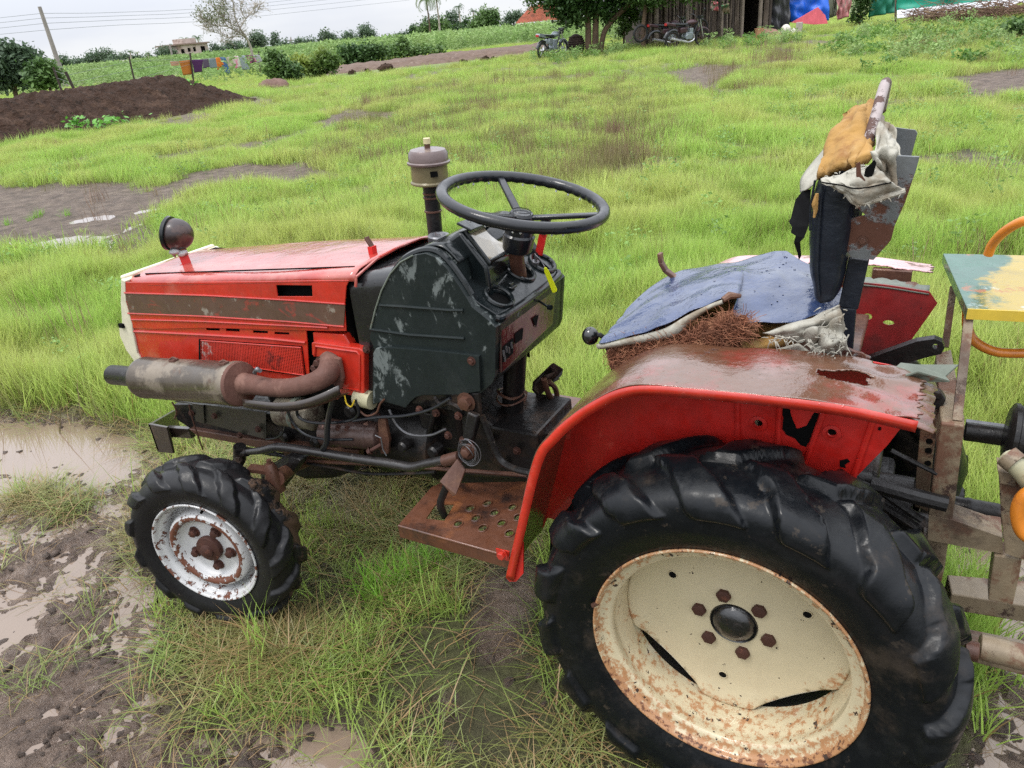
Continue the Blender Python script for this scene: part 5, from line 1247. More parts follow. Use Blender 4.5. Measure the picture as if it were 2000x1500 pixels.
obj('power_takeoff', merge(tube([(0.26, -0.02, 0.54), (0.36, -0.02, 0.55)], [0.05, 0.04], 18), tube([(0.2, -0.02, 0.60), (0.30, -0.02, 0.60)], 0.07, 20)), M_greasy, T, bevel=0.003)

# ------------------------------------------------------------------ rear implement
I = empty('rear_implement', (0.45, 0.1, 0.3), label='rusty cream steel frame implement hitched behind the tractor, with a green and yellow shelf', cat='implement')
ztb = 0.872
bt = [U(a, b, z=ztb) for a, b in [(1838, 826), (1884, 822), (1858, 682), (1828, 690)]]
obj('top_beam', (bt+[p+np.array([0, 0, -0.055]) for p in bt], qf), M_impl, I, smooth=0, bevel=0.003)
yp = bt[0][1]-0.002
obj('front_post', ypoly([(1838, 826), (1884, 832), (1878, 880), (1866, 975), (1860, 1020), (1813, 1010), (1816, 985), (1828, 890)], yp, 0.05), M_impl, I, smooth=0, bevel=0.003)
obj('inner_post', ypoly([(1800, 815), (1834, 822), (1830, 840), (1822, 900), (1812, 1000), (1785, 990), (1790, 920)], yp+0.10, 0.03), M_impl, I, smooth=0, bevel=0.002)
for a, b in ((1815, 862), (1813, 880), (1812, 905)): obj('post_hole', ypoly(ring(a, b, 7, 5, 12), yp+0.098, 0.001), M_dark, I, smooth=0)
obj('side_arm', ypoly([(1814, 1008), (1862, 1016), (1958, 1050), (1960, 1082), (1860, 1064), (1812, 1055)], yp-0.004, 0.06), M_impl, I, smooth=0, bevel=0.003)
obj('arm_top', ypoly([(1862, 1012), (1956, 1026), (1958, 1046), (1864, 1022)], yp+0.05, 0.03), M_impl, I, smooth=0, bevel=0.002)
obj('lower_post', ypoly([(1802, 1050), (1852, 1060), (1845, 1110), (1838, 1140), (1795, 1120)], yp+0.01, 0.04), M_impl, I, smooth=0, bevel=0.002)
obj('cross_plate', ypoly([(1950, 915), (1990, 925), (2060, 940), (2060, 1110), (1985, 1090), (1962, 1080), (1955, 1000)], yp-0.02, 0.02), M_impl, I, smooth=0, bevel=0.002)
obj('cross_plate', ypoly([(1948, 918), (1985, 928), (1984, 952), (1954, 945)], yp-0.035, 0.05), M_impl, I, smooth=0, bevel=0.002)
obj('rear_post', ypoly([(1942, 1085), (1996, 1092), (1990, 1130), (1978, 1182), (1930, 1172), (1935, 1130)], yp-0.01, 0.05), M_impl, I, smooth=0, bevel=0.002)
def zbeam(name, pix, z, dz, m=None):
    q = [U(a, b, z=z) for a, b in pix]; return obj(name, (q+[p-np.array([0, 0, dz]) for p in q], qf), m or M_impl, I, smooth=0, bevel=0.003)
zbeam('lower_beam', [(1858, 1160), (2060, 1192), (2060, 1140), (1850, 1122)], 0.42, 0.045)
zbeam('lower_beam', [(1885, 1250), (2060, 1294), (2060, 1262), (1882, 1226)], 0.26, 0.06)
cyl('roller_end', U(1884, 1268, y=-0.22), U(1912, 1274, y=-0.22), 0.020, M_rusty, I)
cyl('roller_bar', U(1912, 1262, y=-0.18), U(2060, 1300, y=-0.18), 0.026, M_impl, I)
cyl('cross_shaft', U(1884, 842, y=0.06), U(2000, 858, y=0.06), 0.020, M_greasy, I)
cyl('gear_hub', U(1966, 848, y=-0.02), U(2040, 860, y=-0.02), 0.060, M_greasy, I, bands=(0.15, 0.5))
cyl('drive_shaft', U(1740, 965, y=0.05), U(1960, 1005, y=0.05), 0.022, M_greasy, I, bands=(0.2, 0.4, 0.7))
cyl('shaft_collar', U(1775, 968, y=0.04), U(1800, 972, y=0.04), 0.035, M_greasy, I)
obj('silver_channel', beam(U(1885, 836, y=0.12), U(1970, 848, y=0.12), 0.03, 0.03), M_steel, I)
obj('pale_pipe', tube([U(1966, 893, y=-0.16), U(1980, 905, y=-0.17), U(2010, 940, y=-0.17), U(2040, 990, y=-0.17)], 0.017, 16, sm=4), M_brass, I)
obj('pipe_collar', tube([U(1966, 890, y=-0.162), U(1985, 906, y=-0.172)], 0.021, 16), M_impl, I)
obj('rotor_plate', ypoly([(1980, 880), (2010, 845), (2060, 800), (2060, 880), (2000, 900)], 0.0, 0.03), M_greasy, I, smooth=0)
# green and yellow shelf on two thin rods
ZT = 1.055
tq_ = [U(a, b, z=ZT) for a, b in [(1842, 495), (1889, 602)]]
ex = np.array([0.26, 0.03, 0]); q4 = [tq_[0], tq_[1], tq_[1]+ex, tq_[0]+ex]
shf = obj('shelf', (q4+[p-np.array([0, 0, 0.022]) for p in q4], qf), M_table, I, smooth=0, bevel=0.0015)
a_, b_ = q4[1], q4[2]
nrm_ = np.array([0.0, -1.0, 0])
setattr_(shf, 'wear', lambda c: (c.x-0.30)/0.17)
obj('yellow_edge', beam(a_+[0.001, -0.001, -0.011], b_+[0, -0.001, -0.011], 0.003, 0.021), M_yell, shf)
obj('shelf_rod', beam(U(1893, 612, y=q4[1][1]+0.02), U(1869, 822, z=ztb), 0.016, 0.012), M_impl, I, smooth=0)
obj('shelf_rod', beam(U(1862, 560, y=q4[0][1]-0.05), U(1846, 678, z=ztb), 0.014, 0.012), M_impl, I, smooth=0)
hq = [(1930, 497, .26), (1940, 475, .25), (1965, 450, .22), (2005, 430, .2), (2060, 425, .2)]
obj('orange_hose', tube([U(a, b, y=y) for a, b, y in hq], 0.0098, 14, sm=6), M_orange, I)
hq = [(1889, 605, .10), (1890, 640, .10), (1902, 665, .10), (1935, 684, .10), (1975, 690, .10), (2060, 688, .10)]
obj('orange_hose', tube([U(a, b, y=y) for a, b, y in hq], 0.0098, 14, sm=6), M_orange, I)
hq = [(2050, 950, -.2), (2005, 965, -.2), (1988, 995, -.2), (1992, 1030, -.2), (2010, 1050, -.2), (2050, 1060, -.2)]
obj('orange_hose', tube([U(a, b, y=y) for a, b, y in hq], 0.012, 14, sm=6), M_orange, I)

# ------------------------------------------------------------------ terrain
def H0(x, y):
    r = np.hypot(np.asarray(x)-CAM[0], np.asarray(y)-CAM[1])
    return 0.45*sstep(6, 34, r)
def Gp(px, py):
    d = ray(px, py); lo_, hi_ = 0.5, 400.0
    t = np.geomspace(lo_, hi_, 1500); P_ = CAM[None]+t[:, None]*d[None]
    b = np.nonzero(P_[:, 2] < H0(P_[:, 0], P_[:, 1]))[0]
    return P_[b[0]] if len(b) else P_[-1]
def wpoly(pix): return np.array([Gp(a, b)[:2] for a, b in pix])
def inside(P_, x, y):
    c = np.zeros(x.shape, bool); n = len(P_); j = n-1
    for i in range(n):
        xi, yi = P_[i]; xj, yj = P_[j]
        with np.errstate(divide='ignore', invalid='ignore'):
            k = ((yi > y) != (yj > y)) & (x < (xj-xi)*(y-yi)/(yj-yi+1e-12)+xi)
        c ^= k; j = i
    return c
MUD = [wpoly(q) for q in [
    [(-400, 960), (0, 975), (90, 1010), (170, 1030), (258, 1020), (285, 1100), (335, 1180), (325, 1240), (285, 1300), (330, 1400), (420, 1440), (560, 1410), (700, 1430), (760, 1500), (800, 1760), (-600, 1760)],
    [(-300, 795), (60, 806), (170, 816), (290, 868), (335, 900), (300, 950), (262, 1000), (262, 1050), (180, 1050), (140, 990), (60, 960), (0, 985), (-300, 1000)],
    [(-300, 370), (100, 365), (180, 360), (330, 362), (430, 328), (560, 322), (650, 338), (640, 352), (540, 368), (420, 385), (330, 402), (280, 430), (215, 480), (130, 512), (60, 500), (-300, 520)],
    [(280, 306), (430, 292), (560, 262), (640, 246), (650, 256), (570, 282), (470, 300), (300, 318)],
    [(615, 240), (700, 224), (812, 214), (815, 228), (700, 242), (620, 248)],
    [(1268, 142), (1350, 130), (1445, 128), (1440, 148), (1400, 172), (1350, 186), (1300, 168)],
    [(1850, 150), (1930, 138), (2100, 130), (2100, 196), (1890, 190)],
    [(1140, 330), (1200, 285), (1290, 280), (1320, 330), (1260, 365), (1160, 368)],
    [(1600, 182), (1640, 178), (1640, 196), (1610, 198)],
    [(1850, 1060), (2200, 1040), (2300, 1760), (1880, 1760), (1880, 1450), (1890, 1200)],
]]
MUDW = [1, 0.95, 0.90, 0.75, 1, 0.9, 1, 0.55, 0.8, 0.9]
PUD = [wpoly(q) for q in [
    [(925, 1195), (1000, 1150), (1040, 1180), (1020, 1290), (960, 1312), (915, 1262)],
    [(610, 1450), (690, 1425), (730, 1450), (700, 1500), (620, 1510)],
    [(700, 1110), (790, 1100), (800, 1150), (720, 1165)],
    [(905, 1140), (1045, 1120), (1045, 1200), (930, 1200)],
    [(640, 236), (720, 222), (800, 217), (800, 226), (720, 238)],
    [(20, 470), (140, 462), (165, 485), (90, 500), (20, 495)],
    [(-50, 830), (120, 832), (200, 870), (180, 930), (60, 915), (-50, 905)],
    [(655, 1195), (705, 1190), (700, 1225), (665, 1230)],
    [(850, 1010+360), (890, 1365), (900, 1410), (860, 1420)],
    [(1855, 1075), (1960, 1060), (1990, 1120), (1870, 1130)],
    [(-100, 1180), (60, 1140), (110, 1180), (60, 1260), (-100, 1300)],
    [(90, 1100), (190, 1090), (230, 1140), (140, 1170)],
    [(330, 1170), (260, 1120), (200, 1150), (240, 1190)],
]]
TRAMP = wpoly([(-300, 780), (60, 795), (180, 805), (330, 830), (520, 850), (800, 900), (1060, 960), (1100, 1200), (1250, 1760), (-300, 1760)])
MIX = wpoly([(285, 1260), (600, 1330), (900, 1340), (1130, 1400), (1250, 1760), (300, 1760)])
DRY = [wpoly(q) for q in [
    [(560, 330), (780, 180), (1000, 150), (1250, 160), (1330, 290), (1150, 390), (880, 310), (700, 330)],
    [(1740, 80), (1850, 60), (1960, 80), (1990, 130), (1850, 130), (1760, 120)],
    [(1330, 100), (1560, 80), (1600, 120), (1500, 190), (1380, 170)],
    [(330, 840), (460, 838), (460, 900), (380, 900), (330, 880)],
    [(560, 1150), (760, 1150), (1000, 1260), (1000, 1420), (700, 1380), (540, 1280)]]]
ROADP = np.vstack([wpoly([(600, 160), (700, 149), (820, 138), (940, 124), (1040, 106)]), wpoly([(1075, 88), (940, 98), (820, 111), (700, 126), (600, 142)])])
def rr_(x, y): return np.hypot(x-CAM[0], y-CAM[1])
def warp(x, y):
    r = rr_(x, y); s = np.clip(r*0.045, 0.05, 1.2)
    return x+s*fbm(x/s*0.35, y/s*0.35, 3)*1.3, y+s*fbm(x/s*0.35+40, y/s*0.35+13, 3)*1.3
def soft(P_, x, y, k=5, w=0.012):
    r = rr_(x, y)*w; s = np.zeros(x.shape)
    for i in range(k):
        a = 2*pi*i/k; s += inside(P_, x+r*cos(a), y+r*sin(a))
    return s/k
def masks(x, y):
    wx, wy = warp(x, y)
    mud = np.zeros(x.shape)
    for P_, w in zip(MUD, MUDW): mud = np.maximum(mud, soft(P_, wx, wy)*w)
    pud = np.zeros(x.shape)
    for P_ in PUD: pud = np.maximum(pud, soft(P_, x*0.6+wx*0.4, y*0.6+wy*0.4))
    return mud, pud
def tyre_track(x, y):
    # shallow lug-marked ruts running diagonally through the near mud
    a = radians(38); u = x*cos(a)+y*sin(a); v = -x*sin(a)+y*cos(a)
    return u, v
# soil mound beyond the field on the left
mA, mB = Gp(-60, 300)[:2], Gp(500, 203)[:2]
mdir = (mB-mA)/np.linalg.norm(mB-mA); mn = np.array([-mdir[1], mdir[0]])
if mn @ (mA-CAM[:2]) < 0: mn = -mn
def mound(x, y):
    u = (x-mA[0])*mdir[0]+(y-mA[1])*mdir[1]; v = (x-mA[0])*mn[0]+(y-mA[1])*mn[1]; Lm_ = np.linalg.norm(mB-mA)
    end = 1-sstep(Lm_-1.4, Lm_+1.9, u)
    v = v-0.25*noise2(u*0.5, 0*u+2)
    prf = sstep(0, 2.4, v)*(1-sstep(3.0, 5.8, v))
    return prf*end*(0.84+0.12*noise2(u*0.25, v*0.2))
def height(x, y, masks_=None):
    r = rr_(x, y)
    mud, pud = masks(x, y) if masks_ is None else masks_
    z = H0(x, y)
    nr = 1-sstep(8, 25, r)
    grass = 1-mud
    z = z+0.030*fbm(x*0.8, y*0.8, 3)*(0.4+0.6*nr)+0.018*grass*nr
    # clods and ridges in mud
    u, v = tyre_track(x, y)
    wv = noise2(u*2.2+0.8*noise2(x*3, y*3), v*6.5)
    cl_ = 0.013*fbm(x*5.5, y*5.5, 4)+0.009*wv+0.030*(0.45-np.abs(noise2(x*11, y*11)))*np.clip(fbm(x*3+7, y*3, 2)*3+0.6, 0.1, 1)+0.016*(0.4-np.abs(noise2(x*25+3, y*25)))+0.004*fbm(x*50, y*50, 2)
    near = 1-sstep(3.5, 9, r)
    z = z+cl_*(0.35+0.85*mud)*near + (1-near)*mud*0.02*fbm(x*2, y*2, 4)
    z = z-0.0165*mud*near
    z = z-0.017*pud
    return z
def patch(x, y, s, lo_, hi_, sd_=0): return sstep(lo_, hi_, fbm(x*s+sd_, y*s-sd_, 3))
def bare(x, y):      # thin places in the sward, drawn out along the old plough lines
    a = radians(52); u = x*cos(a)+y*sin(a); v = -x*sin(a)+y*cos(a)
    r = rr_(x, y)
    return sstep(0.05, 0.18, fbm(u*0.60+3, v*0.24-8, 5, 0.65)+0.10*fbm(u*3, v*3, 2))*sstep(3.0, 6.0, r)*(1-0.5*sstep(26, 40, r))
def bald(x, y): return (0.35+0.65*patch(x, y, 0.9, -0.35, 0.0, 5))*(1-0.9*bare(x, y))

# radial ground sheet out to the horizon
def ground():
    ang = np.concatenate([np.linspace(-0.74, 0.74, 760), np.linspace(0.74, 2*pi-0.74, 150)[1:-1]])
    rad = np.concatenate([np.geomspace(0.35, 0.9, 14)[:-1], np.geomspace(0.9, 9, 560)[:-1], np.geomspace(9, 70, 170)[:-1], np.geomspace(70, 3000, 30)])
    A, Rr = np.meshgrid(ang+YAW, rad, indexing='ij')
    x = CAM[0]-np.sin(A)*Rr; y = CAM[1]+np.cos(A)*Rr
    x = x.ravel(); y = y.ravel()
    mk = masks(x, y); z = height(x, y, mk)
    na, nr = len(ang), len(rad)
    i, j = np.meshgrid(np.arange(na), np.arange(nr-1), indexing='ij'); i2 = (i+1) % na
    F = np.stack([i*nr+j, i*nr+j+1, i2*nr+j+1, i2*nr+j], -1).reshape(-1, 4)
    V = np.stack([x, y, z], 1)
    # centre cap
    cidx = len(V); V = np.vstack([V, [CAM[0], CAM[1], 0.0]])
    Fc = np.stack([np.arange(na)*nr, ((np.arange(na)+1) % na)*nr, np.full(na, cidx), np.full(na, cidx)], 1)
    tri = Fc[:, :3]
    mud = np.append(np.maximum(np.maximum(mk[0], mk[1]), 0.85*bare(x, y)), 1.0)
    dry = np.zeros(len(x))
    for P_ in DRY[:3]: dry = np.maximum(dry, soft(P_, *warp(x, y)))
    sl = np.maximum(soft(MUD[0], *warp(x, y)), soft(MUD[1], *warp(x, y))); sl = np.maximum(sl, soft(TRAMP, x, y)); sl = np.maximum(sl, soft(MUD[9], x, y))
    o = rawmesh('ground', V, F, M_ground, {'mud': mud, 'slurry': np.append(sl, 1.0), 'dry': np.append(np.maximum(dry*0.7, bare(x, y)*0.0), 0)})
    props(o, kind='structure')
    return o
def ground_mat():
    mt = bpy.data.materials.new('wet_field_ground'); mt.use_nodes = True
    N = mt.node_tree.nodes; L = mt.node_tree.links; b = N['Principled BSDF']
    t = N.new('ShaderNodeTexCoord')
    def nz_(s, d=6, seed=0):
        m_ = N.new('ShaderNodeMapping'); m_.inputs['Location'].default_value = (seed, seed, 0); L.new(t.outputs['Object'], m_.inputs[0])
        n = N.new('ShaderNodeTexNoise'); n.inputs['Scale'].default_value = s; n.inputs['Detail'].default_value = d; n.inputs['Roughness'].default_value = 0.65
        L.new(m_.outputs[0], n.inputs['Vector']); return n.outputs['Fac']
    def ramp(f, stops):
        r = N.new('ShaderNodeValToRGB')
        while len(r.color_ramp.elements) > 1: r.color_ramp.elements.remove(r.color_ramp.elements[-1])
        r.color_ramp.elements[0].position = stops[0][0]; r.color_ramp.elements[0].color = (*stops[0][1], 1)
        for p, c in stops[1:]:
            e_ = r.color_ramp.elements.new(p); e_.color = (*c, 1)
        L.new(f, r.inputs[0]); return r.outputs[0]
    def mix(f, a, b_):
        m_ = N.new('ShaderNodeMix'); m_.data_type = 'RGBA'
        L.new(f, m_.inputs[0]); L.new(a, m_.inputs[6]); L.new(b_, m_.inputs[7]); return m_.outputs[2]
    mudd = ramp(nz_(7), [(0.3, (0.050, 0.034, 0.026)), (0.5, (0.115, 0.082, 0.063)), (0.7, (0.19, 0.145, 0.112))])
    mudl = ramp(nz_(14, 9), [(0.3, (0.070, 0.046, 0.034)), (0.5, (0.150, 0.106, 0.080)), (0.7, (0.25, 0.185, 0.145))])
    asl = N.new('ShaderNodeAttribute'); asl.attribute_name = 'slurry'; mudc = mix(asl.outputs['Fac'], mudd, mudl)
    gr = ramp(nz_(3, 8, 3), [(0.3, (0.040, 0.032, 0.018)), (0.5, (0.075, 0.070, 0.030)), (0.7, (0.12, 0.13, 0.045))])
    far = ramp(nz_(0.35, 8, 5), [(0.35, (0.10, 0.15, 0.035)), (0.55, (0.15, 0.20, 0.05)), (0.7, (0.17, 0.17, 0.07))])
    dr = ramp(nz_(4, 6, 8), [(0.3, (0.10, 0.08, 0.04)), (0.7, (0.20, 0.17, 0.08))])
    cdn = N.new('ShaderNodeCameraData')   # replaced below by a world-space distance
    N.remove(cdn)
    vm = N.new('ShaderNodeVectorMath'); vm.operation = 'DISTANCE'; L.new(t.outputs['Object'], vm.inputs[0]); vm.inputs[1].default_value = (0, 0, 0)
    fr = N.new('ShaderNodeMapRange'); fr.inputs[1].default_value = 12; fr.inputs[2].default_value = 35; L.new(vm.outputs['Value'], fr.inputs[0])
    g2 = mix(fr.outputs[0], gr, far)
    a1 = N.new('ShaderNodeAttribute'); a1.attribute_name = 'dry'; g3 = mix(a1.outputs['Fac'], g2, dr)
    a2 = N.new('ShaderNodeAttribute'); a2.attribute_name = 'mud'
    C = mix(a2.outputs['Fac'], g3, mudc)
    L.new(C, b.inputs['Base Color'])
    rr2 = N.new('ShaderNodeMapRange'); rr2.inputs[1].default_value = 0.4; rr2.inputs[2].default_value = 0.62; rr2.inputs[3].default_value = 0.05; rr2.inputs[4].default_value = 0.24
    L.new(nz_(9, 4, 9), rr2.inputs[0])
    r3 = N.new('ShaderNodeMix'); r3.data_type = 'FLOAT'; L.new(a2.outputs['Fac'], r3.inputs[0]); r3.inputs[2].default_value = 0.9; L.new(rr2.outputs[0], r3.inputs[3])
    r4 = N.new('ShaderNodeMix'); r4.data_type = 'FLOAT'; L.new(asl.outputs['Fac'], r4.inputs[0]); r4.inputs[2].default_value = 0.75; L.new(r3.outputs[0], r4.inputs[3])
    L.new(r4.outputs[0], b.inputs['Roughness']); b.inputs['Specular IOR Level'].default_value = 0.4
    b1 = N.new('ShaderNodeBump'); b1.inputs['Distance'].default_value = 0.030; L.new(nz_(42, 8, 2), b1.inputs['Height'])
    b2 = N.new('ShaderNodeBump'); b2.inputs['Distance'].default_value = 0.009; L.new(nz_(120, 6, 2), b2.inputs['Height']); L.new(b1.outputs[0], b2.inputs['Normal'])
    L.new(b2.outputs[0], b.inputs['Normal'])
    return mt
M_ground = ground_mat()
ground()
# muddy puddle water: sheets at their own level
def water_mat():
    mt = bpy.data.materials.new('muddy_water'); mt.use_nodes = True
    N = mt.node_tree.nodes; L = mt.node_tree.links; b = N['Principled BSDF']
    b.inputs['Base Color'].default_value = (0.19, 0.14, 0.105, 1); b.inputs['Roughness'].default_value = 0.03
    b.inputs['IOR'].default_value = 1.33; b.inputs['Coat Weight'].default_value = 0.6; b.inputs['Coat Roughness'].default_value = 0.01
    t = N.new('ShaderNodeTexCoord'); n = N.new('ShaderNodeTexNoise'); n.inputs['Scale'].default_value = 6; L.new(t.outputs['Object'], n.inputs['Vector'])
    bp = N.new('ShaderNodeBump'); bp.inputs['Distance'].default_value = 0.0008; L.new(n.outputs['Fac'], bp.inputs['Height']); L.new(bp.outputs[0], b.inputs['Normal'])
    return mt
M_pud = water_mat()
o = obj('puddle_water', ([(-7, -2.2, -0.0095), (3, -2.2, -0.0095), (3, 1.6, -0.0095), (-3.4, 1.6, -0.0095), (-7, 1.4, -0.0095)], [(0, 1, 2, 3, 4)]), M_pud, smooth=0, kind='structure')
for P_, dz in ((PUD[4], -0.02), (PUD[5], -0.018), (MUD[2], -0.022)):
    c = P_.mean(0); Q = c+(P_-c)*1.15
    zz_ = float(np.mean(height(P_[:, 0], P_[:, 1], (np.ones(len(P_)), np.zeros(len(P_))))))+dz
    obj('puddle_water', ([(a, b, zz_) for a, b in Q], [tuple(range(len(Q)))]), M_pud, smooth=0, kind='structure')

# ------------------------------------------------------------------ vegetation scatter (uncountable stuff only)
def leafmat(name, col, trans=0.35, rough=0.45, var=0.25, tint=None, tscale=0.25, coat=0.0, tfac=1.0):
    mt = bpy.data.materials.new(name); mt.use_nodes = True
    N = mt.node_tree.nodes; L = mt.node_tree.links; b = N['Principled BSDF']; out = N['Material Output']
    at = N.new('ShaderNodeAttribute'); at.attribute_type = 'INSTANCER'; at.attribute_name = 'shade'
    a2 = N.new('ShaderNodeAttribute'); a2.attribute_name = 'bl'
    sm_ = N.new('ShaderNodeMath'); L.new(at.outputs['Fac'], sm_.inputs[0]); L.new(a2.outputs['Fac'], sm_.inputs[1])
    mr = N.new('ShaderNodeMapRange'); mr.inputs[1].default_value = -1; mr.inputs[2].default_value = 1; mr.inputs[3].default_value = 1-var*1.6; mr.inputs[4].default_value = 1+var*1.6
    L.new(sm_.outputs[0], mr.inputs[0])
    geo = N.new('ShaderNodeNewGeometry'); n = N.new('ShaderNodeTexNoise'); n.inputs['Scale'].default_value = tscale; n.inputs['Detail'].default_value = 4
    L.new(geo.outputs['Position'], n.inputs['Vector'])
    mx_ = N.new('ShaderNodeMix'); mx_.data_type = 'RGBA'
    m2 = N.new('ShaderNodeMapRange'); m2.inputs[1].default_value = 0.42; m2.inputs[2].default_value = 0.6; m2.inputs[4].default_value = tfac; L.new(n.outputs['Fac'], m2.inputs[0])
    L.new(m2.outputs[0], mx_.inputs[0]); mx_.inputs[6].default_value = (*col, 1); mx_.inputs[7].default_value = (*(tint or col), 1)
    hs_ = N.new('ShaderNodeHueSaturation'); L.new(mx_.outputs[2], hs_.inputs['Color']); L.new(mr.outputs[0], hs_.inputs['Value'])
    # dead-straw blades: attribute 'dry' on blades
    ad = N.new('ShaderNodeAttribute'); ad.attribute_name = 'dry'
    md_ = N.new('ShaderNodeMix'); md_.data_type = 'RGBA'; L.new(ad.outputs['Fac'], md_.inputs[0]); L.new(hs_.outputs[0], md_.inputs[6]); md_.inputs[7].default_value = (0.30, 0.20, 0.09, 1)
    L.new(md_.outputs[2], b.inputs['Base Color']); b.inputs['Roughness'].default_value = rough; b.inputs['Specular IOR Level'].default_value = 0.35
    tr = N.new('ShaderNodeBsdfTranslucent'); L.new(md_.outputs[2], tr.inputs[0])
    ms_ = N.new('ShaderNodeMixShader'); ms_.inputs[0].default_value = trans
    L.new(b.outputs[0], ms_.inputs[1]); L.new(tr.outputs[0], ms_.inputs[2]); L.new(ms_.outputs[0], out.inputs[0])
    return mt
def tuft(name, n, hmin, hmax, wid, spread, lean, droop, m, seed, segs=4, dryp=0.0, flat=0.0):
    R_ = np.random.RandomState(seed); V = []; F = []; bl = []; dr = []
    for b in range(n):
        a = R_.rand()*2*pi; rad = spread*math.sqrt(R_.rand()); bx, by = rad*cos(R_.rand()*6.28), rad*sin(R_.rand()*6.28)
        h = R_.uniform(hmin, hmax); l = abs(R_.normal(0, lean))+flat; w = wid*R_.uniform(0.6, 1.25); dro = droop*R_.uniform(0.3, 1.4)
        face = a+pi/2+R_.uniform(-0.6, 0.6); sx, sy = cos(face), sin(face)
        p = np.array([bx, by, -0.01]); el = pi/2-l; nb = len(V); sh = R_.uniform(-0.5, 0.5); dd_ = 1.0 if R_.rand() < dryp else R_.uniform(0, 0.22)*(dryp > 0)
        for s in range(segs+1):
            t = s/segs; ww = w*(1-t**1.6)*(0.7+0.3*(1-t))
            if s < segs:
                V += [p-np.array([sx, sy, 0])*ww/2, p+np.array([sx, sy, 0])*ww/2]; bl += [sh]*2; dr += [dd_]*2
            else: V.append(p.copy()); bl.append(sh); dr.append(dd_)
            st_ = h/segs; p = p+np.array([cos(a)*cos(el), sin(a)*cos(el), sin(el)])*st_; el -= dro/segs
            if p[2] < 0.012: p[2] = 0.012+R_.rand()*0.01
        for s in range(segs-1): F.append((nb+2*s, nb+2*s+1, nb+2*s+3, nb+2*s+2))
        F.append((nb+2*segs-2, nb+2*segs-1, nb+2*segs))
    me = bpy.data.meshes.new(name); me.from_pydata([tuple(map(float, v)) for v in V], [], F); me.shade_smooth()
    for nme, arr in (('bl', bl), ('dry', dr)):
        at = me.attributes.new(nme, 'FLOAT', 'POINT'); at.data.foreach_set('value', np.array(arr, np.float32))
    me.materials.append(m)
    return bpy.data.objects.new(name, me)
def leafy(name, n, h, spread, leaf, m, seed, stemmy=True, up=0.3, aspect=0.5):
    R_ = np.random.RandomState(seed); V = []; F = []; bl = []
    for k in range(n):
        z = h*(R_.rand()**0.7); rad = spread*math.sqrt(R_.rand())*(0.35+0.65*z/h if stemmy else math.sqrt(max(0.05, 1-(z/h-0.45)**2*2.2))); a = R_.rand()*2*pi
        c = np.array([rad*cos(a), rad*sin(a), z]); d = R_.normal(size=3); d[2] = abs(d[2])*up+0.1; d /= np.linalg.norm(d)
        s = np.cross(d, R_.normal(size=3)); s /= np.linalg.norm(s); L1 = leaf*R_.uniform(0.6, 1.3)
        nb = len(V); V += [c, c+d*L1*0.5+s*L1*aspect/2, c+d*L1, c+d*L1*0.5-s*L1*aspect/2]; F.append((nb, nb+1, nb+2, nb+3)); bl += [R_.uniform(-0.6, 0.6)]*4
    me = bpy.data.meshes.new(name); me.from_pydata([tuple(map(float, v)) for v in V], [], F)
    at = me.attributes.new('bl', 'FLOAT', 'POINT'); at.data.foreach_set('value', np.array(bl, np.float32))
    me.materials.append(m); return bpy.data.objects.new(name, me)
def scatter(name, pts, scl, sources, seed=1, tilt=0.12, label=None, cat=None, shade=0.5):
    """one object of stuff: GN instances the source tufts on a point mesh"""
    R_ = np.random.RandomState(seed); n = len(pts)
    coll = bpy.data.collections.new(name+'_sources')
    for s in sources: coll.objects.link(s)
    me = bpy.data.meshes.new(name); me.vertices.add(n); me.vertices.foreach_set('co', np.asarray(pts, np.float32).ravel())
    rot = np.stack([R_.normal(0, tilt, n), R_.normal(0, tilt, n), R_.rand(n)*2*pi], 1).astype(np.float32)
    a = me.attributes.new('rot', 'FLOAT_VECTOR', 'POINT'); a.data.foreach_set('vector', rot.ravel())
    a = me.attributes.new('scl', 'FLOAT', 'POINT'); a.data.foreach_set('value', np.asarray(scl, np.float32))
    a = me.attributes.new('shade', 'FLOAT', 'POINT'); a.data.foreach_set('value', R_.uniform(-shade, shade, n).astype(np.float32))
    a = me.attributes.new('pick', 'INT', 'POINT'); a.data.foreach_set('value', R_.randint(0, len(sources), n).astype(np.int32))
    o = bpy.data.objects.new(name, me); COL.objects.link(o)
    g = bpy.data.node_groups.new(name, 'GeometryNodeTree')
    g.interface.new_socket('Geometry', in_out='INPUT', socket_type='NodeSocketGeometry'); g.interface.new_socket('Geometry', in_out='OUTPUT', socket_type='NodeSocketGeometry')
    N = g.nodes; L = g.links; gi = N.new('NodeGroupInput'); go = N.new('NodeGroupOutput')
    ci = N.new('GeometryNodeCollectionInfo'); ci.inputs['Collection'].default_value = coll; ci.inputs['Separate Children'].default_value = True; ci.inputs['Reset Children'].default_value = True
    ip_ = N.new('GeometryNodeInstanceOnPoints'); ip_.inputs['Pick Instance'].default_value = True
    def na(nm, ty):
        x = N.new('GeometryNodeInputNamedAttribute'); x.data_type = ty; x.inputs['Name'].default_value = nm; return x.outputs['Attribute']
    L.new(gi.outputs[0], ip_.inputs['Points']); L.new(ci.outputs[0], ip_.inputs['Instance'])
    L.new(na('pick', 'INT'), ip_.inputs['Instance Index']); L.new(na('rot', 'FLOAT_VECTOR'), ip_.inputs['Rotation'])
    L.new(na('scl', 'FLOAT'), ip_.inputs['Scale']); L.new(ip_.outputs[0], go.inputs[0])
    md_ = o.modifiers.new('scatter', 'NODES'); md_.node_group = g
    return props(o, label=label, cat=cat, kind='stuff')
M_g1 = leafmat('lush_grass_blade', (0.36, 0.54, 0.11), 0.5, 0.4, 0.30, tint=(0.46, 0.54, 0.15), tscale=0.55)
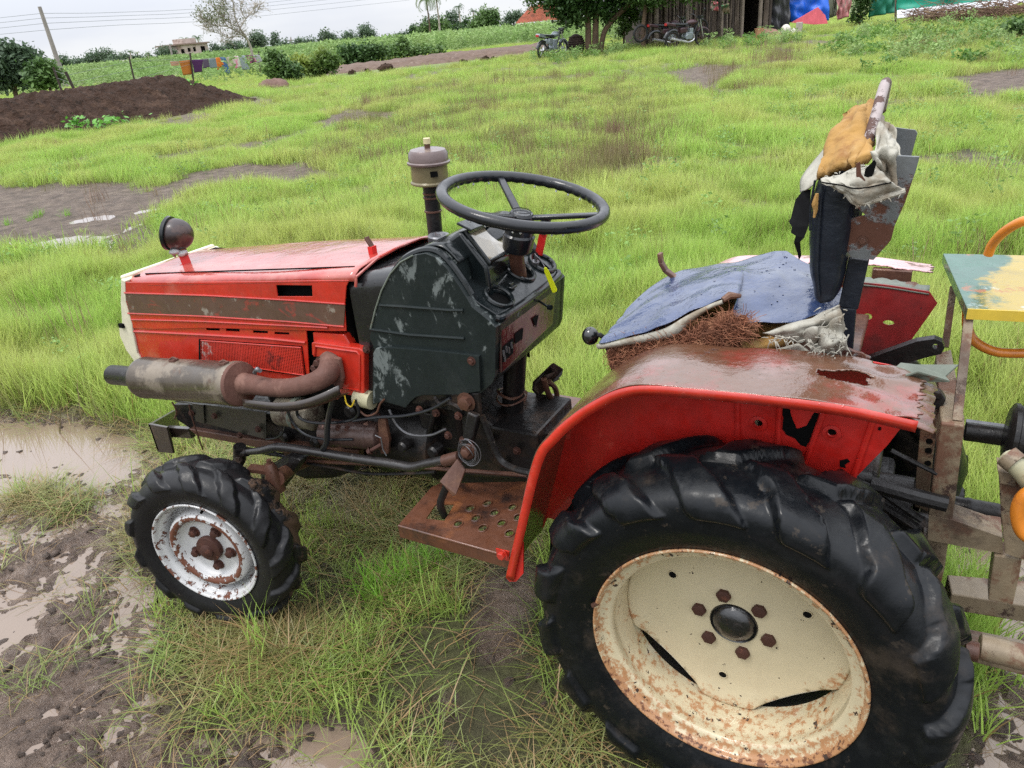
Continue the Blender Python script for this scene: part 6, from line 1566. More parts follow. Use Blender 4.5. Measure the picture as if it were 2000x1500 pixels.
M_g2 = leafmat('trampled_grass_blade', (0.17, 0.26, 0.05), 0.25, 0.4, 0.3, tint=(0.21, 0.19, 0.075), tscale=1.5)
M_g3 = leafmat('dry_grass_stem', (0.22, 0.14, 0.095), 0.25, 0.6, 0.3, tint=(0.20, 0.20, 0.07), tscale=0.6)
M_w1 = leafmat('pale_weed_leaf', (0.26, 0.36, 0.13), 0.35, 0.6, 0.25, tint=(0.20, 0.32, 0.10), tscale=0.12)
M_br = leafmat('bright_young_grass', (0.20, 0.40, 0.045), 0.45, 0.35, 0.2)
lush = [tuft('lush_tuft', 26, 0.12, 0.27, 0.0052, 0.055, 0.28, 0.7, M_g1, 20+k, dryp=0.05) for k in range(4)]
short_ = [tuft('short_tuft', 22, 0.05, 0.13, 0.0042, 0.05, 0.5, 0.8, M_g1, 40+k, dryp=0.10) for k in range(3)]
tramp = [tuft('trampled_tuft', 24, 0.10, 0.24, 0.0038, 0.08, 0.22, 0.7, M_g2, 60+k, segs=5, dryp=0.30, flat=0.95) for k in range(4)]
big = [tuft('far_tuft', 46, 0.15, 0.32, 0.011, 0.26, 0.35, 0.8, M_g1, 80+k, segs=3, dryp=0.04) for k in range(3)]
dryt = [tuft('dry_tuft', 16, 0.15, 0.34, 0.0045, 0.10, 0.22, 0.3, M_g3, 100+k, segs=3) for k in range(3)]
brt = [tuft('bright_tuft', 30, 0.10, 0.22, 0.008, 0.07, 0.45, 1.0, M_br, 120+k) for k in range(2)]
def wedge(n, r0, r1, power=1.0, half=0.66, off=0.0):
    r = np.sqrt(NP.uniform(r0**2, r1**2, n)) if power == 1 else r0*(r1/r0)**NP.rand(n)
    a = YAW+NP.uniform(-half, half, n)+off
    return CAM[0]-np.sin(a)*r, CAM[1]+np.cos(a)*r
WH = [((0, -0.35), (0.20, 0.12)), ((-1.5, -0.44), (0.13, 0.09)), ((0, 0.35), (0.2, 0.12)), ((-1.5, 0.44), (0.13, 0.09))]
def clear_wheels(x, y):
    k = np.ones(x.shape, bool)
    for (cx, cy), (a, b) in WH: k &= ~((np.abs(x-cx) < a) & (np.abs(y-cy) < b))
    return k
def sample(n, r0, r1, dens, power=1.0, half=0.66):
    x, y = wedge(n, r0, r1, power, half); mk = masks(x, y); d = dens(x, y, *mk)
    k = (NP.rand(n) < d) & clear_wheels(x, y)
    x, y = x[k], y[k]; mk = (mk[0][k], mk[1][k]); return np.stack([x, y, height(x, y, mk)-0.004], 1)
def patch(x, y, s, lo_, hi_, sd_=0): return sstep(lo_, hi_, fbm(x*s+sd_, y*s-sd_, 3))
tr_ = lambda x, y: soft(TRAMP, *warp(x, y))
p = sample(90000, 1.6, 7.5, lambda x, y, m_, q: (1-m_)**3*(1-q)**2*(1-0.985*tr_(x, y))*bald(x, y), half=1.05)
scatter('lush_grass', p, NP.uniform(0.5, 1.0, len(p))*(0.6+0.75*patch(p[:, 0], p[:, 1], 1.3, -0.3, 0.3, 3)), lush, 1, label='tall bright green grass growing round and beyond the tractor', cat='grass')
p = sample(28000, 0.7, 5.0, lambda x, y, m_, q: (0.05*m_+0.03*m_*patch(x, y, 1.7, 0.05, 0.3, 3)+(1-m_))*(1-q)**3*tr_(x, y)*(0.12+0.88*patch(x, y, 2.0, -0.12, 0.22, 8))*(1-0.55*soft(MIX, x, y)), half=1.0)
scatter('trampled_grass', p, NP.uniform(0.6, 1.15, len(p)), tramp, 2, 0.10, label='flattened olive and straw coloured grass lying in the mud', cat='grass')
p = sample(9000, 0.8, 6.0, lambda x, y, m_, q: (0.02+(1-m_)*0.9)*(1-q)**3*(0.25+0.3*tr_(x, y))*patch(x, y, 1.6, -0.05, 0.25, 18), half=0.8)
scatter('short_grass', p, NP.uniform(0.7, 1.4, len(p)), short_, 3, label='short upright grass among the flattened blades', cat='grass')
p = sample(92000, 7.5, 20, lambda x, y, m_, q: ((1-m_)**3*bald(x, y))*(1-q)**3, half=0.88)
scatter('field_grass', p, NP.uniform(0.36, 0.72, len(p))*(0.65+0.75*patch(p[:, 0], p[:, 1], 0.9, -0.3, 0.3, 33)), big, 4, label='green grass of the middle of the field', cat='grass')
p = sample(88000, 20, 60, lambda x, y, m_, q: (1-m_)**3*(1-q)*bald(x, y)*(mound(x, y) < 0.03)*(1-inside(ROADP, x, y)), half=0.82)
scatter('distant_grass', p, NP.uniform(0.42, 0.85, len(p))*(0.65+0.7*patch(p[:, 0], p[:, 1], 0.5, -0.3, 0.3, 33)), big, 5, label='grass at the far side of the field', cat='grass')
def dd0(x, y, m_, q):
    d = np.zeros(x.shape)
    for P_ in DRY[:3]: d = np.maximum(d, soft(P_, *warp(x, y)))
    return np.clip(d*(0.15+0.85*patch(x, y, 0.7, -0.15, 0.15, 4))+0.015, 0, 1)*(1-q)
p = sample(24000, 4, 34, dd0, power=2)
scatter('dry_seeding_grass', p, NP.uniform(0.7, 1.4, len(p)), dryt, 6, label='thin brown seeding grass stems in the field', cat='grass')
bp_ = []
for (a, b, n_, s_) in ((770, 1170, 6, 0.05), (800, 1140, 5, 0.05), (1125, 715, 10, 0.12), (1080, 780, 6, 0.1), (85, 430, 5, 0.15), (60, 1150, 0, 0.02), (790, 1480, 0, .1)):
    g = Gp(a, b)
    for k in range(n_): bp_.append((g[0]+rng.gauss(0, s_), g[1]+rng.gauss(0, s_), 0.0))
bp_ = np.array(bp_); bp_[:, 2] = height(bp_[:, 0], bp_[:, 1])
scatter('bright_clump', bp_, NP.uniform(0.55, 0.9, len(bp_)), brt, 7, label='bright green grass clump in the puddle in front of the footboard', cat='grass')
# lumps of wet mud standing out of the slurry
M_clod = mat('wet_mud_lump', (0.12, 0.088, 0.07), 0.22, 0, [L_((0.17, 0.125, 0.10), 0.5, 0.65, scale=30, seed=3)], bump=[(60, 0.006)], spec=0.5)
def clod_src(k):
    V, F = sphere((0, 0, 0), 1.0, 9); R_ = np.random.RandomState(500+k); o3 = R_.uniform(0, 50, 3)
    V = [np.array(v)*(1+0.55*float(noise2(v[0]*1.6+o3[0], v[1]*1.6+v[2]*1.3+o3[1]))+0.22*float(noise2(v[0]*4+o3[2], v[1]*4+v[2]*4)))*np.array([1.15, 0.9, 0.55]) for v in V]
    me = bpy.data.meshes.new('clod'); me.from_pydata([tuple(map(float, v)) for v in V], [], F); me.shade_smooth(); me.materials.append(M_clod)
    return bpy.data.objects.new('clod', me)
p = sample(60000, 0.8, 5.5, lambda x, y, m_, q: np.clip(m_+0.25*tr_(x, y), 0, 1)*sstep(-0.02, 0.22, fbm(x*4.5+3, y*4.5, 4, 0.6))*(1-0.75*q), half=0.85)
p[:, 2] = np.maximum(p[:, 2], -0.018)
sz = 0.004+0.016*NP.rand(len(p))**3
scatter('mud_lumps', p, sz, [clod_src(k) for k in range(5)], 9, 0.5, label='small wet lumps of mud standing out of the slurry', cat='mud')
p = sample(420, 2.5, 16, lambda x, y, m_, q: (1-m_)*(1-tr_(x, y)), half=0.66)
M_bw = leafmat('small_weed_leaf', (0.20, 0.33, 0.09), 0.35, 0.5, 0.25)
scatter('small_field_weeds', p, NP.uniform(0.3, 0.75, len(p)), [leafy('small_weed', 46, 0.34, 0.16, 0.055, M_bw, 240+k) for k in range(3)], 10, label='small leafy weeds dotted through the grass', cat='weeds')
# straw and twigs lying on the mud
sg = []
for k in range(420):
    x, y = wedge(1, 0.8, 3.2, 1, 0.8); x = x[0]; y = y[0]
    z = float(height(np.array([x]), np.array([y]))[0])+0.004; z = max(z, -0.012); a = rng.uniform(0, 2*pi); L_2 = rng.uniform(0.03, 0.16)
    b = a+rng.uniform(-0.5, 0.5)
    x1, y1 = x+cos(a)*L_2/2, y+sin(a)*L_2/2; x2, y2 = x1+cos(b)*L_2/2, y1+sin(b)*L_2/2
    hz = height(np.array([x1, x2]), np.array([y1, y2]))
    sg.append(tube([(x, y, z), (x1, y1, max(hz[0], -0.012)+0.006), (x2, y2, max(hz[1], -0.012)+0.004)], [0.0012, 0.0010, 0.0006], 4, cap=False))
obj('straw_litter', merge(*sg), mat('wet_straw', (0.20, 0.13, 0.06), 0.5, 0, [L_((0.07, 0.03, 0.02), 0.5, 0.6, scale=3)], var=0.3), smooth=0, kind='stuff', label='loose straw and twigs lying on the mud', cat='straw')

# ------------------------------------------------------------------ soil mound
M_soil = mat('dark_turned_soil', (0.045, 0.026, 0.018), 0.9, 0, [L_((0.09, 0.055, 0.038), 0.5, 0.68, scale=1.5, seed=3, amt=0.8), L_((0.022, 0.014, 0.010), 0.52, 0.66, scale=5, seed=9)], bump=[(3, 0.15), (12, 0.05)], spec=0.15)
Lm_ = np.linalg.norm(mB-mA)
uu = np.linspace(-9, Lm_+2.4, 430); vv = np.linspace(-0.4, 6.2, 92)
Ug, Vg = np.meshgrid(uu, vv, indexing='ij')
gx = mA[0]+mdir[0]*Ug+mn[0]*Vg; gy = mA[1]+mdir[1]*Ug+mn[1]*Vg
mh = mound(gx, gy)
clod = 0.16*fbm(gx*1.4, gy*1.4, 5, 0.7)+0.13*(0.6-np.abs(noise2(gx*2.3, gy*2.3)))+0.08*(0.5-np.abs(noise2(gx*4.7, gy*4.7)))
gz = H0(gx, gy)-0.09+mh+clod*np.clip(mh*3.5, 0, 1)
i, j = np.meshgrid(np.arange(429), np.arange(91), indexing='ij')
Fm = np.stack([i*92+j, (i+1)*92+j, (i+1)*92+j+1, i*92+j+1], -1).reshape(-1, 4)
o = rawmesh('soil_mound', np.stack([gx, gy, gz], -1).reshape(-1, 3), Fm, M_soil); props(o, kind='structure')

def mpp(P_): return float((np.asarray(P_)-CAM)@CF)/FPX          # metres per photo pixel at that depth
def gz_(P_):
    return float(H0(P_[0], P_[1]))
def on_ground(px, py, r):
    p_ = D(px, py, r); p_[2] = gz_(p_); return p_

# ------------------------------------------------------------------ weeds
weeds = [leafy('weed_plant', 90, 0.75, 0.38, 0.13, M_w1, 200+k) for k in range(3)]
M_w2 = leafmat('broad_weed_leaf', (0.10, 0.22, 0.045), 0.35, 0.5, 0.25, tint=(0.16, 0.27, 0.06))
broad = [leafy('broad_weed', 60, 0.45, 0.35, 0.16, M_w2, 220+k) for k in range(2)]
def inwedge(n, poly, sc0, sc1, z0=0.0, avoid=None):
    lo_ = poly.min(0); hi_ = poly.max(0); x = NP.uniform(lo_[0], hi_[0], n); y = NP.uniform(lo_[1], hi_[1], n)
    k = inside(poly, x, y)
    if avoid is not None: k &= ~avoid(x, y)
    x, y = x[k], y[k]; return np.stack([x, y, H0(x, y)+z0], 1), NP.uniform(sc0, sc1, len(x))
W1 = wpoly([(-500, 235), (-100, 206), (250, 178), (400, 165), (520, 163), (640, 150), (640, 122), (560, 114), (380, 128), (100, 150), (-500, 200)])
p_, s_ = inwedge(26000, W1, 0.7, 1.5, -0.02, lambda x, y: mound(x, y) > 0.02)
scatter('pale_weeds', p_, s_, weeds, 11, label='pale green weeds growing thickly beyond the soil mound', cat='weeds')
W2 = wpoly([(640, 126), (820, 108), (1010, 88), (1290, 84), (1290, 62), (1000, 66), (760, 84), (640, 98)])
p_, s_ = inwedge(26000, W2, 0.9, 2.0, -0.02)
scatter('roadside_weeds', p_, s_, weeds, 12, label='tall pale weeds behind the dirt road', cat='weeds')
W3 = np.vstack([wpoly([(1030, 128), (1120, 124), (1200, 112), (1240, 100)]), wpoly([(1240, 96), (1110, 110), (1030, 112)])])
p_, s_ = inwedge(110, W3, 0.25, 0.6); q1, t1_ = inwedge(50, wpoly([(1370, 104), (1480, 96), (1560, 88), (1560, 78), (1480, 82), (1375, 90)]), 0.3, 0.7)
scatter('yard_weeds', np.vstack([p_, q1]), np.r_[s_, t1_], weeds+broad, 13, label='leafy weeds in front of the motorcycles and the stick hut', cat='weeds')
W4 = wpoly([(1580, 110), (1700, 60), (2150, 40), (2200, 150), (1950, 135), (1800, 140), (1700, 150)])
p_, s_ = inwedge(420, W4, 0.25, 0.65)
scatter('bank_weeds', p_, s_, broad+weeds[:1], 14, label='broad leaved weeds below the green tarpaulin', cat='weeds')

# ------------------------------------------------------------------ trees
M_bark = mat('brown_bark', (0.13, 0.085, 0.055), 0.9, 0, [L_((0.06, 0.04, 0.03), 0.5, 0.65, scale=2, seed=3, stretch=(6, 6, 1))], bump=[(6, 0.04)])
M_barkp = mat('pale_bark', (0.42, 0.37, 0.32), 0.85, 0, [L_((0.2, 0.16, 0.13), 0.5, 0.65, scale=2, seed=3)], bump=[(6, 0.03)])
def crownmat(name, c, t=None, tr=0.25): return leafmat(name, c, tr, 0.55, 0.35, tint=t, tscale=0.3)
C_dark = crownmat('dark_leaf', (0.045, 0.10, 0.028), (0.07, 0.13, 0.035))
C_mid = crownmat('mid_green_leaf', (0.11, 0.19, 0.05), (0.06, 0.12, 0.035))
C_yel = crownmat('yellow_green_leaf', (0.24, 0.30, 0.06), (0.10, 0.17, 0.04), 0.35)
C_haze = crownmat('far_leaf_haze_tint', (0.11, 0.16, 0.095), (0.09, 0.14, 0.08), 0.35)  # distance haze painted into the leaf colour: lighter and greyer green
def leaves(name, blobs, r, m, parent, leaf, dens, seed, squash=0.8, hollow=0.35):
    """blobs: (px, py, radius px); leaf cards clumped into twigs through each blob's volume"""
    R_ = np.random.RandomState(seed); V = []; bl = []
    for (a, b, rad) in blobs:
        c = D(a, b, r+R_.uniform(-0.35, 0.35)*rad*mpp(D(a, b, r))); rm_ = rad*mpp(c)
        n = int(dens*rad*rad)
        nc = max(6, n//14)
        d = R_.normal(size=(nc, 3)); d /= np.linalg.norm(d, axis=1)[:, None]
        cc = c+d*(rm_*(hollow+(1.06-hollow)*R_.rand(nc)**0.6)*R_.uniform(0.75, 1.22, nc))[:, None]*np.array([1, 1, squash])
        idx = R_.randint(0, nc, n); P_ = cc[idx]+R_.normal(0, 0.13*rm_+leaf*0.6, (n, 3))
        nn = R_.normal(size=(n, 3)); nn[:, 2] = np.abs(nn[:, 2])+0.4; nn /= np.linalg.norm(nn, axis=1)[:, None]
        s = np.cross(nn, R_.normal(size=(n, 3))); s /= np.linalg.norm(s, axis=1)[:, None]; t = np.cross(nn, s)
        L1 = leaf*R_.uniform(0.6, 1.3, n)[:, None]
        q = np.stack([P_-s*L1*0.6, P_+t*L1*0.32, P_+s*L1*0.6, P_-t*L1*0.32], 1); V.append(q.reshape(-1, 3))
        bl.append(np.repeat(R_.uniform(-0.35, 0.35, nc)[idx]+R_.uniform(-0.3, 0.3, n), 4))
    V = np.concatenate(V); F = np.arange(len(V)).reshape(-1, 4)
    o = rawmesh(name, V, F, m, {'bl': np.concatenate(bl)}, smooth=False)
    if parent is not None: attach(o, parent)
    return o
def tree(name, label, base, r, trunks, blobs, m, leaf, dens, seed, bark=None, group=None, cat='tree', squash=0.8, hollow=0.35):
    bp0 = on_ground(base[0], base[1], r)
    t = empty(name, bp0, label=label, cat=cat, group=group)
    gs = []
    for tr in trunks:
        P_ = [D(a, b, r) for a, b, w in tr]; ws = [max(0.01, w*mpp(P_[0])/2) for a, b, w in tr]
        if tr is trunks[0]: P_[0] = np.array([P_[0][0], P_[0][1], min(P_[0][2], gz_(P_[0]))-0.1])
        gs.append(tube(P_, ws, 8, sm=3))
    # limbs reaching into the blobs
    R_ = random.Random(seed)
    end = D(trunks[0][-1][0], trunks[0][-1][1], r)
    for (a, b, rad) in blobs:
        c = D(a, b, r); w_ = trunks[0][-1][2]*mpp(c)/2
        gs.append(tube([end, (end+c)/2+np.array([R_.uniform(-.1, .1), R_.uniform(-.1, .1), 0.1])*rad*mpp(c), c], [w_*0.7, w_*0.5, w_*0.2], 6, sm=3))
    obj('trunk', merge(*gs), bark or M_bark, t, smooth=60)
    leaves('crown', blobs, r, m, t, leaf, dens, seed, squash, hollow)
    return t
# large shade tree and its neighbours by the huts
tree('shade_tree', 'big dark tree with a thick fluted trunk beside the parked motorcycle', (1162, 106), 31.8,
     [[(1150, 106, 16), (1149, 80, 13), (1148, 40, 12), (1140, 0, 10), (1128, -60, 8)], [(1163, 107, 18), (1163, 80, 14), (1164, 40, 12), (1170, 0, 10), (1180, -60, 7)],
      [(1174, 104, 10), (1176, 80, 11), (1184, 55, 11), (1205, 30, 11), (1232, 4, 10), (1268, -40, 7)]],
     [(1056, -12, 28), (1082, 0, 24), (1108, 8, 28), (1128, 24, 26), (1150, -4, 30), (1182, 14, 26), (1206, 2, 26), (1120, -50, 60), (1190, -60, 60), (1250, -40, 46), (1145, 18, 24), (1092, 26, 12), (1110, 34, 16), (1040, -22, 16), (1192, 36, 12)],
     C_dark, 0.13, 1.25, 31, group=None, hollow=0.1)
tree('slim_tree', 'slim leafy tree standing between the shade tree and the stick hut', (1218, 92), 33, [[(1219, 94, 5), (1218, 60, 4.5), (1216, 20, 4), (1214, -20, 3)]],
     [(1216, 30, 13), (1222, 50, 10), (1212, 62, 7), (1232, 20, 14), (1238, 34, 9), (1226, -10, 24)], C_mid, 0.12, 3.0, 32)
tree('corner_tree', 'leafy tree rising at the left corner of the stick hut', (1258, 92), 31, [[(1257, 95, 10), (1256, 60, 9), (1260, 20, 8), (1268, -30, 6)]],
     [(1270, -14, 28), (1305, -20, 26), (1350, -22, 24), (1244, -18, 26), (1390, -26, 24), (1440, -28, 18)], C_mid, 0.12, 1.8, 33)
tree('bush_by_tarpaulin', 'dark bush between the pink cloth and the green tarpaulin', (1678, 45), 37, [[(1680, 48, 4), (1680, 30, 3)]], [(1682, 10, 16), (1676, 32, 12), (1690, -10, 16)], C_dark, 0.12, 2.4, 34, cat='bush')
tree('bush_on_bank', 'green bush at the far right edge above the bare patch', (1985, 70), 24, [[(1985, 84, 3), (1985, 60, 2)]], [(1990, 62, 20), (1975, 78, 14), (1960, 92, 14), (2010, 80, 24), (1985, 100, 18)], C_mid, 0.11, 2.2, 35, cat='bush')
# bushes and hedges in the middle distance
tree('roadside_bush', 'dark green bush at the end of the soil mound', (548, 160), 32, [[(550, 168, 4), (548, 140, 3)]], [(540, 120, 16), (552, 140, 18), (535, 138, 12), (566, 156, 11), (530, 108, 9), (575, 140, 12)], C_mid, 0.14, 3.2, 41, cat='bush')
tree('roadside_bush', 'yellow green bush between the two dark bushes on the left', (600, 158), 34, [[(600, 160, 4), (600, 140, 3)]], [(590, 128, 17), (612, 138, 15), (632, 112, 15), (600, 150, 14), (640, 128, 14), (622, 150, 12), (655, 118, 9)], C_yel, 0.14, 2.8, 42, cat='bush')
tree('hedge', 'dark rounded hedge on the left end of the dirt road', (692, 130), 46, [[(692, 132, 4), (692, 118, 3)]], [(676, 108, 15), (700, 104, 18), (722, 102, 17), (742, 106, 14), (690, 120, 13), (715, 118, 13)], C_dark, 0.17, 3.0, 43, cat='hedge')
tree('hedge', 'lower loose hedge following the dirt road to the right of the rounded one', (790, 118), 50, [[(790, 120, 4), (790, 110, 3)]], [(768, 104, 13), (792, 98, 15), (785, 84, 9), (815, 100, 12), (838, 98, 10), (860, 98, 8)], C_mid, 0.17, 2.6, 44, cat='hedge')
tree('left_tree', 'large feathery tree at the left edge of the picture', (20, 160), 42, [[(20, 165, 9), (22, 130, 7), (24, 110, 5)]], [(8, 108, 20), (30, 112, 20), (50, 112, 16), (10, 135, 24), (45, 134, 20), (66, 118, 11), (-25, 120, 28), (25, 98, 10), (60, 132, 14), (20, 150, 16), (45, 150, 14), (-5, 152, 18)], C_haze, 0.22, 1.9, 45, hollow=0.1)
tree('left_bush', 'bushy tree in front of the leaning utility pole', (90, 155), 40, [[(90, 160, 5), (92, 146, 4)]], [(75, 142, 17), (95, 140, 19), (108, 150, 12), (84, 156, 14), (66, 152, 12)], C_mid, 0.18, 2.4, 46, cat='bush')
# far tree line
far_trees = [
 ('hazy round tree far off behind the leaning utility pole', [(122, 120, 12), (112, 128, 9)], 215), ('pale low tree to the right of the leaning pole', [(150, 124, 12), (138, 128, 9), (162, 128, 7)], 235),
 ('wide dark tree left of the three palms', [(186, 116, 15), (205, 112, 16), (222, 118, 13), (175, 124, 10)], 200), ('small bright tree below the wide dark tree', [(215, 122, 9)], 180),
 ('dark low tree under the three palms', [(262, 116, 9), (275, 118, 9), (244, 114, 9), (292, 116, 9)], 240), ('round dark tree left of the unfinished house', [(322, 104, 14), (338, 110, 10), (312, 110, 9)], 230),
 ('tree just right of the unfinished house', [(420, 98, 12), (432, 104, 10), (410, 106, 8)], 190), ('low row of trees behind the bare tree', [(448, 92, 11), (465, 92, 11), (478, 96, 9)], 230),
 ('tall dark tree right of the bare tree', [(503, 74, 13), (495, 86, 13), (512, 84, 10), (502, 96, 10)], 170), ('narrow dark cone-shaped tree', [(536, 72, 7), (538, 84, 11), (548, 90, 8)], 180),
 ('bushy yellowish tree before the cone-shaped one', [(558, 92, 12), (548, 98, 9)], 150), ('wide low dark tree right of the cone-shaped tree', [(590, 84, 11), (606, 84, 9), (580, 88, 7)], 220),
 ('round light green tree on the skyline', [(636, 72, 12), (650, 78, 11), (640, 84, 9), (626, 84, 7)], 160), ('grey green tree between the light one and the tall crown', [(680, 72, 10), (690, 80, 9), (672, 82, 8)], 200),
 ('tall airy crown standing above the skyline left of centre', [(712, 60, 12), (722, 68, 12), (705, 72, 10), (714, 80, 11)], 170), ('low pale tree left of the dense grove', [(762, 76, 9), (775, 74, 7)], 260),
 ('dark tree at the left end of the grove', [(786, 72, 9), (808, 58, 10), (800, 72, 11)], 150), ('spreading green tree behind the white-barked trunk', [(838, 56, 20), (858, 52, 19), (825, 68, 14), (872, 62, 16), (845, 72, 14)], 120),
 ('dark blue-green tree in the middle of the grove', [(884, 34, 12), (888, 50, 13), (896, 62, 10)], 135), ('mixed palm-like tree left of the round grove tree', [(908, 48, 11), (915, 58, 12), (905, 66, 9)], 120),
 ('large round green tree at the right end of the grove', [(948, 34, 18), (936, 50, 18), (960, 48, 17), (950, 62, 16), (925, 60, 12), (965, 30, 11)], 105), ('tree just left of the red roofed house', [(1000, 34, 11), (992, 46, 11), (1014, 30, 9), (985, 52, 8)], 110)]
for k, (lab, bl_, r_) in enumerate(far_trees):
    cx_ = np.mean([b[0] for b in bl_]); by_ = max(b[1]+b[2] for b in bl_)
    tree('distant_tree', lab, (cx_, by_), r_, [[(cx_, by_+3, 2.5), (cx_, by_-6, 2)]], bl_, [C_haze, C_dark, C_mid][(k*7) % 3 if k > 15 else 0], 0.0020*r_+0.04, 5.0, 300+k, group='distant trees on the skyline')
# grasses between the trees: low far scrub
# bare tree
bt_ = empty('bare_tree', on_ground(494, 110, 60), label='tall nearly leafless pale tree behind the washing line', cat='tree')
def PB(q, r=60): return [D(a, b, r+0.02*(a-480)) for a, b in q]
limbs = [([(494, 118), (492, 104), (489, 91), (480, 72), (468, 55)], 6, 3.4), ([(480, 72), (465, 63), (444, 52), (420, 50), (405, 43), (390, 33)], 3.0, 0.9),
         ([(468, 55), (459, 33), (456, 9), (452, -8)], 2.8, 0.8), ([(468, 56), (480, 37), (493, 22), (500, 6)], 2.6, 0.8), ([(466, 52), (450, 46), (429, 27), (412, 10)], 2.4, 0.8),
         ([(459, 70), (444, 73), (423, 64), (405, 60)], 1.6, 0.5), ([(483, 78), (470, 68), (459, 69), (448, 80), (430, 82)], 1.6, 0.5), ([(480, 38), (470, 18), (474, -6)], 1.8, 0.6), ([(489, 30), (500, 24), (508, 10)], 1.4, 0.5), ([(444, 52), (436, 36), (438, 16), (430, 0)], 1.6, 0.5), ([(420, 50), (404, 54), (396, 50)], 1.1, 0.4)]
gs = []; R_ = random.Random(5); twl = []
for q, w0, w1 in limbs:
    P_ = PB(q); k_ = mpp(P_[0])/2
    gs.append(tube(P_, list(np.linspace(w0, w1, len(P_))*k_), 7, sm=4))
    S_ = spline(P_, 5)
    if w0 > 5: continue
    for m_ in range(2, len(S_)):
        for rep in range(3):
            d = np.array([R_.gauss(0, 1), R_.gauss(0, 0.5), R_.gauss(0.35, 0.7)]); d /= np.linalg.norm(d); L1 = R_.uniform(0.35, 1.0)
            a = S_[m_]; b = a+d*L1*0.5+np.array([0, 0, 0.08]); c = b+(d+np.array([R_.gauss(0, .5), 0, R_.gauss(.2, .4)]))*L1*0.5
            gs.append(tube([a, b, c], [0.018, 0.012, 0.006], 4, cap=False)); twl.append(c)
            e_ = b+np.array([R_.gauss(0, 1), R_.gauss(0, 1), R_.gauss(.3, .6)])*0.25; gs.append(tube([b, e_], [0.009, 0.005], 3, cap=False)); twl.append(e_)
obj('trunk', merge(*gs), M_barkp, bt_, smooth=60)
V = []; bl = []
for c in twl:
    pxl = (np.array(c)-CAM); xx = 1000+FPX*(pxl@CR)/(pxl@CF); yy_ = 750-FPX*(pxl@CU)/(pxl@CF)
    n_ = 4 if (xx < 445 and yy_ < 42) else int(NP.rand() < 0.3)
    for k in range(n_):
        p_ = c+NP.normal(0, 0.13, 3); s = NP.normal(size=3); s /= np.linalg.norm(s); t = np.cross(s, NP.normal(size=3)); t /= np.linalg.norm(t)
        V += [p_-s*0.08, p_+t*0.04, p_+s*0.08, p_-t*0.04]; bl += [0.2]*4
o = rawmesh('leaves', np.array(V), np.arange(len(V)).reshape(-1, 4), leafmat('sparse_leaf', (0.13, 0.15, 0.07), 0.3, 0.6, 0.3, tint=(0.16, 0.13, 0.10)), {'bl': bl}, smooth=False); attach(o, bt_)
# palms
def palm(label, base, top, r, fl, n, seed, m=C_mid, bark=M_barkp, w=3, droop=1.0, group='coconut palms on the skyline', extra=()):
    t = empty('coconut_palm', on_ground(base[0], base[1], r), label=label, cat='palm tree', group=group)
    a, b = D(base[0], base[1], r), D(top[0], top[1], r); k_ = mpp(b); a[2] = gz_(a)-0.1 if a[2] > gz_(a) else a[2]
    obj('trunk', tube([a, (a+b)/2+np.array([0.02, 0, 0])*np.linalg.norm(b-a), b], [w*k_*0.65, w*k_*0.5, w*k_*0.4], 8, sm=4), bark, t, smooth=60)
    R_ = random.Random(seed)
    for i in range(n):
        az = 2*pi*i/n+R_.uniform(-.25, .25); el = R_.uniform(-0.15, 1.15); L1 = fl*k_*R_.uniform(0.8, 1.15)
        V = []; F = []; p_ = b.copy(); segs = 9
        sp_ = [p_.copy()]
        e_ = el
        for s in range(segs): p_ = p_+np.array([cos(az)*cos(e_), sin(az)*cos(e_), sin(e_)])*L1/segs; e_ -= droop*R_.uniform(0.13, 0.2)*(1+s*0.12); sp_.append(p_.copy())
        for s in range(1, len(sp_)):
            d = sp_[s]-sp_[s-1]; d /= np.linalg.norm(d); sdv = np.cross(d, [0, 0, 1.0]); sdv /= np.linalg.norm(sdv)+1e-9
            for sg_ in (-1, 1):
                for h_ in (0, 0.5):
                    o_ = sp_[s-1]*(1-h_)+sp_[s]*h_; ll = L1*0.28*(1-0.55*s/segs)*R_.uniform(.8, 1.1)
                    tip = o_+sdv*sg_*ll*0.75+d*ll*0.45-np.array([0, 0, 1])*ll*0.55; nb = len(V)
                    V += [o_, o_+d*L1*0.035, tip]; F.append((nb, nb+1, nb+2))
        g_ = merge((V, F), tube(sp_, [0.012*L1]*5+[0.006*L1]*5, 4, cap=False))
        obj('frond', g_, m, t, smooth=0)
    return t
palm('palm behind the left end of the unfinished house', (361, 100), (361, 78), 250, 13, 11, 1)
palm('taller palm behind the right end of the unfinished house', (388, 100), (386, 74), 250, 15, 12, 2)
palm('short palm at the left of the three distant palms', (237, 118), (235, 103), 240, 8, 8, 3)
palm('tallest of the three distant palms', (254, 118), (254, 100), 235, 11, 11, 4)
palm('pale middle palm beside the tallest of the three', (268, 118), (268, 104), 240, 9, 10, 5, C_yel)
palm('right hand palm of the three distant palms', (290, 116), (288, 104), 235, 12, 11, 6)
palm('tall coconut palm cut by the top of the picture, leaning slightly left', (838, 60), (832, -4), 105, 36, 15, 7, C_yel, M_bark, 3.0, 1.25)
palm('tall palm with a white trunk left of the grove', (859, 77), (852, -2), 105, 26, 12, 8, C_yel, M_barkp, 3.6, 1.25)
palm('ragged palm standing above the middle of the grove', (898, 60), (896, 12), 125, 18, 12, 9, C_haze)
palm('ragged palm just left of the round grove tree', (925, 60), (924, 22), 125, 15, 11, 10, C_haze)

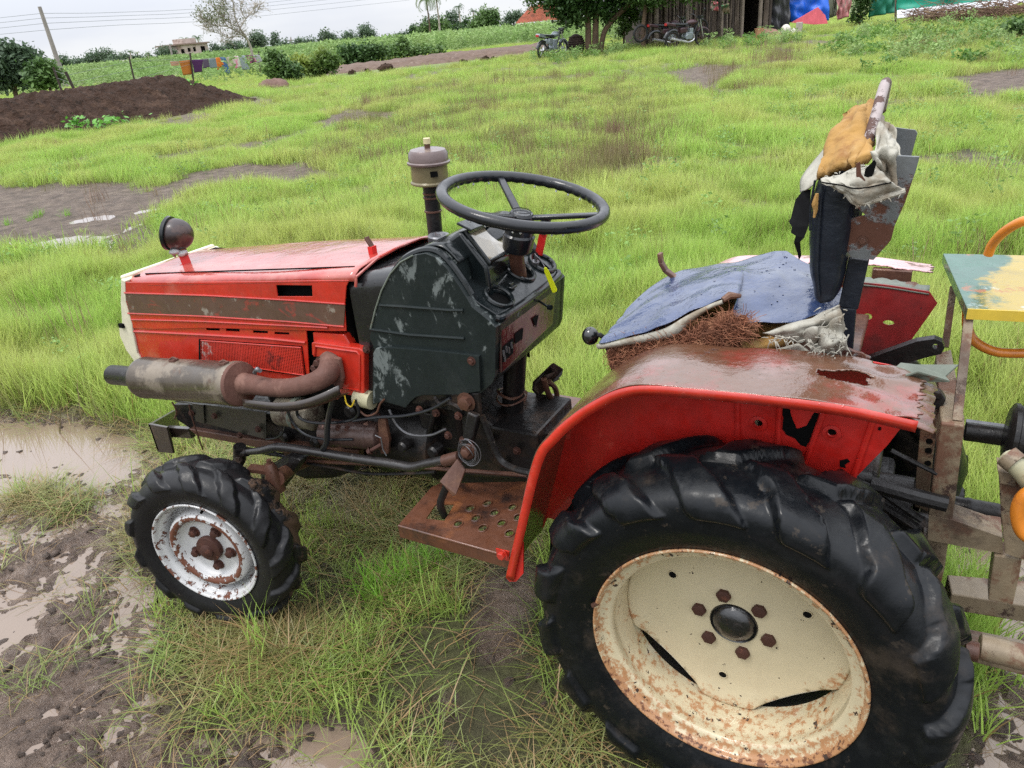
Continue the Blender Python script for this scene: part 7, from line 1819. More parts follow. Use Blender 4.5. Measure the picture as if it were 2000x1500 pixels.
# ------------------------------------------------------------------ dirt road, far road
M_dirt = mat('brown_dirt_road', (0.125, 0.082, 0.06), 0.9, 0, [L_((0.085, 0.055, 0.04), 0.5, 0.65, scale=0.9, seed=3), L_((0.20, 0.15, 0.12), 0.58, 0.7, scale=2.2, seed=13)], bump=[(2, 0.08), (9, 0.03)])
cols = [(560, 166, 163), (600, 158, 153), (640, 150, 138), (700, 146, 127), (760, 141, 121), (820, 136, 113), (880, 130, 106), (940, 122, 100), (1000, 113, 94), (1040, 104, 90), (1075, 98, 87)]
V = []; F = []
for k, (a, yb_, yt_) in enumerate(cols):
    rb = 34+0.3*k; p0 = D(a, yb_, rb); p0[2] = gz_(p0)-0.15; p1 = D(a, yt_+5, rb+1.6); p2 = D(a, yt_, rb+3.2); p3 = D(a, yt_, rb+7); p3[2] = p2[2]; p4 = D(a, yt_, rb+10); p4[2] = gz_(p4)-0.1
    pm = p0*0.5+p1*0.5+np.array([0, 0, 0.05]); V += [p0, pm, p1, p2, p3, p4]
for k in range(len(cols)-1):
    for j_ in range(5): F.append((6*k+j_, 6*(k+1)+j_, 6*(k+1)+j_+1, 6*k+j_+1))
o = obj('dirt_road', (V, F), M_dirt, smooth=60, kind='structure')
md_ = o.modifiers.new('sub', 'SUBSURF'); md_.subdivision_type = 'SIMPLE'; md_.levels = 4; md_.render_levels = 4
tx = bpy.data.textures.new('road_clods', 'CLOUDS'); tx.noise_scale = 0.45; dm = o.modifiers.new('d', 'DISPLACE'); dm.texture = tx; dm.strength = 0.22; dm.mid_level = 0.5; dm.texture_coords = 'GLOBAL'
rk = []
for a, b, s in ((688, 141, 0.16), (755, 138, 0.3), (905, 130, 0.16), (948, 120, 0.2), (965, 116, 0.16), (720, 144, 0.14), (1000, 124, 0.12)):
    c = on_ground(a, b, 33.5); c[2] += s*0.3; rk.append(sphere(c, s, 8, (1.3, 1, 0.6)))
for k, g_ in enumerate(rk):
    V = [np.array(v)+0.05*NP.normal(size=3)*0.6 for v in g_[0]]
    obj('soil_lump', (V, g_[1]), M_soil, smooth=0, label=['second soil lump from the left end of the dirt road bank', 'largest dark soil lump at the foot of the dirt road bank', 'soil lump in the middle of the right half of the dirt road bank', 'wide soil lump just right of the middle one on the road bank', 'small soil lump touching the wide one from the right', 'soil lump between the left end and the largest lump of the bank', 'rightmost small soil lump at the foot of the dirt road bank'][k], cat='soil lump', group='soil lumps along the foot of the dirt road')
g0 = on_ground(533, 166, 29.5)
shp = sphere(g0+np.array([0, 0, 0.02]), 0.50, 26, (1.3, 1, 0.5))
shp = ([np.array(v)+np.array([0, 0, 0.12])*float(noise2(v[0]*4, v[1]*4+v[2]*3)) for v in shp[0]], shp[1])
o = obj('soil_heap', shp, mat('red_brown_soil', (0.15, 0.09, 0.07), 0.9, bump=[(6, 0.08)]), label='small reddish heap of soil at the end of the dark mound', cat='soil heap')
frp = [(60, 143), (120, 138), (240, 127), (350, 116), (450, 107), (560, 97), (640, 90), (720, 82)]
V = []; F = []
for k, (a, b) in enumerate(frp):
    p_ = D(a, b, 155); q_ = D(a, b, 150); q_[2] = 0.4; s_ = D(a, b, 162); s_[2] = p_[2]; s2 = D(a, b, 168); s2[2] = 0.4
    V += [q_, p_, s_, s2]
for k in range(len(frp)-1):
    for j_ in range(3): F.append((4*k+j_, 4*(k+1)+j_, 4*(k+1)+j_+1, 4*k+j_+1))
obj('far_road', (V, F), mat('tan_far_bank', (0.26, 0.22, 0.15), 0.95, bump=[(0.6, 0.2)]), smooth=0, kind='structure')
# far scrub in front of the bank
W5 = np.array([D(a, 100, 100)[:2] for a in (-100, 300, 700)]+[D(a, 100, 148)[:2] for a in (700, 300, -100)])
p_, s_ = inwedge(5000, W5, 1.2, 2.2)
scatter('far_scrub', p_, s_, weeds, 15, label='distant green scrub in front of the tan road bank', cat='scrub')

# ------------------------------------------------------------------ buildings far left and behind the tree
M_conc = mat('bare_concrete_and_brick', (0.46, 0.38, 0.34), 0.9, 0, [L_((0.24, 0.17, 0.14), 0.5, 0.65, scale=0.4, seed=3)], var=0.15, vscale=0.5)
r_ = 230
hA, hB = D(353, 116, r_), D(411, 110, r_+6)
zb_ = min(gz_(hA), 0.45); ht = D(355, 88, r_)[2]-zb_
dh = (hB-hA); dh[2] = 0; Wd = np.linalg.norm(dh); dh /= Wd; dn = np.array([-dh[1], dh[0], 0]);
if dn@(hA-CAM) < 0: dn = -dn
hs_e = empty('unfinished_house', (hA[0], hA[1], zb_), label='unfinished two storey concrete house among palms far on the left', cat='house')
A3 = np.array([hA[0], hA[1], zb_])
def facade(u0, u1, z0, z1, off=0.0): return [A3+dh*Wd*u0+dn*off+[0, 0, z0*ht], A3+dh*Wd*u1+dn*off+[0, 0, z0*ht], A3+dh*Wd*u1+dn*off+[0, 0, z1*ht], A3+dh*Wd*u0+dn*off+[0, 0, z1*ht]]
wins = [(0.08, 0.2, 0.55, 0.78), (0.30, 0.40, 0.60, 0.82), (0.48, 0.58, 0.60, 0.84), (0.74, 0.90, 0.52, 0.86), (0.10, 0.22, 0.12, 0.36), (0.5, 0.62, 0.1, 0.42)]
wf = plate([(0, 0), (1, 0), (1, 1), (0, 1)], [[(a, c), (b, c), (b, d), (a, d)] for a, b, c, d in wins], lambda u, z: A3+dh*Wd*u+np.array([0, 0, z*ht]), dn*0.3)
obj('front_wall', wf, M_conc, hs_e, smooth=0)
for (a, b, c, d) in wins: obj('window', (facade(a, b, c, d, 0.28), [(0, 1, 2, 3)]), M_dark, hs_e, smooth=0)
dep = dn*8
V = facade(0, 1, 0, 1, 0.3)+facade(0, 1, 0, 1, 8); obj('rear_block', (V, qf), M_conc, hs_e, smooth=0)
ex_ = 0.5
V = [A3-dh*ex_-dn*ex_+[0, 0, ht+.01], A3+dh*(Wd+ex_)-dn*ex_+[0, 0, ht+.01], A3+dh*(Wd+ex_)+dn*8.5+[0, 0, ht+.01], A3-dh*ex_+dn*8.5+[0, 0, ht+.01]]
obj('roof_slab', (V+[p+np.array([0, 0, 0.35]) for p in V], qf), mat('roof_slab_concrete', (0.24, 0.17, 0.14), 0.9), hs_e, smooth=0)
V = [A3+dh*Wd*0.35+dn*2+[0, 0, ht+.36], A3+dh*Wd*0.8+dn*2+[0, 0, ht+.36], A3+dh*Wd*0.8+dn*6+[0, 0, ht+.36], A3+dh*Wd*0.35+dn*6+[0, 0, ht+.36]]
obj('stair_head', (V+[p+np.array([0, 0, 1.2]) for p in V], qf), M_conc, hs_e, smooth=0)
obj('balcony', ((lambda q: (q+[p-dn*1.0 for p in q], qf))(facade(0.62, 0.98, 0.40, 0.52))), M_conc, hs_e, smooth=0)
wsh = D(258, 121, 190); ws_ = on_ground(258, 124, 190)
obj('white_shed', box(ws_+[0, 0, 1.0], (3.6, 3, 2.0)), mat('whitewash', (0.6, 0.58, 0.55), 0.9), smooth=0, label='tiny white shed below the three distant palms', cat='shed')

r_ = 78
rt_ = [D(1006, 48, r_), D(1100, 38, r_+1), D(1078, 4, r_+5), D(1036, 14, r_+4)]
rh = empty('tiled_house', on_ground(1045, 62, r_+1), label='house with an orange red tiled roof behind the shade tree', cat='house')
M_tile = mat('orange_roof_tile', (0.42, 0.13, 0.075), 0.8, 0, [L_((0.22, 0.08, 0.05), 0.52, 0.64, scale=0.9, seed=3)], var=0.2, vscale=2)
nr_, nc_ = 16, 36
roofc = []
V = []; F = []
for i_ in range(nr_):
    for j_ in range(nc_):
        a, b = i_/nr_, (i_+1.04)/nr_; c, d = j_/nc_+0.001, (j_+1)/nc_-0.001
        def rp_(s, t, h): 
            p = (rt_[0]*(1-t)+rt_[1]*t)*(1-s)+(rt_[3]*(1-t)+rt_[2]*t)*s; return p+np.array([0.0, -0.3, 1.0])*h
        nb = len(V); V += [rp_(a, c, 0.06), rp_(a, (c+d)/2, 0.11), rp_(a, d, 0.06), rp_(b, d, 0.0), rp_(b, (c+d)/2, 0.05), rp_(b, c, 0.0)]; F += [(nb, nb+1, nb+4, nb+5), (nb+1, nb+2, nb+3, nb+4)]
rf = obj('roof_tiles', (V, F), M_tile, rh, smooth=0, kind='stuff', solid=0.02)
bk = [rt_[3], rt_[2], D(1100, 38, r_+9), D(1010, 44, r_+9)]
obj('rear_roof', (bk, [(0, 1, 2, 3)]), M_tile, rh, smooth=0, solid=0.05)
wA, wB = D(1016, 50, r_+0.8), D(1096, 42, r_+1.8)
wA_, wB_ = wA.copy(), wB.copy(); wA_[2] = wB_[2] = 0.3
obj('front_wall', ([wA_, wB_, wB+[0, 0, .1], wA+[0, 0, .1]]+[p+np.array([-0.1, 0.3, 0]) for p in [wA_, wB_, wB+[0, 0, .1], wA+[0, 0, .1]]], qf), M_conc, rh, smooth=0)
for t_ in (0.08, 0.32, 0.6, 0.85):
    p0 = wA_*(1-t_)+wB_*t_+np.array([0, -0.12, 0]); p1 = wA*(1-t_)+wB*t_+np.array([0, -0.12, 0]); obj('wall_post', beam(p0, p1, 0.22, 0.1), M_bark, rh, smooth=0)

# ------------------------------------------------------------------ utility pole, fence and washing
M_pole = mat('weathered_pole', (0.25, 0.22, 0.21), 0.8); M_wire = mat('thin_wire', (0.18, 0.19, 0.21), 0.6); M_post = mat('dark_fence_post', (0.045, 0.032, 0.026), 0.85)
r_ = 62
up_ = empty('utility_pole', on_ground(121, 140, r_), label='leaning pale utility pole carrying four thin wires', cat='utility pole')
pb_, pt_ = D(121, 142, r_), D(77, 13, r_); pb_[2] = 0.4
obj('pole', tube([pb_, pt_], [0.17, 0.11], 10), M_pole, up_, smooth=60)
for (y0, ym, yl, yr_, xr_) in ((23, 24, 42, -6, 1150), (30, 31, 52, 4, 1150), (38, 39, 62, 14, 1150), (48, 50, 72, 28, 1150)):
    t_ = (y0-13)/(142-13); p0 = pt_*(1-t_)+pb_*t_
    obj('wire', tube([p0, D(-200, yl+14, 75)], 0.012, 4, cap=False), M_wire, up_)
    obj('wire', tube([p0, D(230, y0+1, 72), D(450, y0-11, 85), D(800, y0-48, 110)], 0.013, 4, sm=4, cap=False), M_wire, up_)
sp2 = empty('utility_pole', on_ground(339, 118, 150), label='small distant pole left of the unfinished house', cat='utility pole')
obj('pole', tube([D(339, 120, 150), D(331, 86, 150)], [0.2, 0.14], 8), M_pole, sp2)
ye = empty('lattice_mast', on_ground(572, 96, 270), label='faint lattice mast on the skyline right of the cone-shaped tree', cat='mast')
for q in ([(566, 96), (568, 72)], [(572, 96), (568, 72)], [(562, 80), (574, 78)], [(564, 86), (573, 85)]): obj('strut', tube([D(*q[0], 270), D(*q[1], 270)], 0.15, 4), M_pole, ye)
fe = empty('wire_fence', on_ground(150, 190, 27), label='dark leaning fence posts joined by thin wire beyond the soil mound', cat='fence')
tops = []
for (a, b, c, d, r_, w_) in ((123, 184, 104, 131, 30, 0.035), (154, 194, 128, 140, 27.5, 0.045), (266, 172, 252, 112, 31, 0.03)):
    p0, p1 = D(a, b, r_), D(c, d, r_); dr_ = (p1-p0); p0 = p0-dr_*0.6
    obj('post', tube([p0, p1], w_, 7), M_post, fe); tops.append((p0, p1))
for f_ in (0.55, 0.75, 0.92):
    q = [tops[0][0]*(1-f_)+tops[0][1]*f_, tops[1][0]*(1-f_)+tops[1][1]*f_]
    obj('wire', tube(q, 0.004, 4, cap=False), M_wire, fe)
    q = [tops[1][0]*(1-f_)+tops[1][1]*f_, tops[2][0]*(1-f_)+tops[2][1]*f_, D(372, 112+30*(1-f_), 34)]
    obj('wire', tube(q, 0.004, 4, cap=False), M_wire, fe)
wp = empty('washing_line', on_ground(378, 166, 34), label='washing line strung from a dark post across the weeds', cat='washing line')
p0, p1 = D(379, 166, 34), D(371, 103, 34); p0 = p0-(p1-p0)*0.4
obj('post', tube([p0, p1], 0.035, 7), M_post, wp)
obj('post', tube([D(508, 140, 44), D(505, 100, 44)], 0.04, 7), M_post, wp)
wl_pts = [(330, 121, 32), (350, 119, 33), (371, 117, 34), (400, 115, 36), (430, 112, 38), (460, 110, 40.5), (505, 107, 44)]
obj('line', tube([D(a, b, r) for a, b, r in wl_pts], 0.006, 4, cap=False), M_wire, wp)
def wash(name, label, pix, r, col, seed, cat, print_=None):
    ly = [L_(print_, 0.5, 0.6, scale=5, seed=seed)] if print_ else []
    m_ = mat(name+'_fabric', col, 0.9, 0, ly, var=0.1)
    q = [D(a, b, r+0.02*(a-pix[0][0])) for a, b in pix]
    def fn(i_, j_):
        p = (q[0]*(1-i_)+q[1]*i_)*(1-j_)+(q[3]*(1-i_)+q[2]*i_)*j_
        return (p[0]+0.0, p[1]+0.05*sin(i_*14+seed)*j_, p[2])
    return obj(name, surf(fn, 14, 10), m_, smooth=80, solid=0.01, label=label, cat=cat, group='washing hung on the line')
wash('hanging_cloth', 'faint peach cloth at the far left end of the washing line', [(332, 120), (348, 119), (349, 128), (333, 129)], 33, (0.55, 0.3, 0.2), 1, 'cloth')
wash('hanging_cloth', 'square ochre orange cloth hanging left of the dark post', [(350, 119), (372, 117), (377, 145), (356, 147)], 33.6, (0.50, 0.17, 0.03), 2, 'cloth')
wash('hanging_cloth', 'deep purple cloth hanging right of the dark post', [(374, 117), (397, 116), (396, 140), (380, 142)], 34.5, (0.07, 0.015, 0.09), 3, 'cloth')
wash('hanging_cloth', 'grey purple cloth beside the deep purple one', [(397, 116), (407, 115), (411, 130), (398, 134)], 35.5, (0.10, 0.07, 0.12), 4, 'cloth')
wash('hanging_trousers', 'slate grey trousers between the purple and orange cloths', [(408, 115), (421, 114), (424, 132), (412, 133)], 36.3, (0.19, 0.23, 0.27), 5, 'trousers')
wash('hanging_shirt', 'bright orange shirt in the middle of the washing line', [(421, 113), (428, 112), (436, 126), (425, 137)], 37, (0.75, 0.20, 0.03), 6, 'shirt')
wash('hanging_jeans', 'blue jeans next to the bright orange shirt', [(428, 112), (440, 112), (449, 145), (438, 140)], 38, (0.06, 0.13, 0.32), 7, 'jeans')
wash('hanging_cloth', 'beige cloth right of the blue jeans', [(441, 112), (452, 111), (460, 128), (446, 131)], 39, (0.50, 0.42, 0.34), 8, 'cloth')
wash('hanging_cloth', 'white cloth with a pink top edge', [(452, 110), (465, 109), (472, 130), (460, 134)], 40, (0.62, 0.58, 0.55), 9, 'cloth', (0.7, 0.2, 0.35))
wash('hanging_trousers', 'pale blue grey trousers right of the white and pink cloth', [(467, 109), (478, 108), (490, 138), (474, 136)], 41, (0.30, 0.34, 0.38), 10, 'trousers')
wash('hanging_dress', 'patterned pink and black dress near the right end', [(479, 108), (494, 108), (502, 120), (490, 124)], 42, (0.12, 0.05, 0.08), 11, 'dress', (0.6, 0.12, 0.3))
wash('hanging_cloth', 'pale grey cloth at the right end of the washing line', [(494, 108), (506, 107), (512, 120), (502, 124)], 43, (0.38, 0.38, 0.40), 12, 'cloth')

# ------------------------------------------------------------------ stick hut and tarpaulins
M_stick = mat('grey_brown_stick', (0.125, 0.095, 0.075), 0.9, 0, [L_((0.06, 0.042, 0.034), 0.5, 0.65, scale=1.2, seed=3, stretch=(3, 3, 0.5))], var=0.3, vscale=2, bump=[(8, 0.02)])
M_stick2 = mat('dark_stick', (0.06, 0.045, 0.038), 0.9, var=0.3)
M_stick3 = mat('pale_stick', (0.20, 0.16, 0.13), 0.9, var=0.3)
hut = empty('stick_hut', on_ground(1360, 90, 33), label='hut walled with upright grey sticks and a dark open doorway', cat='hut')
def wallp(px_): # base point of the hut wall under a pixel column
    t_ = (px_-1265)/(1500-1265); py = 94*(1-t_)+72*t_; p_ = D(px_, py, 32.6+1.6*t_); p_[2] = gz_(p_)-0.05; return p_
x_ = 1266.0; k = 0
while x_ < 1449:
    w_ = rng.uniform(2.2, 5.0); p0 = wallp(x_+w_/2); p0 = p0+np.array([0, rng.uniform(-.05, .05), 0]); p1 = p0+np.array([rng.uniform(-.06, .06), rng.uniform(-.06, .06), rng.uniform(2.25, 2.5)])
    k_ = mpp(p0); obj('stick', tube([p0, (p0+p1)/2+np.array([rng.uniform(-.03, .03), 0, 0]), p1], [w_*k_*0.56, w_*k_*0.5, w_*k_*0.45], 6), [M_stick, M_stick, M_stick2, M_stick3][rng.randrange(4)], hut)
    x_ += w_*0.97
for px_, w_, m_ in ((1281, 9, M_stick3), (1300, 8, M_stick), (1408, 5, M_stick3), (1447, 6, M_stick3), (1481, 8, M_stick3), (1492, 10, M_stick), (1500, 6, M_stick2)):
    p0 = wallp(px_)+np.array([0.05, -0.12, 0]); k_ = mpp(p0); obj('corner_post', tube([p0, p0+np.array([0, 0, 2.5])], [w_*k_*0.5, w_*k_*0.45], 8), m_, hut)
w0_, w1_ = wallp(1265), wallp(1500); wd = (w1_-w0_)/np.linalg.norm(w1_-w0_); wn_ = np.array([-wd[1], wd[0], 0])
if wn_@(w0_-CAM) < 0: wn_ = -wn_
def hbox(name, a, b, z0, z1, o0, o1, m_):
    q = [a+wn_*o0, b+wn_*o0, b+wn_*o1, a+wn_*o1]; q = [np.array([p[0], p[1], z0]) for p in q]
    return obj(name, (q+[np.array([p[0], p[1], z1]) for p in q], qf), m_, hut, smooth=0)
zg = gz_(w0_)
hbox('inner_wall', wallp(1264), wallp(1447), zg-0.1, zg+2.3, 0.14, 0.22, M_stick2)
hbox('rear_wall', w0_, w1_, zg-0.1, zg+2.4, 3.4, 3.5, M_stick2); hbox('side_wall', w0_-wd*0.08, w0_+wd*0.02, zg-0.1, zg+2.4, 0.2, 3.5, M_stick2)
hbox('side_wall', w1_-wd*0.02, w1_+wd*0.10, zg-0.1, zg+2.4, 0.2, 3.5, M_stick2)
hbox('thatch_roof', w0_-wd*0.6, w1_+wd*0.6, zg+2.5, zg+2.65, -0.7, 4.0, M_stick2)
rag_m = mat('hanging_rag_cloth', (0.25, 0.25, 0.20), 0.9, 0, [L_((0.45, 0.1, 0.12), 0.5, 0.6, scale=2)])
p_ = wallp(1395)-wn_*0.15; kz = mpp(p_)
def quadcloth(name, pix, r, m_, seed, amp=0.10, n=22, fold=9, **kw):
    q = [D(a, b, r) for a, b in pix]
    def fn(i_, j_):
        p = (q[0]*(1-i_)+q[1]*i_)*(1-j_)+(q[3]*(1-i_)+q[2]*i_)*j_
        f_ = amp*(0.6*sin(i_*fold+seed+2*float(noise2(i_*3+seed, j_*3)))+1.4*float(noise2(i_*5+seed, j_*5)))
        return (p[0]+wn_[0]*f_, p[1]+wn_[1]*f_, p[2])
    return obj(name, surf(fn, n, n), m_, None, smooth=80, solid=0.01, **kw)
quadcloth('hanging_bag', [(1390, 2), (1402, 4), (1403, 22), (1388, 20)], 32.3, rag_m, 1, 0.06, 8, label='grey and red cloth bag hanging on the stick wall', cat='bag')
quadcloth('hanging_rag', [(1408, 10), (1424, 6), (1426, 26), (1412, 28)], 32.3, mat('brown_green_rag', (0.16, 0.12, 0.07), 0.9, 0, [L_((0.05, 0.16, 0.07), 0.5, 0.58, scale=3)]), 4, 0.06, 8, label='brown and green rag hanging near the dark doorway', cat='rag')
quadcloth('black_tarpaulin', [(1500, -40), (1542, -42), (1541, 60), (1506, 66)], 34.2, mat('black_plastic_sheet', (0.045, 0.045, 0.05), 0.35, 0, [L_((0.10, 0.09, 0.085), 0.52, 0.66, scale=1.2)]), 2, 0.12, label='black plastic sheet hung beside the doorway', cat='tarpaulin')
quadcloth('blue_tarpaulin', [(1538, -42), (1618, -48), (1618, 40), (1542, 44)], 34.6, mat('bright_blue_tarpaulin', (0.015, 0.12, 0.62), 0.35), 3, 0.12, label='bright blue tarpaulin hung as a wall', cat='tarpaulin')
q = [D(a, b, 34.2) for a, b in [(1546, 44), (1598, 14), (1612, 30), (1617, 46), (1590, 48), (1570, 46)]]
obj('pink_cloth', (q+[p+wn_*0.05 for p in q], [tuple(range(6)), tuple(range(11, 5, -1))]+[(i_, (i_+1) % 6, (i_+1) % 6+6, i_+6) for i_ in range(6)]), mat('salmon_pink_cloth', (0.70, 0.13, 0.17), 0.8, 0, [L_((0.1, 0.05, 0.15), 0.62, 0.66, scale=2.2)]), smooth=0, label='salmon pink cloth spread in front of the blue tarpaulin', cat='cloth')
quadcloth('pink_drape', [(1632, -40), (1672, -44), (1660, 30), (1636, 40)], 36, mat('faded_pink_cloth', (0.50, 0.20, 0.20), 0.85, 0, [L_((0.30, 0.27, 0.22), 0.5, 0.62, scale=1.5)]), 5, 0.12, label='faded pink cloth hanging right of the blue tarpaulin', cat='cloth')
quadcloth('grey_sheet', [(1616, -46), (1636, -46), (1634, 30), (1620, 36)], 36.5, mat('grey_green_sheet', (0.16, 0.17, 0.12), 0.8), 7, 0.1, 10, label='narrow grey green sheet between the blue and pink cloths', cat='cloth')
M_gt = mat('green_tarpaulin', (0.010, 0.30, 0.20), 0.4, 0, [L_((0.015, 0.20, 0.13), 0.5, 0.65, scale=0.8)])
quadcloth('green_tarpaulin', [(1706, -60), (1760, -64), (1752, 24), (1694, 34)], 37, mat('dark_green_net', (0.012, 0.17, 0.11), 0.6), 6, 0.14, label='darker green netting left of the long green tarpaulin', cat='tarpaulin')
gt_ = quadcloth('green_tarpaulin', [(1754, -70), (2080, -110), (2080, -14), (1753, 22)], 34, M_gt, 8, 0.10, 40, 16, label='long green tarpaulin with a white lower border at the right', cat='tarpaulin')
def wb(i_, j_):
    q = [D(1752, 20, 33.9), D(2080, -15, 33.9), D(2080, -2, 33.5), D(1752, 36, 33.5)]; p = (q[0]*(1-i_)+q[1]*i_)*(1-j_)+(q[3]*(1-i_)+q[2]*i_)*j_
    return (p[0], p[1]+0.10*float(noise2(i_*20, j_*2)), p[2]+0.10*j_*float(noise2(i_*14+3, 1)))
ob = obj('white_border', surf(wb, 60, 6), mat('white_plastic_border', (0.62, 0.62, 0.66), 0.5), gt_, smooth=80, solid=0.01)
for a in (1752, 1860, 1960, 2060): obj('support_post', tube([D(a, 30-(a-1752)*0.11, 34.3)-np.array([0, 0, 0.5]), D(a, -80, 34.3)], 0.04, 6), M_stick, gt_)
br_ = []; R_ = random.Random(12)
for k in range(420):
    a = R_.uniform(1780, 2060); b = 30-(a-1780)*0.06+R_.gauss(0, 8)+4; p_ = D(a, b, 32.6+R_.uniform(-0.6, 0.8)); d = np.array([R_.gauss(0, 1), R_.gauss(0, 0.5), R_.gauss(0, 0.45)])*R_.uniform(0.2, 0.7)
    p_[2] = max(p_[2], gz_(p_)+0.02); br_.append(tube([p_-d, p_+[0, 0, 0.06], p_+d], [0.012, 0.010, 0.005], 4, cap=False))
obj('brushwood_pile', merge(*br_), mat('dry_brushwood', (0.15, 0.09, 0.06), 0.9, 0, [L_((0.28, 0.2, 0.12), 0.55, 0.65, scale=1)], var=0.3), smooth=0, kind='stuff', label='pile of dry brushwood below the white border', cat='brushwood')
# small things in the yard
def lath(name, px_, py, r, prof_, m_, label, cat, **k):
    g_ = on_ground(px_, py, r); g_[2] += 0.0; return obj(name, lathe(prof_, g_, (0, 0, 1), 20), m_, smooth=40, label=label, cat=cat, **k)
lath('bucket', 1482, 78, 31.5, [(0.0001, 0.01), (0.12, 0.01), (0.17, 0.38), (0.18, 0.40), (0.16, 0.40), (0.11, 0.03)], mat('peach_plastic', (0.55, 0.28, 0.17), 0.6), 'peach coloured plastic bucket standing before the doorway', 'bucket')
g_ = on_ground(1534, 68, 33); obj('white_sack', merge(sphere(g_+[0, 0, 0.18], 0.22, 12, (0.9, 0.8, 1.1)), sphere(g_+[0.25, 0.1, 0.12], 0.16, 12, (1.2, 0.9, 0.9))), mat('white_sack_cloth', (0.6, 0.57, 0.5), 0.8, bump=[(9, 0.05)]), label='crumpled white sack on the ground below the black sheet', cat='sack')
g_ = on_ground(1560, 66, 33); obj('stone_post', box(g_+[0, 0, 0.2], (0.22, 0.2, 0.5)), mat('pale_stone', (0.35, 0.31, 0.28), 0.9), bevel=0.02, label='short pale stone post below the pink cloth', cat='post')
g_ = on_ground(1518, 72, 33); obj('stone', sphere(g_+[0, 0, 0.03], 0.12, 10, (1.4, 1, 0.5)), mat('grey_stone', (0.35, 0.34, 0.33), 0.9), label='flat grey stone left of the white sack', cat='stone')
g_ = on_ground(1500, 70, 32.5); obj('earth_ledge', sphere(g_, 0.45, 12, (1.2, 0.8, 0.75)), mat('brown_plastered_earth', (0.22, 0.13, 0.09), 0.9, bump=[(5, 0.05)]), label='brown earth ledge at the foot of the door post', cat='ledge')
# old basket beside the tree
g_ = on_ground(1126, 106, 32.2)
bs_ = []
for k in range(9):
    z_ = 0.04+k*0.075; bs_.append(tube([(g_[0]+(0.36-0.03*abs(k-4))*cos(a), g_[1]+(0.36-0.03*abs(k-4))*sin(a), g_[2]+z_) for a in np.linspace(0, 2*pi, 21)], 0.036, 6, cap=False))
obj('wicker_basket', merge(*bs_, sphere(g_+np.array([0, 0, 0.40]), 0.32, 14, (1, 1, 1.1))), mat('dark_wicker', (0.045, 0.028, 0.022), 0.9, var=0.3, vscale=8), label='dark round upturned wicker basket leaning by the big tree trunk', cat='basket')

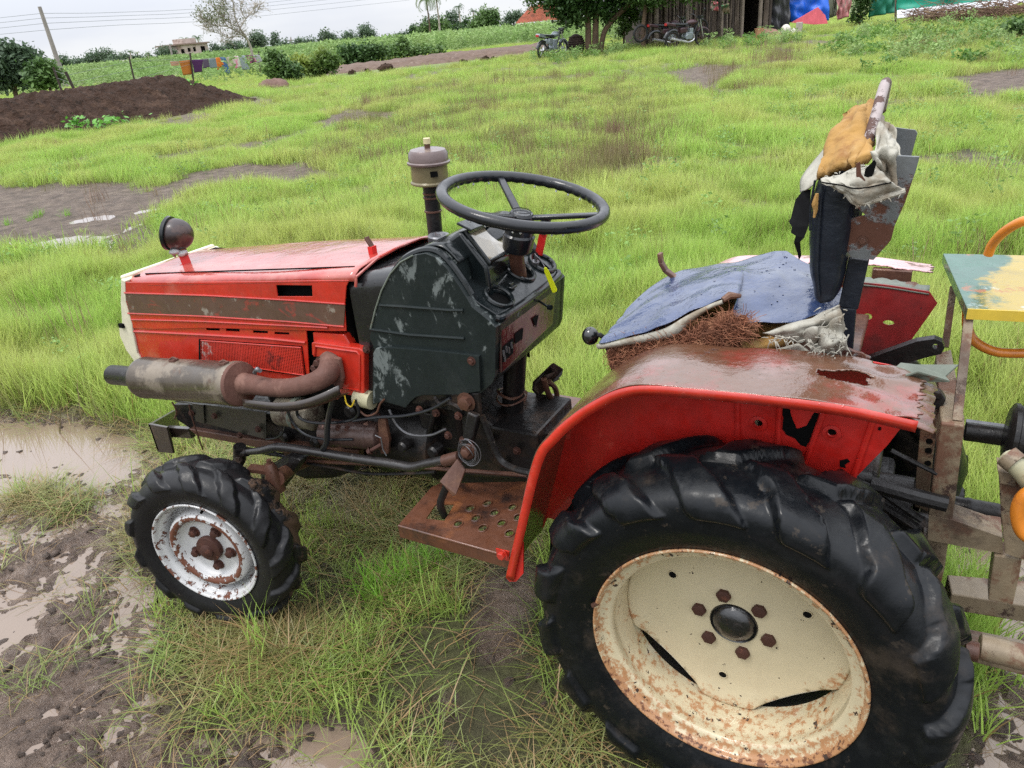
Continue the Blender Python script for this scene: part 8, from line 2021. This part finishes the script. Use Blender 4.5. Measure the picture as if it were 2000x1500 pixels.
# ------------------------------------------------------------------ motorcycles
MB_ = dict(tyre=mat('bike_tyre', (0.015, 0.015, 0.016), 0.7), alloy=mat('bike_alloy', (0.45, 0.45, 0.47), 0.35, 0.6), black=mat('bike_black', (0.012, 0.013, 0.016), 0.3, coat=0.6),
           silver=mat('bike_silver', (0.30, 0.34, 0.38), 0.3, 0.4, coat=0.5), red=mat('bike_dull_red', (0.05, 0.02, 0.026), 0.4, coat=0.3), chrome=mat('bike_chrome', (0.6, 0.6, 0.62), 0.15, 0.9), lamp=mat('bike_lamp', (0.6, 0.6, 0.6), 0.1, coat=1), red2=mat('tail_red', (0.4, 0.02, 0.02), 0.3), spoke=mat('bike_spoke_dark', (0.09, 0.06, 0.05), 0.6, 0.3))
def motorcycle(label, tankm, rimm):
    t = empty('motorcycle', (0, 0, 0), label=label, cat='motorcycle')
    for nm, x0 in (('front_wheel', 0.66), ('rear_wheel', -0.62)):
        w_ = sub(nm, (x0, 0, 0.30), t)
        a = np.linspace(0, 2*pi, 33)
        obj('tyre', tube([(x0+0.265*cos(k), 0, 0.30+0.265*sin(k)) for k in a], 0.042, 8, cap=False), MB_['tyre'], w_)
        obj('rim', tube([(x0+0.222*cos(k), 0, 0.30+0.222*sin(k)) for k in a], 0.018, 6, cap=False), rimm, w_)
        for s in range(6): obj('spoke', beam((x0, 0, 0.30), (x0+0.21*cos(s*pi/3), 0, 0.30+0.21*sin(s*pi/3)), 0.02, 0.025, up=(0, 1, 0)), rimm, w_)
        obj('hub', lathe([(0.0001, -0.06), (0.06, -0.06), (0.06, 0.06), (0.0001, 0.06)], (x0, 0, 0.30), (0, 1, 0), 14), rimm, w_)
    for s in (-1, 1): obj('fork', tube([(0.66, s*0.075, 0.30), (0.50, s*0.075, 0.80), (0.47, s*0.075, 0.92)], [0.022, 0.020, 0.018], 8), MB_['chrome'], t)
    obj('frame', merge(tube([(0.46, 0, 0.85), (0.30, 0, 0.50), (0.10, 0, 0.28), (-0.25, 0, 0.30), (-0.62, 0.05, 0.30)], 0.028, 8), tube([(0.46, 0, 0.84), (0.1, 0, 0.72), (-0.45, 0, 0.72), (-0.80, 0, 0.78)], 0.026, 8), tube([(-0.25, 0, 0.3), (-0.30, 0, 0.7)], 0.03, 8)), MB_['black'], t)
    obj('engine', merge(box((0.05, 0, 0.40), (0.30, 0.20, 0.22)), box((0.14, 0, 0.57), (0.15, 0.15, 0.16)), tube([(-0.05, -0.14, 0.38), (-0.05, 0.14, 0.38)], 0.09, 14)), MB_['silver'], t, bevel=0.01)
    obj('fuel_tank', surf(lambda i, j: (0.42-0.52*i, 0.135*sin(pi*min(.97, max(.06, i))**0.8)*cos(2*pi*j), 0.82+0.105*sin(pi*min(.97, max(.03, i)))*sin(2*pi*j)+0.02*(1-i)), 14, 17), tankm, t, smooth=80)
    obj('seat', surf(lambda i, j: (-0.06-0.68*i, (0.12-0.03*i)*cos(2*pi*j), 0.79+0.045*sin(2*pi*j)+0.07*i*i), 10, 13), MB_['black'], t, smooth=80)
    obj('side_panel', box((-0.22, 0, 0.60), (0.26, 0.22, 0.18)), tankm, t, bevel=0.03)
    obj('tail', merge(beam((-0.55, 0, 0.78), (-0.92, 0, 0.86), 0.20, 0.10), ), tankm, t, bevel=0.02)
    obj('tail_lamp', box((-0.93, 0, 0.83), (0.04, 0.14, 0.08)), MB_['red2'], t, bevel=0.01)
    obj('rear_mudguard', tube([(-0.62+0.33*cos(k), 0, 0.30+0.33*sin(k)) for k in np.linspace(radians(60), radians(165), 9)], 0.055, 8), MB_['black'], t)
    obj('front_mudguard', tube([(0.66+0.315*cos(k), 0, 0.30+0.315*sin(k)) for k in np.linspace(radians(30), radians(135), 9)], 0.045, 8), tankm, t)
    obj('headlight', merge(sphere((0.56, 0, 0.90), 0.10, 12, (0.8, 1, 1)), box((0.54, 0, 0.99), (0.12, 0.2, 0.08))), MB_['black'], t)
    obj('headlight_glass', lathe([(0.08, 0), (0.05, 0.02), (0.0001, 0.03)], (0.62, 0, 0.90), (1, 0, 0.1), 16), MB_['lamp'], t)
    obj('handlebar', tube([(0.30, -0.36, 1.04), (0.40, -0.28, 1.06), (0.46, -0.08, 0.96), (0.46, 0.08, 0.96), (0.40, 0.28, 1.06), (0.30, 0.36, 1.04)], 0.014, 8, sm=3), MB_['black'], t)
    for s in (-1, 1):
        obj('mirror', merge(tube([(0.40, s*0.27, 1.06), (0.42, s*0.32, 1.22)], 0.007, 6), lathe([(0.0001, -0.012), (0.055, -0.01), (0.055, 0.01), (0.0001, 0.012)], (0.42, s*0.33, 1.25), (1, 0, 0.1), 14)), MB_['black'], t)
    obj('exhaust', tube([(0.20, -0.12, 0.45), (0.22, -0.14, 0.28), (0.0, -0.15, 0.20), (-0.30, -0.15, 0.26), (-0.80, -0.17, 0.38)], [0.02, 0.022, 0.03, 0.05, 0.055], 10, sm=4), MB_['chrome'], t)
    obj('centre_stand', tube([(-0.1, 0.1, 0.28), (-0.15, 0.16, 0.0)], 0.015, 6), MB_['black'], t)
    return t
def place(t, pos, hd, lean=0.0):
    t.location = [float(v) for v in pos]; t.rotation_euler = (lean, 0, hd)
bk1 = motorcycle('dark motorcycle with silver wheels parked left of the big tree', MB_['silver'], MB_['alloy'])
g_ = on_ground(1079, 113, 31.2); g_[2] = gz_(g_); place(bk1, g_, math.atan2(_r[1], _r[0])+0.82, 0.08)
bk2 = motorcycle('motorcycle with a pinkish tank standing nearest the stick wall doorway side', MB_['red'], MB_['spoke'])
g_ = on_ground(1340, 92, 30.4); place(bk2, g_, math.atan2(_r[1], _r[0])+0.35, 0.10)
bk3 = copy_tree(bk2); bk3['label'] = 'dark motorcycle half hidden on the left behind the pink-tanked one'
g_ = on_ground(1307, 93, 31.1); place(bk3, g_, math.atan2(_r[1], _r[0])+0.30, 0.10)

# leafy plant and sprigs growing on the mound
for (a, b, r_, s, lab) in ((200, 244, 21.0, 0.55, 'low bright green vine spreading on the near side of the soil mound'), (150, 246, 21.0, 0.14, 'small sprig left of the vine on the soil mound'), (360, 174, 24.5, 0.22, 'small plant on the crest of the soil mound'), (325, 184, 24.3, 0.22, 'pale sprig left of the crest plant')):
    p_ = D(a, b, r_); pl = empty('mound_plant', p_, label=lab, cat='plant')
    V = []; F = []; bl = []
    for k in range(int(160*s)+25):
        c = p_+np.array([NP.normal(0, s), NP.normal(0, s*0.6), abs(NP.normal(0.05, 0.08))]); n_ = NP.normal(size=3); n_[2] = abs(n_[2])+1; n_ /= np.linalg.norm(n_); s1 = np.cross(n_, NP.normal(size=3)); s1 /= np.linalg.norm(s1); t1_ = np.cross(n_, s1); L1 = NP.uniform(0.05, 0.12)
        V += [c-s1*L1*.7, c+t1_*L1*0.5, c+s1*L1*.7, c-t1_*L1*0.5]; bl += [NP.uniform(-.5, .5)]*4
    o = rawmesh('leaves', np.array(V), np.arange(len(V)).reshape(-1, 4), leafmat('vine_leaf', (0.13, 0.34, 0.05), 0.3), {'bl': bl}, smooth=False); attach(o, pl)
